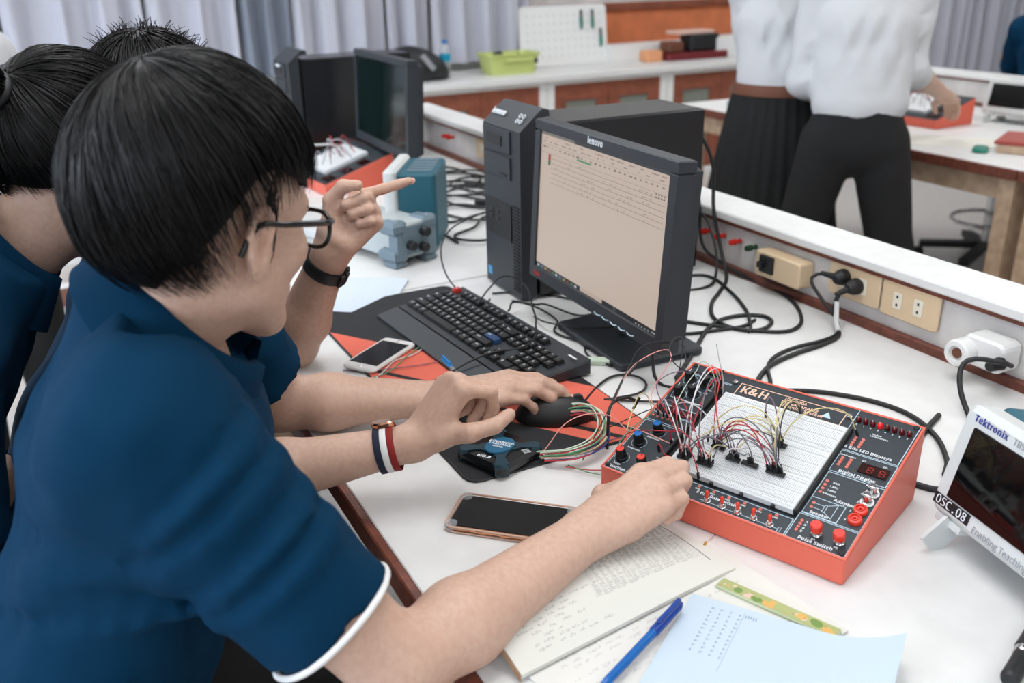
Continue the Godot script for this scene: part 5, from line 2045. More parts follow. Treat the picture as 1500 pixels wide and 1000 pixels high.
func seven_seg(m: MB, u: float, v: float, hh: float, ww: float):
	for q in [[0, 0, 1, 0], [0, .5, 1, .5], [0, 1, 1, 1], [0, 0, 0, .5], [1, 0, 1, .5], [0, .5, 0, 1], [1, .5, 1, 1]]:
		var a := Vector3(u + q[0] * ww, 2.7, -(v + q[1] * hh)) * .001
		var b := Vector3(u + q[2] * ww, 2.7, -(v + q[3] * hh)) * .001
		var d := (b - a).normalized()
		var s := d.cross(Vector3.UP) * .00045
		a += d * .0006
		b -= d * .0006
		m.quad(tr_pf * (a - s), tr_pf * (b - s), tr_pf * (b + s), tr_pf * (a + s))

func breadboard():
	var wb := tr_root.transform * tr_pf
	var c := Vector3(162, 2.2, -111) * .001
	var o := thing("breadboard", "white solderless breadboard full of wires on the orange trainer", "breadboard", wb * c)
	var bas := Transform3D(wb.basis, Vector3.ZERO)
	var m := MB.new()
	m.box(.168, .009, .154, Vector3.ZERO, .0008, bas)
	part("block", m, M.board_white, o)
	# hole fields: three double strips with rails; the holes are print on thin plates with grooves between
	for i in 3:
		var v0 := -75.0 + i * 50.5
		for e in [[0.4, 5.6, 2], [7.6, 13.2, 5], [24.2, 13.2, 5], [41.0, 5.6, 2]]:
			m = MB.new()
			m.box(.164, .0007, e[1] * .001, Vector3(0, 9.0, -(v0 + e[0] + e[1] / 2)) * .001, .0002, bas)
			part("socket_strip", m, M.board_white, o)
			m = MB.new()
			var z0: float = -(v0 + e[0]) * .001
			var z1: float = z0 - e[1] * .001
			m.quad(bas * Vector3(-.080, .0098, z0), bas * Vector3(.080, .0098, z0), bas * Vector3(.080, .0098, z1), bas * Vector3(-.080, .0098, z1))
			for k in m.uv.size(): m.uv[k] = m.uv[k] * Vector2(63, e[2])
			part("socket_holes", m, M.holes, o)
	for s in 4:
		m = MB.new()
		m.box(.004, .006, .004, Vector3(-60 + s * 40, 1, 79) * .001, .0006, bas)
		part("clip", m, M.rubber, o)
	# chips
	var k := 0
	for q in [[123, 52, 8], [124, 85, 7], [150, 74, 7], [172, 75, 8], [205, 75, 9], [188, 121, 7], [94, 50, 6]]:
		var ch := thing("chip", ["black chip under the second wire cluster of the breadboard", "black chip under the tall wire bunch behind", "black chip with a yellow link beside it", "black chip with bare ends, few wires", "black chip at the foot of the largest wire bundle", "black chip under the yellow wires", "black chip at the left end of the breadboard"][k], "chip", wb * (Vector3(q[0], 12.0, -q[1]) * .001), 0, "chips on the breadboard")
		k += 1
		m = MB.new()
		m.box(q[2] * .00254, .0042, .0065, Vector3(0, .001, 0), .0006, bas)
		part("body", m, M.rubber, ch)
		m = MB.new()
		for s in [-1, 1]:
			for j in q[2]: m.box(.0009, .0040, .0006, Vector3((j - (q[2] - 1) * .5) * .00254, -.001, s * .0036), 0, bas)
		part("pins", m, M.chrome, ch)
	wires()

func jumper(called_label: String, pts: Array, col: StandardMaterial3D, r := .00078, plugs := 3, group := "jumper wires on the trainer"):
	var base: Vector3 = pts[0]
	var t := thing("jumper_wire", called_label, "wire", base, 0, group)
	var p := PackedVector3Array()
	for q in curve(pts, .006): p.append(q - base)
	var m := MB.new()
	m.tube(p, r, 6)
	part("wire", m, col, t)
	var n := p.size()
	for e in 2:
		if plugs & (1 << e):
			m = MB.new()
			var a := p[0] if e == 0 else p[n - 1]
			var d := (p[2] - p[0]).normalized() if e == 0 else (p[n - 3] - p[n - 1]).normalized()
			m.bar(a, a + d * .012, .0025, .0025, .0003)
			part("plug", m, M.rubber, t)

func wires():
	var wb := tr_root.transform * tr_pf
	var P := func(u: float, v: float, h: float) -> Vector3: return wb * (Vector3(u, h, -v) * .001)
	var rg := RandomNumberGenerator.new()
	rg.seed = 19
	var cols := {"red": M.w_red, "grey": M.w_grey, "white": M.w_white, "black": M.rubber, "yellow": M.w_yellow, "purple": M.w_purple}
	# [from u, v, to u, v, height, colour]
	var list := [
		[90, 50, 40, 120, 62, "red"], [93, 52, 62, 208, 70, "white"], [96, 50, 30, 116, 66, "white"], [99, 52, 62, 197, 58, "red"], [92, 56, 16, 116, 54, "red"], [97, 57, 46, 118, 72, "white"], [101, 55, 62, 202, 80, "white"],
		[116, 50, 62, 191, 64, "grey"], [119, 53, 92, 56, 48, "grey"], [122, 50, 38, 116, 70, "red"], [125, 54, 122, 86, 44, "purple"], [128, 50, 98, 57, 58, "white"], [131, 54, 62, 72, 46, "red"], [121, 57, 24, 116, 62, "purple"], [126, 58, 188, 118, 52, "black"],
		[118, 84, 62, 208, 52, "red"], [121, 87, 150, 76, 40, "purple"], [124, 84, 205, 78, 58, "red"], [127, 88, 62, 197, 48, "red"], [122, 90, 208, 80, 66, "red"], [129, 86, 36, 118, 56, "white"],
		[147, 72, 120, 90, 50, "black"], [150, 75, 126, 88, 60, "purple"], [153, 73, 98, 54, 54, "grey"], [156, 76, 212, 78, 46, "white"], [149, 78, 128, 54, 38, "yellow"],
		[169, 76, 132, 52, 42, "white"], [172, 78, 150, 72, 30, "grey"], [175, 76, 124, 90, 52, "grey"],
		[196, 74, 126, 86, 74, "red"], [199, 77, 131, 58, 64, "grey"], [202, 74, 152, 78, 58, "purple"], [205, 78, 186, 122, 62, "grey"], [208, 75, 190, 118, 70, "grey"], [211, 78, 120, 92, 78, "grey"], [200, 80, 178, 200, 52, "yellow"], [204, 81, 170, 190, 56, "yellow"], [207, 80, 184, 186, 60, "black"], [210, 81, 99, 60, 60, "grey"],
		[184, 119, 96, 58, 62, "yellow"], [186, 122, 118, 92, 56, "yellow"], [188, 119, 150, 78, 48, "yellow"], [190, 122, 258, 187, 64, "yellow"], [192, 120, 130, 84, 66, "yellow"], [187, 124, 106, 90, 74, "yellow"], [189, 125, 150, 160, 66, "purple"],
		[129, 27, 93, 48, 56, "red"], [62, 46, 98, 34, 22, "red"],
	]
	var where := ["left wire cluster", "second wire cluster", "tall bunch behind", "cluster with the yellow link", "bare-ended chip", "largest wire bundle", "yellow bundle"]
	for q in list:
		var a: Vector3 = P.call(q[0], q[1], 13)
		var hb: float = 13.0 if q[2] > 76 and q[2] < 246 and q[3] > 36 and q[3] < 188 else 3.0
		var b: Vector3 = P.call(q[2], q[3], hb)
		var hh: float = q[4] * 1.0
		var j := Vector3(rg.randf_range(-4, 4), 0, rg.randf_range(-4, 4)) * .001
		var pts := [a, P.call(lerpf(q[0], q[2], .04), lerpf(q[1], q[3], .04), 30) + j * .4, P.call(lerpf(q[0], q[2], .22), lerpf(q[1], q[3], .2), hh * .86) + j, P.call(lerpf(q[0], q[2], .52), lerpf(q[1], q[3], .5), hh) + j * 1.5, P.call(lerpf(q[0], q[2], .84), lerpf(q[1], q[3], .84), hh * .72) + j, P.call(lerpf(q[0], q[2], .97), lerpf(q[1], q[3], .97), hb + 12), b]
		var wz: String = where[0 if q[0] < 105 else 2 if q[1] > 82 and q[0] < 140 else 1 if q[0] < 140 else 3 if q[0] < 160 else 4 if q[0] < 180 else 5 if q[1] < 100 else 6]
		var wt: String = "display jacks" if q[3] > 110 and q[3] < 140 and q[2] < 60 else "back left jacks" if q[2] < 76 and q[3] > 180 else "generator jacks" if q[2] < 76 else "data switch jacks" if q[3] < 30 else "lamp jacks" if q[2] > 246 else "board's back rows" if q[3] > 140 else "left cluster" if q[2] < 108 else "second cluster" if q[2] < 134 and q[3] < 70 else "tall bunch" if q[2] < 134 else "middle chips" if q[2] < 180 else "yellow bundle" if q[3] > 100 else "largest bundle"
		jumper("%s jumper wire from the %s to the %s" % [q[5], wz, wt], pts, cols[q[5]])
	# a bare upright wire and a loop at the back of the board
	jumper("thin white wire standing straight up behind the breadboard", [P.call(72, 190, 3), P.call(73, 192, 30), P.call(70, 192, 62), P.call(67, 194, 84)], M.w_white, .0007, 0, "")
	jumper("thin green-white wire loop over the black knobs", [P.call(62, 192, 3), P.call(56, 196, 30), P.call(44, 196, 46), P.call(34, 190, 30), P.call(31, 160, 20), P.call(34, 118, 6)], M.w_pale, .0007, 1, "")

# ---------------------------------------------------------------- computer
func computer_tower(label: String, at: Vector3, turn: float, detail: bool) -> Node3D:
	# origin: front left corner on the desk; x depth, z width
	var t := thing("computer_tower", label, "computer", at, turn)
	var W := .160
	var L := .405
	var H := .352
	var m := MB.new()
	m.box(L - .02, H - .012, W, Vector3(.02 + L / 2, .008, W / 2), .003)
	part("case", m, M.tower_case, t)
	m = MB.new()
	m.box(L - .03, .0015, W - .01, Vector3(.02 + L / 2, H - .0045, W / 2), .0005)
	part("top_cover", m, M.tower_case, t)
	# front bezel, sloping top
	m = MB.new()
	var prof := PackedVector2Array([Vector2(-.012, .006), Vector2(.022, .006), Vector2(.022, H + .008), Vector2(.052, H + .012), Vector2(.050, H + .024), Vector2(.035, H + .026), Vector2(-.012, H - .014), ])
	m.prism(prof, -.001, W + .001, .0022, Transform3D(Basis(Vector3.RIGHT, Vector3(0, 0, 1), Vector3(0, 1, 0)), Vector3.ZERO))
	part("front_bezel", m, M.charcoal, t)
	for k in 2:
		m = MB.new()
		m.box(.004, .044, .118, Vector3(-.0135, H - .062 - k * .050, .064), .001)
		var b := part("drive_cover", m, M.charcoal, t)
		m = MB.new()
		if k == 0: m.box(.002, .020, .07, Vector3(-.0165, H - .050, .055), .0005)
		else: m.box(.002, .004, .03, Vector3(-.0165, H - .106, .095), .0005)
		part("finger_slot", m, M.rubber, b)
	m = MB.new()
	m.box(.004, .075, .118, Vector3(-.0130, .115, .064), .001)
	var pp := part("port_panel", m, M.rubber, t)
	for k in 4:
		m = MB.new()
		m.box(.002, .006, .014, Vector3(-.0156, .165 - .014 * (k / 2), .035 + .03 * (k % 2)), .0004)
		part("port", m, M.charcoal, pp)
	m = MB.new()
	for k in 26: m.box(.003, .0026, .026, Vector3(-.0132, .02 + k * .0068, .142), 0)
	part("vent_slats", m, M.rubber, t)
	m = MB.new()
	m.box(.0008, .018, .018, Vector3(-.0125, .022, .017), .0001)
	part("sticker", m, M.sticker_blue, t, "small blue and white sticker")
	if detail:
		var n := Vector3(-.74, .67, 0)
		var slope := Vector3(.67, .74, 0).normalized()
		m = MB.new()
		m.add_mesh(words("lenovo", .013, true, .0006), lay(Vector3(.008, H + .0085, .034), Vector3(0, 0, 1), slope))
		part("lettering", m, M.print_white, t)
		m = MB.new()
		for q in [[-.006, -.007], [.006, -.007], [-.006, .007], [.006, .007]]:
			m.tube(ring_pts(Vector3(.006, H + .0062, .130) + slope * q[0] + Vector3(0, 0, q[1]), slope, Vector3(0, 0, 1), .0042), .0009, 5)
		part("power_emblem", m, M.print_white, t)
	for s in [-1, 1]:
		m = MB.new()
		m.box(.03, .008, .02, Vector3(.07 if s < 0 else L - .04, 0, W / 2 + s * .05), .002)
		part("foot", m, M.rubber, t)
	return t

func ring_pts(c: Vector3, x: Vector3, y: Vector3, r: float) -> PackedVector3Array:
	var o := PackedVector3Array()
	for k in 17: o.append(c + (x * cos(TAU * k / 16) + y * sin(TAU * k / 16)) * r)
	return o

# a flat monitor: origin at the lower left corner of its frame, z along the width, facing -x
func monitor(label: String, at: Vector3, turn: float, w: float, h: float, tilt: float, base_off: Vector3, scr: Material, detail: bool) -> Node3D:
	var t := thing("monitor", label, "monitor", Vector3(at.x, DESK, at.z), turn)
	var y0 := at.y - DESK
	var xf := Transform3D(Basis(Vector3(0, 0, 1), -tilt), Vector3(0, y0, 0))
	var m := MB.new()
	var bz := .019
	for e in [[0, h - bz, w, bz], [0, 0, w, bz + .006], [0, bz, bz, h - 2 * bz], [w - bz, bz, bz, h - 2 * bz]]:
		m.box(.032, e[3], e[2], Vector3(.016, e[1], e[0] + e[2] / 2), .002, xf)
	part("bezel", m, M.charcoal, t)
	m = MB.new()
	m.quad(xf * Vector3(.004, bz, bz), xf * Vector3(.004, bz, w - bz), xf * Vector3(.004, h - bz, w - bz), xf * Vector3(.004, h - bz, bz))
	part("screen", m, scr, t)
	m = MB.new()
	m.box(.022, h - .02, w - .02, Vector3(.040, .01, w / 2), .008, xf)
	m.box(.035, h * .6, w * .6, Vector3(.058, h * .2, w / 2), .012, xf)
	part("back_shell", m, M.charcoal, t)
	m = MB.new()
	m.rbox(.17, .014, .23, .012, .003, base_off)
	part("stand_base", m, M.charcoal, t)
	m = MB.new()
	m.bar(base_off + Vector3(.03, .01, 0), xf * Vector3(.06, h * .45, w / 2), .075, .022, .004, Vector3(0, 0, 1))
	part("stand_column", m, M.charcoal, t)
	if detail:
		m = MB.new()
		m.add_mesh(words("lenovo", .011, true, .0004), xf * lay(Vector3(-.0004, h - bz / 2, w / 2 - .01), Vector3(0, 0, 1), Vector3(0, 1, 0)))
		part("lettering", m, M.print_white, t)
		m = MB.new()
		m.add_mesh(words("Think", .007, true, .0004), xf * lay(Vector3(-.0004, .0115, .030), Vector3(0, 0, 1), Vector3(0, 1, 0)))
		part("mark", m, M.red, t, "small red mark in the lower left corner")
		m = MB.new()
		for k in 5:
			m.tube(PackedVector3Array([xf * Vector3(-.0006, .0065, w - .20 + k * .026), xf * Vector3(-.0012, .0045, w - .193 + k * .026), xf * Vector3(-.0012, .0045, w - .187 + k * .026), xf * Vector3(-.0006, .0065, w - .180 + k * .026)]), .0010, 5)
		part("button_marks", m, M.tr_print, t)
	return t

func computer():
	M.tower_case = mat(Color(.115, .12, .128), .24)
	M.sticker_blue = mat(Color(.25, .55, .72), .4)
	computer_tower("black desktop computer tower standing behind the lit monitor", Vector3(.835, DESK, -1.706), -.02, true)
	var mon := monitor("black flat monitor with a lit beige program window, nearest computer", Vector3(.810, .827, -1.495), -.044 + .0, .45, .295, .058, Vector3(.09, 0, .215), M.screen, true)
	# the pair further back
	computer_tower("black desktop computer tower far back beside the dark monitor", Vector3(.80, DESK, -3.235), .04, false)
	var dark := M.black_gloss.duplicate() as StandardMaterial3D
	dark.albedo_color = Color(.03, .10, .095)
	dark.roughness = .1
	monitor("black monitor far back, its dark glossy screen switched off", Vector3(.955, .862, -2.93), -.02, .475, .275, .05, Vector3(.07, 0, .2), dark, false)
	var m := MB.new()
	m.box(.0006, .012, .036, Vector3(0, 0, 0), .0001)
	solo("sticker", m, M.print_white, "white sticker on the far black computer tower", "sticker", "", Vector3(.786, 1.068, -3.18), .04)

# ---------------------------------------------------------------- keyboard, pad, mouse, phones
func keyboard_area():
	# desk pad
	var t := thing("desk_pad", "large black desk pad with an orange-red diagonal band under the keyboard", "desk pad", Vector3(.5825, DESK, -1.3425))
	var m := MB.new()
	m.rbox(.305, .003, .755, .02, .001)
	part("pad", m, M.black, t)
	m = MB.new()
	var poly := MB.rr(.298, .748, .018, 5)
	var k := m.v.size()
	for p in poly:
		m.v.append(Vector3(p.x, .0033, p.y)); m.n.append(Vector3.UP); m.uv.append(Vector2(p.x / .305 + .5, p.y / .755 + .5))
	for q in Geometry2D.triangulate_polygon(poly): m.ix.append(k + q)
	part("print_layer", m, M.pad_top, t, "printed cloth face with orange band and two black stripes")
	# keyboard: local x along the keys (left to right of the typist), z towards the typist
	var kb := thing("keyboard", "black full-size keyboard with palm rest and one blue key on the desk pad", "keyboard", Vector3(.660, DESK + .003, -1.397), -PI / 2 + .063)
	var L := .445
	m = MB.new()
	m.prism(PackedVector2Array([Vector2(-.005, .0), Vector2(.138, .0), Vector2(.138, .014), Vector2(-.005, .026)]), -L / 2, L / 2, .003, Transform3D(Basis(Vector3(0, 0, 1), Vector3(1, 0, 0), Vector3(0, 1, 0)), Vector3(0, 0, -.075)))
	part("base", m, M.charcoal, kb)
	m = MB.new()
	m.prism(PackedVector2Array([Vector2(0, 0), Vector2(.045, 0), Vector2(.045, .006), Vector2(.002, .015)]), -L / 2 + .004, L / 2 - .01, .002, Transform3D(Basis(Vector3(0, 0, 1), Vector3(1, 0, 0), Vector3(0, 1, 0)), Vector3(0, 0, .066)))
	part("palm_rest", m, M.palm, kb)
	var slope := atan2(.012, .143)
	var kf := Transform3D(Basis(Vector3.RIGHT, slope), Vector3(-L / 2 + .008, .0245, -.066))
	var legends := MB.new()
	var meshes := {}
	var u := .0186
	# rows of [label, width in key units, gap before]
	var rows := [
		[0.0, [["Esc", 1, 0], ["F1", 1, 1], ["F2", 1, 0], ["F3", 1, 0], ["F4", 1, 0], ["F5", 1, .5], ["F6", 1, 0], ["F7", 1, 0], ["F8", 1, 0], ["F9", 1, .5], ["F10", 1, 0], ["F11", 1, 0], ["F12", 1, 0], ["P", 1, .25], ["S", 1, 0], ["B", 1, 0]]],
		[1.35, [["`", 1, 0], ["1", 1, 0], ["2", 1, 0], ["3", 1, 0], ["4", 1, 0], ["5", 1, 0], ["6", 1, 0], ["7", 1, 0], ["8", 1, 0], ["9", 1, 0], ["0", 1, 0], ["-", 1, 0], ["=", 1, 0], ["Back", 2, 0], ["In", 1, .25], ["Hm", 1, 0], ["Up", 1, 0], ["Nm", 1, .25], ["/", 1, 0], ["*", 1, 0], ["-", 1, 0]]],
		[2.35, [["Tab", 1.5, 0], ["Q", 1, 0], ["W", 1, 0], ["E", 1, 0], ["R", 1, 0], ["T", 1, 0], ["Y", 1, 0], ["U", 1, 0], ["I", 1, 0], ["O", 1, 0], ["P", 1, 0], ["[", 1, 0], ["]", 1, 0], ["\\", 1.5, 0], ["De", 1, .25], ["En", 1, 0], ["Dn", 1, 0], ["7", 1, .25], ["8", 1, 0], ["9", 1, 0], ["+", 1, 0]]],
		[3.35, [["Caps", 1.75, 0], ["A", 1, 0], ["S", 1, 0], ["D", 1, 0], ["F", 1, 0], ["G", 1, 0], ["H", 1, 0], ["J", 1, 0], ["K", 1, 0], ["L", 1, 0], [";", 1, 0], ["'", 1, 0], ["Enter", 2.25, 0], ["4", 1, 3.5], ["5", 1, 0], ["6", 1, 0]]],
		[4.35, [["Shift", 2.25, 0], ["Z", 1, 0], ["X", 1, 0], ["C", 1, 0], ["V", 1, 0], ["B", 1, 0], ["N", 1, 0], ["M", 1, 0], [",", 1, 0], [".", 1, 0], ["/", 1, 0], ["Shift", 2.75, 0], ["^", 1, 1.25], ["1", 1, 1.25], ["2", 1, 0], ["3", 1, 0], ["E", 1, 0]]],
		[5.35, [["Ctrl", 1.25, 0], ["Win", 1.25, 0], ["Alt", 1.25, 0], [" ", 6.25, 0], ["Alt", 1.25, 0], ["Fn", 1.25, 0], ["Mn", 1.25, 0], ["Ctrl", 1.25, 0], ["<", 1, .25], ["v", 1, 0], [">", 1, 0], ["0", 2, .25], [".", 1, 0]]],
	]
	for r in rows:
		var x := 0.0
		for q in r[1]:
			x += q[2]
			var wd: float = q[1] * u - .0022
			if not meshes.has(q[1]):
				m = MB.new()
				var seg := [[0.0, 0.0], [.0055, .0022], [.0068, .0030]]
				for i in 2:
					var a: Array = seg[i]
					var b: Array = seg[i + 1]
					var A := MB.rr(wd - a[1], .0164 - a[1], .0018, 2)
					var B := MB.rr(wd - b[1], .0164 - b[1], .0018, 2)
					for j in A.size():
						var j2 := (j + 1) % A.size()
						m.quad(Vector3(B[j].x, b[0], B[j].y), Vector3(B[j2].x, b[0], B[j2].y), Vector3(A[j2].x, a[0], A[j2].y), Vector3(A[j].x, a[0], A[j].y))
				var top := PackedVector3Array()
				for p in MB.rr(wd - .0030, .0134, .0018, 2): top.append(Vector3(p.x, .0068 - .0000, p.y))
				m.cap(top, Vector3.UP)
				meshes[q[1]] = m.done()
			var cx: float = x * u + q[1] * u / 2
			var blue: bool = q[0] == "Enter"
			var ky := part("key", meshes[q[1]], M.key_blue if blue else M.key_red if q[0] == "Esc" else M.key, kb, "blue key" if blue else "")
			ky.transform = kf * Transform3D(Basis(), Vector3(cx, .001, r[0] * u + .008))
			if q[0] != " ": legends.add_mesh(words(q[0], .0050 if q[0].length() < 2 else .0034, true, .0001), kf * lay(Vector3(cx - (.0015 if q[1] < 1.3 else q[1] * u * .28), .0080, r[0] * u + .0065), Vector3(1, 0, 0), Vector3(0, 0, -1)))
			x += q[1]
	part("key_legends", legends, M.print_white, kb)
	m = MB.new()
	m.box(.022, .0004, .0035, Vector3(L / 2 - .020, .0248, -.058), 0, Transform3D(Basis(Vector3.RIGHT, slope), Vector3(0, 0, 0)))
	part("white_mark", m, M.print_white, kb)
	# mouse under the hand
	t = thing("computer_mouse", "black computer mouse under the middle student's right hand", "mouse", Vector3(.622, DESK + .0035, -1.073), .0)
	var f := Field.new(Vector3(-.08, -.01, -.08), Vector3(.08, .06, .08), .003)
	var md := Vector3(.90, 0, .43).normalized()
	var mb := Basis(md.cross(Vector3.UP) * -1.0, Vector3.UP, md)
	f.ell(Vector3(0, .004, 0), mb, Vector3(.033, .036, .060))
	f.cut(Vector3.ZERO, Vector3.DOWN)
	f.ridge(md * .02 + Vector3.UP * .036, md * .06 + Vector3.UP * .012, .004, -.003)
	m = MB.new()
	f.into(m)
	part("shell", m, M.rubber, t)
	m = MB.new()
	m.cyl(.009, .006, Vector3(0, -.003, 0), .001, 16, -1.0, Transform3D(Basis(md, PI / 2) * Basis(), Vector3(0, .030, 0) + md * .034))
	part("wheel", m, M.charcoal, t)
	# white phone
	phone("white smartphone with a dark screen lying on the desk pad edge", Vector3(.474, DESK + .0035, -1.422), atan2(.105, .062) - .42, .066, .134, M.phone_white, M.white, false)
	# dark phone in a clear case with rose gold edges
	phone("dark smartphone in a clear bumper case with rose gold edge, on the bare white bench", Vector3(.440, DESK, -.862), -.755, .074, .150, M.clear, M.gold, true)
	# logic analyser
	analyser()
	# blue-capped pen lying against the palm rest
	pen("short clear pen with light blue cap between palm rest and wrist", Vector3(.561, DESK + .008, -1.352), Vector3(.556, DESK + .007, -1.235), M.pen_blue, M.clear, .0042)
	# pale green eraser-like stick
	m = MB.new()
	m.box(.018, .010, .072, Vector3.ZERO, .002)
	var st := solo("usb_stick", m, M.w_pale, "pale green stick lying between keyboard and monitor stand", "stick", "", Vector3(.782, DESK, -1.222), 1.0)
	m = MB.new()
	m.box(.0125, .0045, .014, Vector3(0, .0025, .042), .0005)
	part("plug", m, M.chrome, st)

func phone(label: String, at: Vector3, turn: float, w: float, l: float, shell: Material, edge: Material, bumper: bool):
	var t := thing("smartphone", label, "phone", at, turn)
	var m := MB.new()
	m.rbox(l, .0072, w, .010, .0022, Vector3(0, .0008, 0), Transform3D(), 5)
	part("body", m, edge, t)
	m = MB.new()
	if bumper:
		m.rbox(l - .006, .0006, w - .006, .008, .0002, Vector3(0, .0080, 0), Transform3D(), 5)
		part("screen", m, M.phone_screen, t)
		m = MB.new()
		var rim := MB.rr(l + .003, w + .003, .0115, 6)
		var pts := PackedVector3Array()
		for p in rim: pts.append(Vector3(p.x, .0082, p.y))
		pts.append(pts[0])
		m.tube(pts, .0013, 6)
		pts = PackedVector3Array()
		for p in rim: pts.append(Vector3(p.x, .0014, p.y))
		pts.append(pts[0])
		m.tube(pts, .0013, 6)
		part("bumper_case", m, M.case_clear, t, "clear bumper case rim")
		for sx in [-1, 1]:
			for sz in [-1, 1]:
				m = MB.new()
				m.rbox(.016, .0105, .016, .006, .002, Vector3(sx * (l / 2 - .006), -.0002, sz * (w / 2 - .006)))
				part("corner_bumper", m, M.clear, t)
		for q in [-.03, .0, .032]:
			m = MB.new()
			m.rbox(.012, .003, .0016, .0007, .0003, Vector3(q, .003, w / 2 + .0002))
			part("side_button", m, M.gold, t)
	else:
		m = MB.new()
		m.rbox(l - .006, .0005, w - .004, .008, .0001, Vector3(0, .0079, 0), Transform3D(), 5)
		part("face", m, M.phone_white, t)
		m = MB.new()
		m.box(l - .034, .0004, w - .010, Vector3(0, .0082, 0))
		part("screen", m, M.phone_screen, t)
		m = MB.new()
		m.lathe(PackedVector2Array([Vector2(.0038, .0083), Vector2(.0048, .0087), Vector2(.0054, .0083)]), 20, Transform3D(Basis(), Vector3(-l / 2 + .010, 0, 0)))
		part("home_button", m, M.chrome, t)
		m = MB.new()
		m.rbox(.010, .0005, .0012, .0005, .0001, Vector3(l / 2 - .009, .0082, 0))
		part("earpiece", m, M.rubber, t)

func pen(label: String, a: Vector3, b: Vector3, cap_m: Material, body_m: Material, r: float):
	var t := thing("pen", label, "pen", a)
	var d := (b - a)
	var L := d.length()
	var y := d.normalized()
	var x := y.cross(Vector3.UP).normalized()
	var xf := Transform3D(Basis(x, y, x.cross(y)), Vector3.ZERO)
	var m := MB.new()
	m.lathe(PackedVector2Array([Vector2(0, 0), Vector2(r * .75, .0005), Vector2(r * 1.12, .006), Vector2(r * 1.2, L * .36), Vector2(r * 1.05, L * .37)]), 14, xf)
	part("cap", m, cap_m, t)
	m = MB.new()
	m.lathe(PackedVector2Array([Vector2(r, L * .36), Vector2(r, L * .93), Vector2(r * .8, L * .97), Vector2(0, L)]), 14, xf)
	part("barrel", m, body_m, t)
	m = MB.new()
	m.box(r * .9, L * .30, r * .5, Vector3(0, .002, r * 1.5), r * .15, xf)
	part("clip", m, cap_m, t)

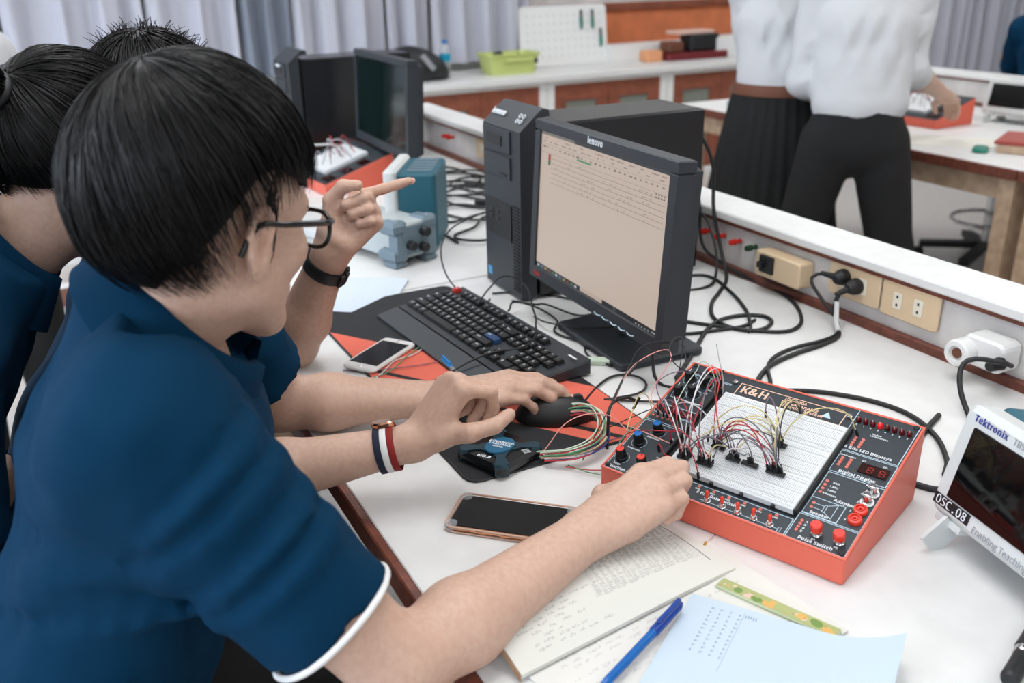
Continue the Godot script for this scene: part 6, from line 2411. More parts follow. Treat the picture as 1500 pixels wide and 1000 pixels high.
func analyser():
	var c := Vector3(.497, DESK + .0035, -1.008)
	var t := thing("logic_analyzer", "black and teal logic analyzer box trailing a bundle of coloured wires", "instrument", c, .0)
	var yw := .36
	var xf := Transform3D(Basis(Vector3.UP, yw), Vector3.ZERO)
	var m := MB.new()
	m.rbox(.088, .016, .088, .010, .005, Vector3.ZERO, xf)
	part("shell", m, M.an_black, t)
	m = MB.new()
	# a teal cross of four arms that widen to the corners
	for k in 4:
		var b := Basis(Vector3.UP, PI / 4 + k * PI / 2)
		var s := 1.0
		m.prism(PackedVector2Array([Vector2(.010, -.015), Vector2(.030, -.006), Vector2(.050, -.0095), Vector2(.054, 0), Vector2(.050, .0095), Vector2(.030, .006), Vector2(.010, .015)]), .0150, .0180, .001, xf * Transform3D(b, Vector3.ZERO))
		m.prism(PackedVector2Array([Vector2(.043, -.012), Vector2(.0545, -.009), Vector2(.057, 0), Vector2(.0545, .009), Vector2(.043, .012)]), .0, .0178, .002, xf * Transform3D(b, Vector3.ZERO))
	part("corner_guard", m, M.an_teal, t, "teal corner guards")
	m = MB.new()
	var el := PackedVector2Array()
	for k in 28: el.append(Vector2(cos(TAU * k / 28) * .024, sin(TAU * k / 28) * .018))
	m.prism(el, .0165, .0200, .001, xf)
	var bd := part("badge", m, M.blue_badge, t, "blue oval badge")
	m = MB.new()
	var rt := Vector3(.30, 0, .95)
	rt = Vector3(.62, 0, .78).normalized()
	var up := Vector3(.78, 0, -.62)
	for e in [["ADVANCED", .0050, .0068], ["LABLINKS", .0050, .0008], ["MODEL", .0034, -.0062]]:
		m.add_mesh(words(e[0], e[1], true, .0002), lay(Vector3(0, .0203, 0) + up.normalized() * e[2], rt, up))
	part("lettering", m, M.print_white, bd)
	m = MB.new()
	m.add_mesh(words("NO.8", .0062, true, .0002), lay(Vector3(-.030, .0163, .012), rt, up))
	for k in 3: m.add_mesh(words("IIIIIIII", .0022, true, .0002), lay(Vector3(.026, .0163, .024 + k * .004), Vector3(.9, 0, .1), Vector3(.1, 0, -.9)))
	part("panel_marks", m, M.print_white, t)
	# the bundle: leaves the box at its right end and loops back under the mouse hand
	var cols := [[M.w_pale, "pale green"], [M.w_white, "white"], [M.w_pink, "pink"], [M.w_orange, "orange"], [M.w_green, "green"], [M.w_blue, "blue"], [M.w_red, "red"], [M.w_grey, "grey"], [M.w_yellow, "yellow"], [M.w_purple, "purple"]]
	var rg := RandomNumberGenerator.new()
	rg.seed = 40
	for k in 18:
		var cq: Array = cols[k % 10]
		var o := Vector3(rg.randf_range(-.006, .006), rg.randf_range(0, .012), rg.randf_range(-.008, .008))
		var y := DESK + .006
		var pts := [Vector3(.540, y + .004, -.968) + o * Vector3(.6, .5, 1.4), Vector3(.575, y + .008, -.942) + o, Vector3(.620, y + .010, -.950) + o * 1.2, Vector3(.650, y + .014, -.985) + o * 1.3, Vector3(.652, y + .018, -1.025) + o * 1.2, Vector3(.625, y + .012, -1.050) + o, Vector3(.600, y + .004, -1.058) + o * .6]
		jumper("%s lead in the wire bundle looping beside the logic analyzer" % cq[1], pts, cq[0], .0011, 0, "bundled leads of the logic analyzer")
	# leads that rise from the bundle to the trainer, black joints in mid-air
	var L := func(label: String, pts: Array, col: StandardMaterial3D, jt: Array):
		jumper(label, pts, col, .00075, 0, "")
		var nd := get_child(get_child_count() - 1)
		for q in jt:
			var m2 := MB.new()
			m2.bar(q[0] - nd.position, q[1] - nd.position, .0026, .0026, .0003)
			part("joint", m2, M.rubber, nd)
	var wb := tr_root.transform * tr_pf
	var P := func(u: float, v: float, h: float) -> Vector3: return wb * (Vector3(u, h, -v) * .001)
	L.call("black lead rising from the bundle past the mouse to the trainer's left edge", [Vector3(.585, .760, -.935), Vector3(.640, .800, -.965), Vector3(.700, .836, -1.005), Vector3(.755, .862, -1.030), Vector3(.800, .855, -1.000), P.call(18, 120, 6)], M.rubber, [[Vector3(.660, .812, -.978), Vector3(.690, .830, -.998)]])
	L.call("pale pink lead arching from the bundle over the desk pad's orange corner", [Vector3(.630, .765, -.955), Vector3(.668, .806, -.985), Vector3(.715, .846, -1.005), Vector3(.765, .862, -.990), P.call(8, 116, 30), P.call(24, 116, 5)], M.w_pink, [[Vector3(.700, .835, -.999), Vector3(.722, .849, -1.005)]])
	L.call("thin black lead with a double joint above the desk pad corner", [Vector3(.640, .765, -.985), Vector3(.690, .795, -.955), Vector3(.735, .812, -.945), Vector3(.755, .838, -.955), Vector3(.775, .885, -.975), P.call(16, 165, 60), P.call(36, 212, 8)], M.rubber, [[Vector3(.738, .815, -.946), Vector3(.756, .840, -.956)]])
	L.call("brown lead crossing low from the bundle to the generator jacks", [Vector3(.635, .760, -.965), Vector3(.690, .778, -.940), Vector3(.740, .815, -.930), Vector3(.775, .845, -.925), P.call(6, 140, 40), P.call(31, 116, 6)], M.w_purple, [[Vector3(.742, .817, -.930), Vector3(.764, .836, -.927)]])
	L.call("red lead lying along the bench from the bundle to the trainer's corner", [Vector3(.560, .756, -.938), Vector3(.590, .754, -.915), Vector3(.620, .756, -.905), Vector3(.642, .768, -.915), P.call(6, 60, 12), P.call(62, 98, 6)], M.w_red, [])
	L.call("green lead lying in a low arc on the bench by the trainer's corner", [Vector3(.565, .756, -.940), Vector3(.585, .754, -.908), Vector3(.612, .754, -.890), Vector3(.628, .765, -.900), P.call(4, 40, 10), P.call(8, 115, 6)], M.w_green, [])
	L.call("pink lead in a wide bow over the end of the desk pad", [Vector3(.548, .766, -.975), Vector3(.590, .802, -.975), Vector3(.635, .808, -.955), Vector3(.655, .790, -.930), P.call(2, 70, 14), P.call(62, 72, 6)], M.w_pink, [])
	L.call("yellow-green short lead hanging at the trainer's left edge", [P.call(2, 62, 14), P.call(-2, 84, 26), P.call(0, 110, 40), P.call(10, 114, 6)], M.w_yellow, [[P.call(-3, 88, 28), P.call(-1, 104, 37)]])
	# the bent black rod standing between pad and trainer
	m = MB.new()
	m.tube(curve([Vector3(.638, DESK + .0035, -.955), Vector3(.640, DESK + .045, -.957), Vector3(.644, DESK + .058, -.962), Vector3(.660, DESK + .062, -.975), Vector3(.690, DESK + .058, -.985), Vector3(.705, DESK + .05, -.985)], .004), .0022, 8)
	solo("bent_rod", m, M.rubber, "black bent rod standing between desk pad and trainer", "hook")

# ---------------------------------------------------------------- papers
func sheet(corner: Vector3, u: Vector3, v: Vector3, lu: float, lv: float, hgt: Callable, th := .0006) -> MB:
	var m := MB.new()
	var rows := []
	var low := []
	var n := 24
	for i in n + 1:
		var a := PackedVector3Array()
		var b := PackedVector3Array()
		for j in n + 1:
			var p := u * (lu * i / n) + v * (lv * j / n)
			var h: float = hgt.call(float(i) / n, float(j) / n)
			a.append(p + Vector3.UP * (h + th))
			b.append(p + Vector3.UP * h)
		rows.append(a)
		low.append(b)
	m.grid(rows, false, u.cross(v).y > 0)
	for k in m.uv.size(): m.uv[k] = Vector2(m.uv[k].y, m.uv[k].x)
	var k0 := m.v.size()
	m.grid(low, false, u.cross(v).y < 0)
	for k in range(k0, m.v.size()): m.uv[k] = Vector2(.002, .002)
	# rims
	for q in [[rows[0], low[0]], [low[n], rows[n]]]:
		for j in n: m.quad(q[0][j], q[0][j + 1], q[1][j + 1], q[1][j])
	for i in n:
		m.quad(rows[i + 1][0], rows[i][0], low[i][0], low[i + 1][0])
		m.quad(rows[i][n], rows[i + 1][n], low[i + 1][n], low[i][n])
	for k in range(k0, m.v.size()): m.uv[k] = Vector2(.002, .002)
	return m

func papers():
	# the book, folded back on itself: lower leaves flat, upper block bulging
	var at := Vector3(.45, DESK, -.66)
	var t := thing("notebook", "open worn notebook with printed tables and pencil notes under the right forearm", "notebook", at)
	var u := Vector3(.992, 0, -.125).normalized()
	var v := Vector3(.125, 0, .992).normalized()
	var low := sheet(Vector3.ZERO, u, v, .30, .20, func(_i, _j): return 0.0, .0035)
	var lo := part("lower_leaves", low, M.book_page2, t)
	lo.position = Vector3(.322, DESK, -.68) - at
	var up := sheet(Vector3.ZERO, u, v, .293, .150, func(i, j): return .0075 + .020 * sin(PI * clampf(j * .96 + .04, 0, 1)) * (1.0 - .85 * pow(i, 4)) - .002 * j - .003 * pow(i, 6) + .004 * sin(i * 5.0) * (1.0 - j), .0042)
	var bl := part("page_block", up, M.book_page, t)
	bl.position = Vector3(.302, DESK, -.765) - at
	var ed := MB.new()
	for k in 7:
		var pts := PackedVector3Array()
		for j in 20:
			var jj := j / 19.0
			var h := .0040 + .020 * sin(PI * clampf(jj * .96 + .04, 0, 1)) - .002 * jj + .0012 * k
			pts.append(v * (.150 * jj) + Vector3.UP * h - u * (.0006 + .0012 * (k % 2)))
		ed.tube(pts, .00045, 4)
	var ee := part("page_edges", ed, M.edge_paper, t, "yellowed page edges")
	ee.position = bl.position
	# blue sheet at the bottom with its curled corner
	u = Vector3(.547, 0, .837)
	v = Vector3(-.837, 0, .547)
	var bs := sheet(Vector3.ZERO, u, v, .212, .150, func(i, j): return .005 + .002 * sin(i * 3.0) + .030 * pow(clampf((i - .62) / .38, 0, 1), 2.0) * (1.0 - .6 * j))
	solo("paper_sheet", bs, M.note_blue, "pale blue note sheet with small columns of marks, right of the blue pen", "paper", "", Vector3(.541, DESK + .001, -.640))
	# pale sheet on the bench under the pointing arm
	var w := sheet(Vector3.ZERO, Vector3(.83, 0, .56), Vector3(-.56, 0, .83), .145, .205, func(i, j): return .0035 + .002 * sin(i * 3.0 + j * 2.0))
	for k in w.uv.size():
		if w.uv[k].x > .003: w.uv[k] = Vector2(w.uv[k].y, w.uv[k].x)
	solo("paper_sheet", w, M.sheet_blue, "pale blue written sheet under the raised elbow, half on the desk pad", "paper", "", Vector3(.555, DESK, -1.875))
	pen("blue capped ballpoint pen lying on the notebook", Vector3(.512, DESK + .0165, -.6225), Vector3(.376, DESK + .0125, -.5635), M.pen_deep, M.pen_deep2, .0046)
	# ruler with a painted face
	var r := thing("pencil_case", "slim flat case with green floral pattern sticking out from the blue sheet", "pencil case", Vector3(.604, DESK, -.579), -PI / 2 + atan2(.045, .115))
	var m := MB.new()
	m.rbox(.135, .0075, .018, .002, .0012)
	part("body", m, M.case_green, r)
	m = MB.new()
	m.quad(Vector3(-.066, .0078, .0078), Vector3(.066, .0078, .0078), Vector3(.066, .0078, -.0078), Vector3(-.066, .0078, -.0078))
	part("patterned_face", m, M.ruler_print, r, "green face with pale flowers")
	# a dark handle cut off by the lower right corner
	m = MB.new()
	m.lathe(PackedVector2Array([Vector2(0, 0), Vector2(.007, .001), Vector2(.009, .006), Vector2(.0085, .05), Vector2(.011, .056), Vector2(.010, .11), Vector2(0, .112)]), 16, Transform3D(Basis(Vector3(0, 0, 1), -PI / 2), Vector3.ZERO))
	var hd := solo("probe", m, M.rubber, "black probe handle with a chrome ring at the lower right corner", "probe", "", Vector3(.712, DESK + .0112, -.390), .35)
	m = MB.new()
	m.lathe(PackedVector2Array([Vector2(.0088, .044), Vector2(.0100, .045), Vector2(.0100, .052), Vector2(.0095, .053)]), 16, Transform3D(Basis(Vector3(0, 0, 1), -PI / 2), Vector3.ZERO))
	part("ring", m, M.chrome, hd, "chrome ring")
	# a small gold component lying on the bench
	m = MB.new()
	m.cyl(.0021, .009, Vector3.ZERO, .0008, 10, -1.0, Transform3D(Basis(Vector3(.3, 0, 1).normalized(), PI / 2), Vector3.ZERO))
	var rs := solo("resistor", m, M.resistor, "tiny gold-brown resistor lying between notebook and orange trainer", "component", "", Vector3(.618, DESK + .0024, -.712), .35)
	m = MB.new()
	m.tube(PackedVector3Array([Vector3(-.012, 0, 0), Vector3(.022, 0, 0)]), .0004, 5)
	part("lead", m, M.chrome, rs)

# ---------------------------------------------------------------- the oscilloscope at the right edge
func oscilloscope(label: String, at: Vector3, turn: float, detail: bool) -> Node3D:
	# origin: lower left front corner; z along the width, facing -x
	var t := thing("oscilloscope", label, "oscilloscope", at, turn)
	var W := .315
	var H := .136
	var m := MB.new()
	var face := MB.rr(H, W, .014, 4)
	m.prism(face, 0, .040, .008, Transform3D(Basis(Vector3(0, 1, 0), Vector3(1, 0, 0), Vector3(0, 0, 1)), Vector3(0, H / 2, W / 2)))
	part("front_bezel", m, M.scope_grey, t)
	m = MB.new()
	m.prism(MB.rr(H - .002, W - .016, .016, 4), .038, .125, .006, Transform3D(Basis(Vector3(0, 1, 0), Vector3(1, 0, 0), Vector3(0, 0, 1)), Vector3(0, H / 2 + .005, W / 2)))
	part("rear_case", m, M.scope_teal, t, "teal rear case")
	m = MB.new()
	for k in 9:
		m.box(.05, .004, .008, Vector3(.085, H + .0025, .05 + k * .022), .001)
	part("top_ribs", m, M.scope_teal, t)
	m = MB.new()
	m.box(.02, .006, .03, Vector3(.052, H + .002, .085), .002)
	part("top_button", m, M.scope_grey, t)
	m = MB.new()
	m.box(.004, .088, .150, Vector3(-.0005, .026, .100), .001)
	part("screen", m, M.phone_screen, t)
	if detail:
		m = MB.new()
		m.add_mesh(words("Tektronix", .0078, true, .0004), lay(Vector3(-.0006, H - .0125, .044), Vector3(0, 0, 1), Vector3(0, 1, 0)))
		part("lettering", m, M.tektext, t, "blue maker lettering")
		m = MB.new()
		m.add_mesh(words("TBS 1052B", .0070, false, .0004), lay(Vector3(-.0006, H - .0130, .100), Vector3(0, 0, 1), Vector3(0, 1, 0)))
		m.add_mesh(words("Enabling Teaching", .0072, false, .0004), lay(Vector3(-.0006, .0120, .112), Vector3(0, 0, 1), Vector3(0, 1, 0)))
		part("grey_lettering", m, M.grey_text, t)
		m = MB.new()
		m.box(.0012, .013, .056, Vector3(-.0006, .0110, .036), .0002)
		var tp_ := part("label_tape", m, M.rubber, t, "black embossed label tape")
		m = MB.new()
		m.add_mesh(words("OSC.08", .0098, true, .0005, true), lay(Vector3(-.0014, .0175, .036), Vector3(0, 0, 1), Vector3(0, 1, 0)))
		part("label_lettering", m, M.print_white, tp_)
		m = MB.new()
		m.box(.0012, .012, .05, Vector3(-.0006, .008, .185), .0002)
		part("grey_label", m, M.grey_text, t)
	for z in [.035, W - .035]:
		m = MB.new()
		m.box(.018, .010, .040, Vector3(.012, -.008, z), .002)
		m.bar(Vector3(.012, -.004, z), Vector3(-.012, -.0352, z), .034, .005, .001, Vector3(0, 0, 1))
		part("tilt_foot", m, M.scope_grey, t)
	for z in [.035, W - .035]:
		m = MB.new()
		m.box(.02, .012, .03, Vector3(.11, -.0105, z), .003)
		part("rear_foot", m, M.scope_grey, t)
	for k in 6:
		m = MB.new()
		var kz := .205 + (k % 3) * .042
		m.cyl(.011, .016, Vector3.ZERO, .002, 18, -1.0, Transform3D(Basis(Vector3(0, 0, 1), PI / 2), Vector3(.001, .115 - .055 * (k / 3), kz)))
		part("knob", m, M.gen_blue, t)
	return t

func scope_right():
	var t := oscilloscope("grey oscilloscope with teal back, cut off by the right edge", Vector3(.857, DESK + .0365, -.609), 0, true)
	t.basis = Basis(Vector3.UP, -.22) * Basis(Vector3(0, 0, 1), -.24)

# ---------------------------------------------------------------- the bench behind
func bench_generator():
	# origin: near left corner on the bench
	var t := thing("signal_generator", "light grey bench instrument with blue-grey corner bumpers behind the pointing hand", "instrument", Vector3(.690, DESK, -1.878), atan2(.30, .95))
	# local: -z runs back along its side, +x along its front
	var m := MB.new()
	m.box(.095, .080, .290, Vector3(.0475, .018, -.15), .004)
	part("case", m, M.gen_grey, t)
	for x in [0.004, .091]:
		m = MB.new()
		m.bar(Vector3(x, .012, -.012), Vector3(x + .012, .106, -.022), .030, .026, .006)
		m.box(.036, .03, .06, Vector3(x, .012, -.03), .008)
		m.box(.036, .03, .06, Vector3(x, .074, -.03), .008)
		m.box(.034, .014, .04, Vector3(x, .0, -.02), .004)
		part("bumper", m, M.gen_blue, t)
	m = MB.new()
	m.box(.07, .066, .006, Vector3(.0475, .026, -.004), .001)
	part("front_panel", m, M.gen_blue, t)
	for q in [[.065, .04], [.07, .075], [.03, .05]]:
		m = MB.new()
		m.cyl(.011, .020, Vector3.ZERO, .002, 14, -1.0, Transform3D(Basis(Vector3.RIGHT, PI / 2), Vector3(q[0], q[1], -.001)))
		part("knob", m, M.rubber, t)
	for z in [-.06, -.25]:
		m = MB.new()
		m.box(.085, .019, .02, Vector3(.0475, 0, z), .003)
		part("foot", m, M.gen_blue, t)
	# scope lying on top, teal end towards us
	var s := thing("oscilloscope", "small oscilloscope with teal back standing behind the grey bench instrument", "oscilloscope", Vector3(.735, DESK, -2.02), -.55)
	m = MB.new()
	m.rbox(.095, .178, .19, .012, .005, Vector3(.055, .006, -.09))
	part("rear_case", m, M.scope_teal, s)
	m = MB.new()
	m.rbox(.032, .190, .21, .012, .006, Vector3(-.004, .003, -.09))
	part("front_bezel", m, M.scope_grey, s)
	m = MB.new()
	for k in 5: m.box(.06, .004, .010, Vector3(.06, .1835, -.03 - k * .03), .001)
	part("top_ribs", m, M.gen_blue, s)
	for z in [-.02, -.16]:
		m = MB.new()
		m.box(.09, .008, .02, Vector3(.04, 0, z), .001)
		part("foot", m, M.rubber, s)

func small_trainer(label: String, at: Vector3, turn: float):
	var t := thing("electronics_trainer", label, "trainer", at, turn)
	var m := MB.new()
	var side := PackedVector2Array([Vector2(0, .003), Vector2(.003, 0), Vector2(.224, 0), Vector2(.227, .003), Vector2(.227, .101), Vector2(0, .033)])
	m.prism(side, 0, .322, .0022, Transform3D(Basis(Vector3(0, 0, -1), Vector3(1, 0, 0), Vector3(0, 1, 0)), Vector3.ZERO))
	part("case", m, M.orange, t)
	var sl := atan2(.068, .227)
	var pf := Transform3D(Basis(Vector3.RIGHT, Vector3(0, cos(sl), sin(sl)), Vector3(0, -sin(sl), cos(sl))), Vector3(0, .033, 0))
	m = MB.new()
	m.box(.316, .002, .231, Vector3(.161, 0, -.1185), 0, pf)
	part("panel", m, M.tr_panel, t)
	m = MB.new()
	m.box(.17, .012, .15, Vector3(.158, .002, -.115), .001, pf)
	part("breadboard", m, M.board_white, t)
	for q in [[.016, .026], [.048, .025], [.021, .060], [.033, .088], [.018, .2]]:
		m = MB.new()
		m.cyl(.0075, .016, Vector3(q[0], .002, -q[1]), .001, 12, .0055, pf)
		part("knob", m, M.rubber, t)
	for k in 3:
		m = MB.new()
		m.box(.05, .003, .03, Vector3(.285, .002, -.03 - k * .06), .0005, pf)
		part("display", m, M.window_red, t)
	var rg := RandomNumberGenerator.new()
	rg.seed = int(at.x * 100)
	for k in 12:
		m = MB.new()
		var a := Vector3(rg.randf_range(.08, .23), .014, -rg.randf_range(.05, .18))
		var b := Vector3(rg.randf_range(.03, .25), .014, -rg.randf_range(.05, .2))
		m.tube(curve([pf * a, pf * (a.lerp(b, .5) + Vector3(0, rg.randf_range(.03, .06), 0)), pf * b]), .0012, 5)
		part("lead", m, [M.w_red, M.w_grey, M.w_white, M.rubber][k % 4], t)

func cord(label: String, pts: Array, r: float, m: Material = null, category := "cable", group := "") -> Node3D:
	var base: Vector3 = pts[0]
	var p := PackedVector3Array()
	for q in curve(pts, .014): p.append(q - base)
	var mb := MB.new()
	mb.tube(p, r, 8)
	return solo("cable", mb, m if m else M.rubber, label, category, group, base)

func D(x: float, z: float, h := .0035) -> Vector3:
	return Vector3(x, DESK + h, z)

func mid_bench():
	bench_generator()
	small_trainer("orange trainer in front of the switched-off monitor on the bench behind", D(.72, -2.96, 0), -1.47)
	# flat grey slab of an instrument cover beside the glasses
	var m := MB.new()
	m.rbox(.17, .03, .24, .02, .006, Vector3.ZERO, Transform3D(Basis(Vector3.UP, .5), Vector3.ZERO))
	solo("instrument_cover", m, M.gen_grey, "pale grey rounded instrument seen past the glasses", "instrument", "", D(.56, -2.19, 0))
	m = MB.new()
	m.box(.1, .02, .17, Vector3.ZERO, .002)
	solo("breadboard", m, M.board_white, "loose white breadboard lying on the pale grey instrument", "breadboard", "", D(.575, -2.205, .0305), .5)
	var g := "tangled black cables on the bench behind"
	var names := ["black cable in wide loops before the partition", "black cable looping behind the teal instrument", "black cable ring lying left of the near computer tower", "black cable in a double loop near the far sockets", "black cable running along the partition foot", "black cable coil between far monitor and sockets"]
	var rg := RandomNumberGenerator.new()
	for k in 6:
		rg.seed = 100 + k
		var pts := []
		var c := Vector2([1.12, 1.0, .98, 1.14, 1.2, 1.1][k], [-2.45, -2.3, -2.05, -2.65, -2.5, -2.85][k])
		for j in 15:
			var a := j * .85 + k
			var r := rg.randf_range(.05, .14)
			pts.append(D(clampf(c.x + cos(a) * r + (j - 7) * .006, .75, 1.27), c.y + sin(a) * r * 1.3 + (j - 7) * .014, .004 + .004 * (j % 3)))
		cord(names[k], pts, .0034, null, "cable", g)
	for k in 3:
		m = MB.new()
		m.rbox(.02, .016, .045, .006, .003)
		solo("cable_plug", m, M.rubber, ["black cable plug lying near the far sockets", "black cable plug lying by the far monitor's foot", "black cable plug lying beside the looped cables"][k], "plug", "", [D(1.17, -2.52, .002), D(1.12, -2.75, .002), D(1.10, -2.30, .002)][k], [.6, 2.0, 1.2][k])
	cord("white cable curving over the far orange trainer", [D(.66, -2.98), D(.65, -2.88, .05), D(.70, -2.78, .12), D(.80, -2.76, .13), D(.86, -2.80, .11)], .003, M.white)
	cord("thin black cable hanging from the near tower's front port down to the keyboard", [Vector3(.815, .915, -1.66), Vector3(.79, .905, -1.68), Vector3(.735, .86, -1.72), Vector3(.715, .80, -1.69), D(.735, -1.63), D(.76, -1.585), D(.745, -1.54, .024), D(.70, -1.47, .034)], .0016)

# ---------------------------------------------------------------- sockets and cords
func on_bench(called: String, m: MB, mt: Material, b: Node3D, label := "") -> MeshInstance3D:
	var o := part(called, m, mt, b, label)
	o.position = -b.position
	return o

func plate(b: Node3D, x: float, y: float, z: float, w: float, h: float, slots: Array):
	var xf := Transform3D(Basis(Vector3(0, 0, 1), PI / 2), Vector3(x, y, z))
	var m := MB.new()
	m.rbox(h, .007, w, .008, .002, Vector3.ZERO, xf, 4)
	var p := on_bench("socket_plate", m, M.cream, b, "cream socket plate")
	for s in slots:
		m = MB.new()
		m.rbox(.030, .0018, .019, .003, .0006, Vector3(0, .007, s), xf)
		var ins := part("socket_insert", m, M.ivory, p)
		m = MB.new()
		for q in [-.0072, .0072]:
			m.box(.005, .0006, .0034, Vector3(q, .0087, s), 0, xf)
			m.cyl(.0021, .0006, Vector3(q, .0088, s), 0, 8, -1.0, xf)
		part("socket_slots", m, M.rubber, p)

func sockets_and_cords():
	var b := bench_near
	var X := 1.309
	var k := 0
	for z in [-1.569, -1.522, -1.471, -1.421]:
		var xf := Transform3D(Basis(Vector3(0, 0, 1), PI / 2), Vector3(X, .824, z))
		var m := MB.new()
		m.lathe(PackedVector2Array([Vector2(.0055, 0), Vector2(.0055, .004), Vector2(.0045, .006), Vector2(.0045, .012), Vector2(.0068, .014), Vector2(.0060, .027), Vector2(.004, .028), Vector2(0, .028)]), 14, xf)
		on_bench("terminal", m, M.red if k < 3 else M.green, b, "red terminal post" if k < 3 else "dark green terminal post")
		k += 1
	# breaker box
	var m := MB.new()
	m.rbox(.052, .038, .125, .006, .003, Vector3.ZERO, Transform3D(Basis(Vector3(0, 0, 1), PI / 2), Vector3(X, .810, -1.318)))
	var bb := on_bench("breaker_box", m, M.cream, b, "cream breaker box")
	m = MB.new()
	m.box(.034, .008, .036, Vector3.ZERO, .001, Transform3D(Basis(Vector3(0, 0, 1), PI / 2), Vector3(X - .037, .813, -1.343)))
	m.box(.012, .010, .014, Vector3.ZERO, .001, Transform3D(Basis(Vector3(0, 0, 1), PI / 2), Vector3(X - .044, .812, -1.352)))
	part("breaker_switch", m, M.rubber, bb, "black breaker switch")
	plate(b, X, .824, -1.150, .122, .066, [-.022, .022])
	plate(b, X, .822, -1.024, .122, .066, [-.024, .020])
	for z in [-2.35, -2.52, -2.70]: plate(bench_mid, X, .822, z, .122, .066, [-.022, .022])
	for z in [-2.95, -2.99]:
		m = MB.new()
		m.lathe(PackedVector2Array([Vector2(.0055, 0), Vector2(.0055, .004), Vector2(.0045, .012), Vector2(.0068, .014), Vector2(.0060, .027), Vector2(0, .028)]), 12, Transform3D(Basis(Vector3(0, 0, 1), PI / 2), Vector3(X, .824, z)))
		on_bench("terminal", m, M.red, bench_mid, "red terminal post")
	# two black plugs in the first plate with their cords
	var i := 0
	for q in [[-1.170, .832, Vector3(-.3, .05, -.95)], [-1.138, .823, Vector3(-1, -.25, -.1)]]:
		var c := Vector3(X - .009, q[1], q[0])
		var t := thing("power_plug", ["black mains plug in the left half of the plugged socket plate", "black mains plug in the right half of the plugged socket plate"][i], "plug", c)
		m = MB.new()
		m.lathe(PackedVector2Array([Vector2(0, 0), Vector2(.0150, 0), Vector2(.0155, .004), Vector2(.0140, .014), Vector2(.0105, .022), Vector2(.0065, .026), Vector2(0, .027)]), 18, Transform3D(Basis(Vector3(0, 0, 1), PI / 2), Vector3.ZERO))
		part("body", m, M.rubber, t)
		m = MB.new()
		var d: Vector3 = (q[2] as Vector3).normalized()
		m.tube(PackedVector3Array([Vector3(-.014, 0, 0), Vector3(-.014, 0, 0) + d * .018, Vector3(-.014, 0, 0) + d * .036]), .0072, 10, .0042)
		part("strain_relief", m, M.rubber, t)
		i += 1
	cord("black mains cord from the left plug curving down to the bench and the trainer", [Vector3(1.285, .832, -1.204), Vector3(1.266, .822, -1.218), Vector3(1.262, .795, -1.190), Vector3(1.262, .765, -1.145), D(1.235, -1.112), D(1.19, -1.098), D(1.12, -1.098), D(1.06, -1.084), D(1.02, -1.055), D(.985, -1.01), D(.93, -.955)], .0034)
	cord("grey-jointed mains cord from the right plug to behind the trainer", [Vector3(1.262, .815, -1.144), Vector3(1.250, .790, -1.140), Vector3(1.244, .765, -1.125), D(1.225, -1.100), D(1.175, -1.085), D(1.10, -1.077), D(1.035, -1.062), D(.985, -1.035), D(.93, -.985), D(.885, -.93)], .0042)
	m = MB.new()
	m.tube(PackedVector3Array([Vector3(1.2545, .800, -1.141), Vector3(1.2445, .766, -1.127), D(1.232, -1.108, .008)]), .0050, 10)
	solo("cable_sleeve", m, M.scope_grey, "pale clear sleeve round the mains cord below the two plugs", "sleeve")
	cord("thick black cord rising behind the monitor from tower to bench", [Vector3(1.235, 1.045, -1.60), Vector3(1.262, 1.04, -1.575), Vector3(1.285, .98, -1.55), Vector3(1.285, .88, -1.535), Vector3(1.283, .80, -1.500), D(1.262, -1.452, .006), D(1.20, -1.397), D(1.13, -1.338), D(1.085, -1.262), D(1.107, -1.197), D(1.165, -1.207), D(1.175, -1.245), D(1.115, -1.270), D(1.052, -1.247), D(.985, -1.195), D(.925, -1.145), D(.865, -1.098)], .0040)
	cord("black cord making the largest loop on the bench right of the monitor", [Vector3(1.255, .93, -1.63), Vector3(1.290, .90, -1.60), Vector3(1.280, .80, -1.56), Vector3(1.285, .772, -1.495), D(1.296, -1.43, .008), D(1.302, -1.37), D(1.286, -1.287), D(1.228, -1.195), D(1.172, -1.162), D(1.126, -1.182), D(1.084, -1.228), D(1.04, -1.285), D(1.005, -1.34)], .0036)
	cord("black cord arching over the bench beside the monitor's right side", [D(1.15, -1.56), D(1.201, -1.512), D(1.238, -1.486), D(1.222, -1.404), D(1.175, -1.292), D(1.122, -1.215), D(1.10, -1.195)], .0034)
	cord("thin black cord crossing under the monitor's right edge", [D(.95, -1.28), D(.995, -1.245), D(1.055, -1.230), D(1.11, -1.222), D(1.15, -1.235)], .0032)
	cord("black video cord from the near tower down to the loops", [Vector3(1.245, .875, -1.60), Vector3(1.27, .87, -1.555), Vector3(1.26, .83, -1.50), D(1.24, -1.46, .02), D(1.19, -1.43), D(1.1, -1.46), D(1.0, -1.52)], .0030)
	# cords behind the trainer and to the scope
	cord("black cord bowing behind the trainer towards the scope", [D(.93, -.99), D(.985, -.975), D(1.045, -.925), D(1.083, -.845), D(1.068, -.770), D(1.02, -.705), D(.985, -.68)], .0038)
	cord("second black cord crossing behind the trainer's right corner", [D(1.12, -.80), D(1.06, -.775), D(1.0, -.745), D(.97, -.72), D(.93, -.685)], .0042)
	cord("black cord from under the trainer to the scope's foot", [D(.915, -.735), D(.930, -.690), D(.945, -.660), D(.985, -.635), D(1.03, -.62)], .0042)
	cord("black cord looping from the white adapter down to the scope", [Vector3(1.27, .800, -.80), Vector3(1.235, .815, -.795), Vector3(1.20, .815, -.825), Vector3(1.175, .79, -.815), D(1.155, -.775), D(1.12, -.72), D(1.06, -.66)], .0040)
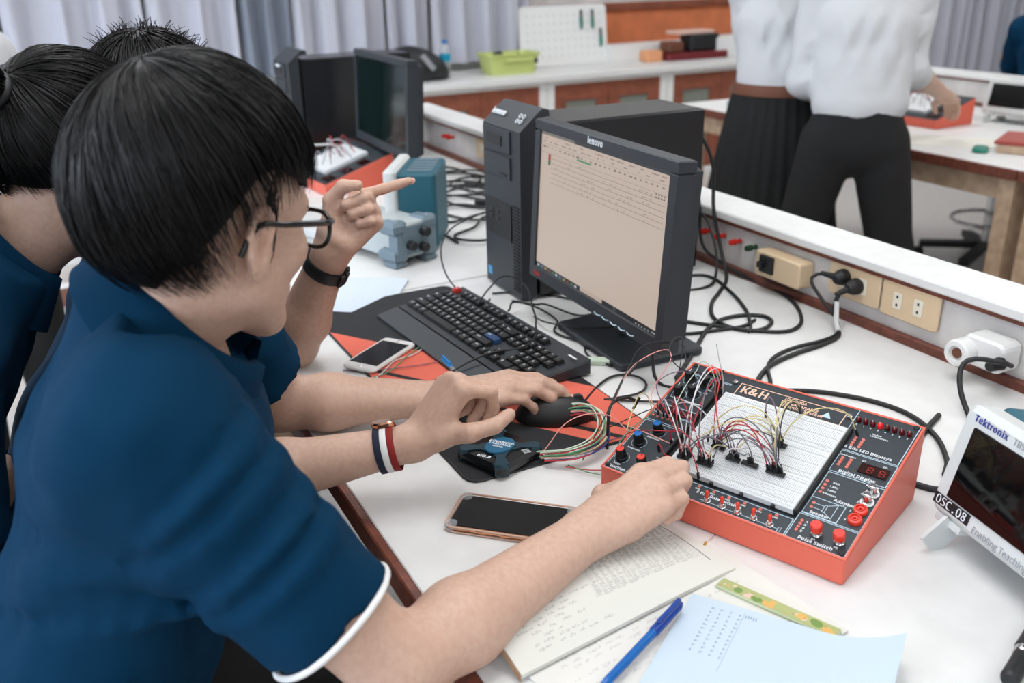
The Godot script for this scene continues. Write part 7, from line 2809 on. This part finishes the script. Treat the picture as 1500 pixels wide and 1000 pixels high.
	# white adapter
	var a := thing("socket_adapter", "white round-nosed plug adapter on the partition at the right", "adapter", Vector3(X, .803, -.858))
	m = MB.new()
	m.rbox(.050, .045, .072, .012, .004, Vector3.ZERO, Transform3D(Basis(Vector3(0, 0, 1), PI / 2), Vector3(0, 0, .01)))
	part("body", m, M.white, a)
	m = MB.new()
	m.lathe(PackedVector2Array([Vector2(.022, .0), Vector2(.022, .026), Vector2(.020, .030), Vector2(.0125, .030), Vector2(.0105, .024), Vector2(0, .024)]), 24, Transform3D(Basis(Vector3(0, 0, 1), PI / 2), Vector3(-.040, -.004, -.018)))
	part("nose", m, M.white, a)
	m = MB.new()
	m.cyl(.0085, .003, Vector3.ZERO, .0005, 14, -1.0, Transform3D(Basis(Vector3(0, 0, 1), PI / 2), Vector3(-.064, -.004, -.018)))
	part("contact", m, M.brown, a)
	m = MB.new()
	m.cyl(.011, .03, Vector3.ZERO, .002, 14, .008, Transform3D(Basis(Vector3(0, 0, 1), PI / 2), Vector3(-.040, -.004, .042)))
	part("inserted_plug", m, M.rubber, a, "black plug in the adapter")
	# keyboard and mouse leads
	cord("keyboard lead curling over the keys in front of the monitor stand", [D(.70, -1.50, .034), D(.745, -1.535, .05), D(.79, -1.555, .06), D(.815, -1.52, .045), D(.785, -1.44, .035), D(.735, -1.335, .045), D(.680, -1.262, .042), D(.610, -1.285, .03), D(.545, -1.285, .012), D(.490, -1.268, .006)], .0017)
	cord("thin lead winding from the keyboard back under the monitor", [D(.775, -1.50, .028), D(.80, -1.455, .03), D(.83, -1.47, .02), D(.88, -1.42), D(.93, -1.44), D(.90, -1.53), D(.84, -1.60), D(.79, -1.62)], .0020)
	cord("thin lead looping between keyboard and monitor stand", [D(.74, -1.45, .03), D(.79, -1.50, .022), D(.83, -1.43), D(.795, -1.37), D(.81, -1.30), D(.79, -1.25), D(.80, -1.19)], .0020)
	cord("thin lead lying across the monitor stand base", [D(.80, -1.46), D(.79, -1.385, .018), D(.835, -1.325, .019), D(.91, -1.300, .019), D(.97, -1.33)], .0018)
	cord("mouse lead curving past the trainer's back left corner", [D(.655, -1.078, .012), D(.69, -1.10), D(.745, -1.14), D(.790, -1.155), D(.815, -1.125), D(.79, -1.085), D(.735, -1.085), D(.72, -1.09), D(.80, -1.035), D(.84, -1.02)], .0020)
	cord("black cord hanging from the monitor's lower edge to the bench", [Vector3(.852, .835, -1.16), D(.835, -1.125, .04), D(.83, -1.10), D(.85, -1.06), D(.88, -1.01)], .0028)
	cord("thin white wire lying across phone and desk pad", [D(.42, -1.33), D(.452, -1.352, .006), D(.49, -1.39, .006), D(.53, -1.40, .006), D(.56, -1.425, .006)], .0010, M.w_white)
	cord("thin green wire lying on the desk pad beside the palm rest", [D(.415, -1.345, .003), D(.46, -1.348, .007), D(.51, -1.392, .007), D(.556, -1.43, .007)], .0010, M.w_green)
	cord("thin dark wire lying over the orange part of the desk pad", [D(.40, -1.40), D(.45, -1.368, .006), D(.515, -1.352, .006), D(.565, -1.348, .006)], .0009, M.w_purple)

# ---------------------------------------------------------------- things on the counter
func small_things():
	var Y := .74
	# basket
	var t := thing("basket", "lime green plastic basket on the back counter", "basket", Vector3(2.70, Y, -5.22))
	var rows := []
	for q in [[.150, .085, 0.0], [.172, .105, .12], [.180, .112, .12], [.180, .112, .108], [.174, .107, .108], [.168, .101, .112], [.146, .081, .006]]:
		var row := PackedVector3Array()
		for p in MB.rr(q[0] * 2, q[1] * 2, .04, 5): row.append(Vector3(p.x, q[2], p.y))
		rows.append(row)
	var m := MB.new()
	m.grid(rows)
	m.cap(rows[0], Vector3.DOWN)
	m.cap(rows[-1], Vector3.UP)
	part("tub", m, M.lime, t)
	m = MB.new()
	m.rbox(.20, .025, .018, .006, .003, Vector3(.02, .075, .106))
	part("grip", m, M.lime, t)
	for k in 3:
		m = MB.new()
		m.rbox(.06, .09, .04, .012, .006, Vector3.ZERO, Transform3D(Basis(Vector3(1, 0, .3).normalized(), .6 + k * .3), Vector3.ZERO))
		solo("pliers", m, M.rubber, ["black-handled pliers at the left in the green basket", "black-handled pliers in the middle of the green basket", "black-handled pliers at the right in the green basket"][k], "tool", "", Vector3(2.62 + k * .08, Y + .052, -5.22 + .02 * k), k * .7)
	# bottle
	t = thing("bottle", "clear water bottle with blue cap and label on the back counter", "bottle", Vector3(2.28, Y, -5.22))
	m = MB.new()
	m.lathe(PackedVector2Array([Vector2(0, .002), Vector2(.030, 0), Vector2(.033, .006), Vector2(.031, .05), Vector2(.033, .09), Vector2(.033, .14), Vector2(.026, .172), Vector2(.013, .192), Vector2(.013, .2)]), 24)
	part("shell", m, M.clear, t)
	m = MB.new()
	m.lathe(PackedVector2Array([Vector2(.0336, .095), Vector2(.0338, .097), Vector2(.0338, .137), Vector2(.0336, .139)]), 24)
	part("label_band", m, M.label_blue, t)
	m = MB.new()
	m.cyl(.0155, .020, Vector3(0, .194, 0), .003, 20)
	part("cap", m, M.cap_blue, t)
	# black bag
	t = thing("bag", "black soft bag with a grey tag slumped on the counter behind the far computer", "bag", Vector3(2.06, Y, -5.20))
	var f := Field.new(Vector3(-.3, -.03, -.2), Vector3(.3, .26, .2), .012)
	f.ell(Vector3(-.05, .06, 0), Basis(), Vector3(.2, .10, .12))
	f.ell(Vector3(.08, .085, .01), Basis(Vector3(0, 0, 1), -.5), Vector3(.16, .08, .11), .05)
	f.ell(Vector3(-.1, .12, -.02), Basis(Vector3(0, 0, 1), .3), Vector3(.12, .05, .09), .05)
	for k in 5: f.ridge(Vector3(-.18 + .07 * k, .02, .12), Vector3(-.12 + .07 * k, .17, .06), .02, .008)
	f.cut(Vector3.ZERO, Vector3.DOWN)
	m = MB.new()
	f.into(m)
	part("body", m, M.black, t)
	m = MB.new()
	m.bar(Vector3(.02, .15, .118), Vector3(.085, .07, .135), .03, .006, .001, Vector3(0, 0, 1))
	part("tag", m, M.grey_text, t)
	# pale tool board with screwdrivers
	t = thing("tool_board", "white perforated tool board leaning on the back wall", "tool board", Vector3(3.24, Y, -5.46))
	var xf := Transform3D(Basis(Vector3.RIGHT, PI / 2 - .12), Vector3(0, .002, .0))
	m = MB.new()
	m.rbox(.66, .012, .36, .03, .003, Vector3(0, 0, -.18), xf, 5)
	part("board", m, M.white, t)
	m = MB.new()
	m.box(.66, .012, .10, Vector3(0, 0, .05), .003)
	part("ledge", m, M.white, t)
	m = MB.new()
	for i in 12:
		for j in 6: m.cyl(.004, .0006, Vector3(-.27 + i * .05, .0120, -.05 - j * .05), 0, 8, -1.0, xf)
	part("peg_holes", m, M.grey_text, t).set_meta("kind", "stuff")
	var k2 := 0
	for q in [[.13, .30], [.215, .30], [.275, .18]]:
		var sd := thing("screwdriver", ["green-handled screwdriver hanging leftmost on the tool board", "green-handled screwdriver hanging in the middle on the tool board", "green-handled screwdriver hanging lowest on the tool board"][k2], "screwdriver", t.position + xf * Vector3(q[0], .024, -q[1]))
		k2 += 1
		var sx := Transform3D(Basis(Vector3.RIGHT, PI - .12), Vector3.ZERO)
		m = MB.new()
		m.lathe(PackedVector2Array([Vector2(0, .02), Vector2(.010, .022), Vector2(.011, .06), Vector2(.008, .07), Vector2(.011, .085), Vector2(0, .09)]), 12, sx)
		part("handle", m, M.sd_green, sd)
		m = MB.new()
		m.cyl(.0075, .05, Vector3(0, -.028, 0), .002, 10, -1.0, sx)
		part("shaft", m, M.rubber, sd)
	# boxes at the right part of the counter
	m = MB.new()
	m.rbox(.50, .045, .20, .015, .005)
	solo("tray", m, M.maroon, "low dark red tray on the back counter near the white blouse", "tray", "", Vector3(4.10, Y, -5.25))
	m = MB.new()
	m.rbox(.24, .11, .14, .02, .01)
	solo("case", m, M.black, "black hard case on the dark red tray", "case", "", Vector3(4.19, Y + .0455, -5.27))
	m = MB.new()
	m.rbox(.13, .07, .12, .02, .01)
	solo("case", m, M.brown, "small brown case left of the black case", "case", "", Vector3(3.95, Y + .0455, -5.26))
	m = MB.new()
	m.rbox(.12, .07, .10, .012, .006)
	solo("box", m, M.box_orange, "small pale orange box left of the dark red tray", "box", "", Vector3(3.77, Y, -5.24))
	m = MB.new()
	m.box(.30, .022, .14, Vector3.ZERO, .003)
	solo("box", m, M.box_pale, "flat pale pink box lying on top of the black case", "box", "", Vector3(4.13, Y + .156, -5.30))
	m = MB.new()
	m.box(.34, .13, .20, Vector3.ZERO, .006)
	solo("box", m, M.white, "large white box at the right end of the back counter", "box", "", Vector3(4.45, Y, -5.28))
	m = MB.new()
	m.box(.50, .10, .10, Vector3.ZERO, .004)
	solo("box", m, M.white, "long white box behind the orange box on the counter", "box", "", Vector3(3.80, Y, -5.43))
	# low shelf unit seen between the two blue shirts
	t = thing("shelf_unit", "low white shelf unit with a brown inset, seen between the two blue shirts", "shelf", Vector3(.14, 0, -3.12), .25)
	m = MB.new()
	m.box(.50, .40, .34, Vector3.ZERO, .003)
	part("body", m, M.paper, t)
	m = MB.new()
	m.box(.54, .02, .38, Vector3(0, .40, 0), .003)
	part("top", m, M.white, t)
	m = MB.new()
	m.box(.40, .012, .22, Vector3(.05, .421, .02), .002)
	part("brown_inset", m, M.brown, t)

# ---------------------------------------------------------------- far bench
func far_bench_things():
	small_trainer("orange trainer under the reaching hand on the far bench", Vector3(3.09, DESK, -2.77), -1.51)
	var os := oscilloscope("pale oscilloscope on the far bench at the right edge", Vector3(3.42, DESK + .0365, -2.50), 0, false)
	os.basis = Basis(Vector3.UP, .12) * Basis(Vector3(0, 0, 1), -.24)
	var m := MB.new()
	for k in 3: m.box(.22 - .01 * k, .022, .28, Vector3(.01 * k, .023 * k, 0), .003)
	solo("paper_stack", m, M.paper, "stack of pale papers beside the far oscilloscope", "paper", "", Vector3(3.48, DESK, -2.95), .3)
	m = MB.new()
	m.rbox(.085, .016, .05, .02, .005)
	solo("eraser", m, M.sd_green, "small green eraser-like block on the far bench edge", "block", "", Vector3(2.885, DESK, -2.08), .6)
	var t := thing("component_box", "red-topped box of small parts on the far bench at the right edge", "box", Vector3(3.03, DESK, -2.03), .45)
	m = MB.new()
	m.box(.22, .028, .12, Vector3.ZERO, .004)
	part("tray", m, M.pale_wood, t)
	m = MB.new()
	m.box(.22, .014, .12, Vector3(0, .028, -.01), .003)
	part("lid", m, M.brick, t)
	for k in 5:
		m = MB.new()
		m.cyl(.012, .022, Vector3(-.085 + k * .042, .003, .068), .003, 10)
		part("drawer_knob", m, M.box_orange, t)
	m = MB.new()
	m.box(.21, .002, .30, Vector3.ZERO)
	solo("paper_sheet", m, M.paper, "white paper sheet lying on the far bench beside the standing man", "paper", "", Vector3(2.95, DESK, -2.25), .7)
	m = MB.new()
	m.rbox(.2, .035, .26, .03, .01)
	solo("equipment_box", m, M.gen_grey, "grey low instrument at the far bench's left end behind the skirt", "instrument", "", Vector3(2.95, DESK, -3.25), .3)
	m = MB.new()
	m.rbox(.14, .05, .16, .03, .01)
	solo("bag", m, M.black, "black pouch at the far bench's left end behind the skirt", "bag", "", Vector3(3.02, DESK + .0005, -3.02), .5)
	# office chair beyond
	t = thing("office_chair", "black office chair on castors seen under the far bench", "chair", Vector3(3.93, 0, -2.72))
	m = MB.new()
	m.rbox(.46, .07, .46, .08, .02, Vector3(0, .42, 0))
	part("seat", m, M.black, t)
	m = MB.new()
	m.rbox(.44, .06, .40, .08, .02, Vector3(0, -.03, -.2), Transform3D(Basis(Vector3.UP, .8) * Basis(Vector3.RIGHT, PI / 2 - .1), Vector3(.16, .62, .18)))
	part("backrest", m, M.black, t)
	m = MB.new()
	m.bar(Vector3(.05, .40, .06), Vector3(.17, .66, .19), .06, .02, .004)
	part("back_support", m, M.black, t)
	m = MB.new()
	m.cyl(.028, .34, Vector3(0, .08, 0), .002, 14)
	part("gas_column", m, M.chrome, t)
	for k in 5:
		var a := TAU * k / 5 + .3
		var d := Vector3(cos(a), 0, sin(a))
		m = MB.new()
		m.bar(Vector3(0, .10, 0), d * .29 + Vector3.UP * .075, .045, .03, .006)
		var lg := part("base_arm", m, M.black, t)
		m = MB.new()
		m.cyl(.028, .022, Vector3.ZERO, .003, 14, -1.0, Transform3D(Basis(d, PI / 2), d * .29 + Vector3(0, .028, 0) + d.cross(Vector3.UP) * .0))
		part("castor", m, M.rubber, lg)
	m = MB.new()
	m.tube(ring_pts(Vector3(0, .22, 0), Vector3.RIGHT, Vector3(0, 0, 1), .17), .009, 8)
	part("foot_ring", m, M.chrome, t)
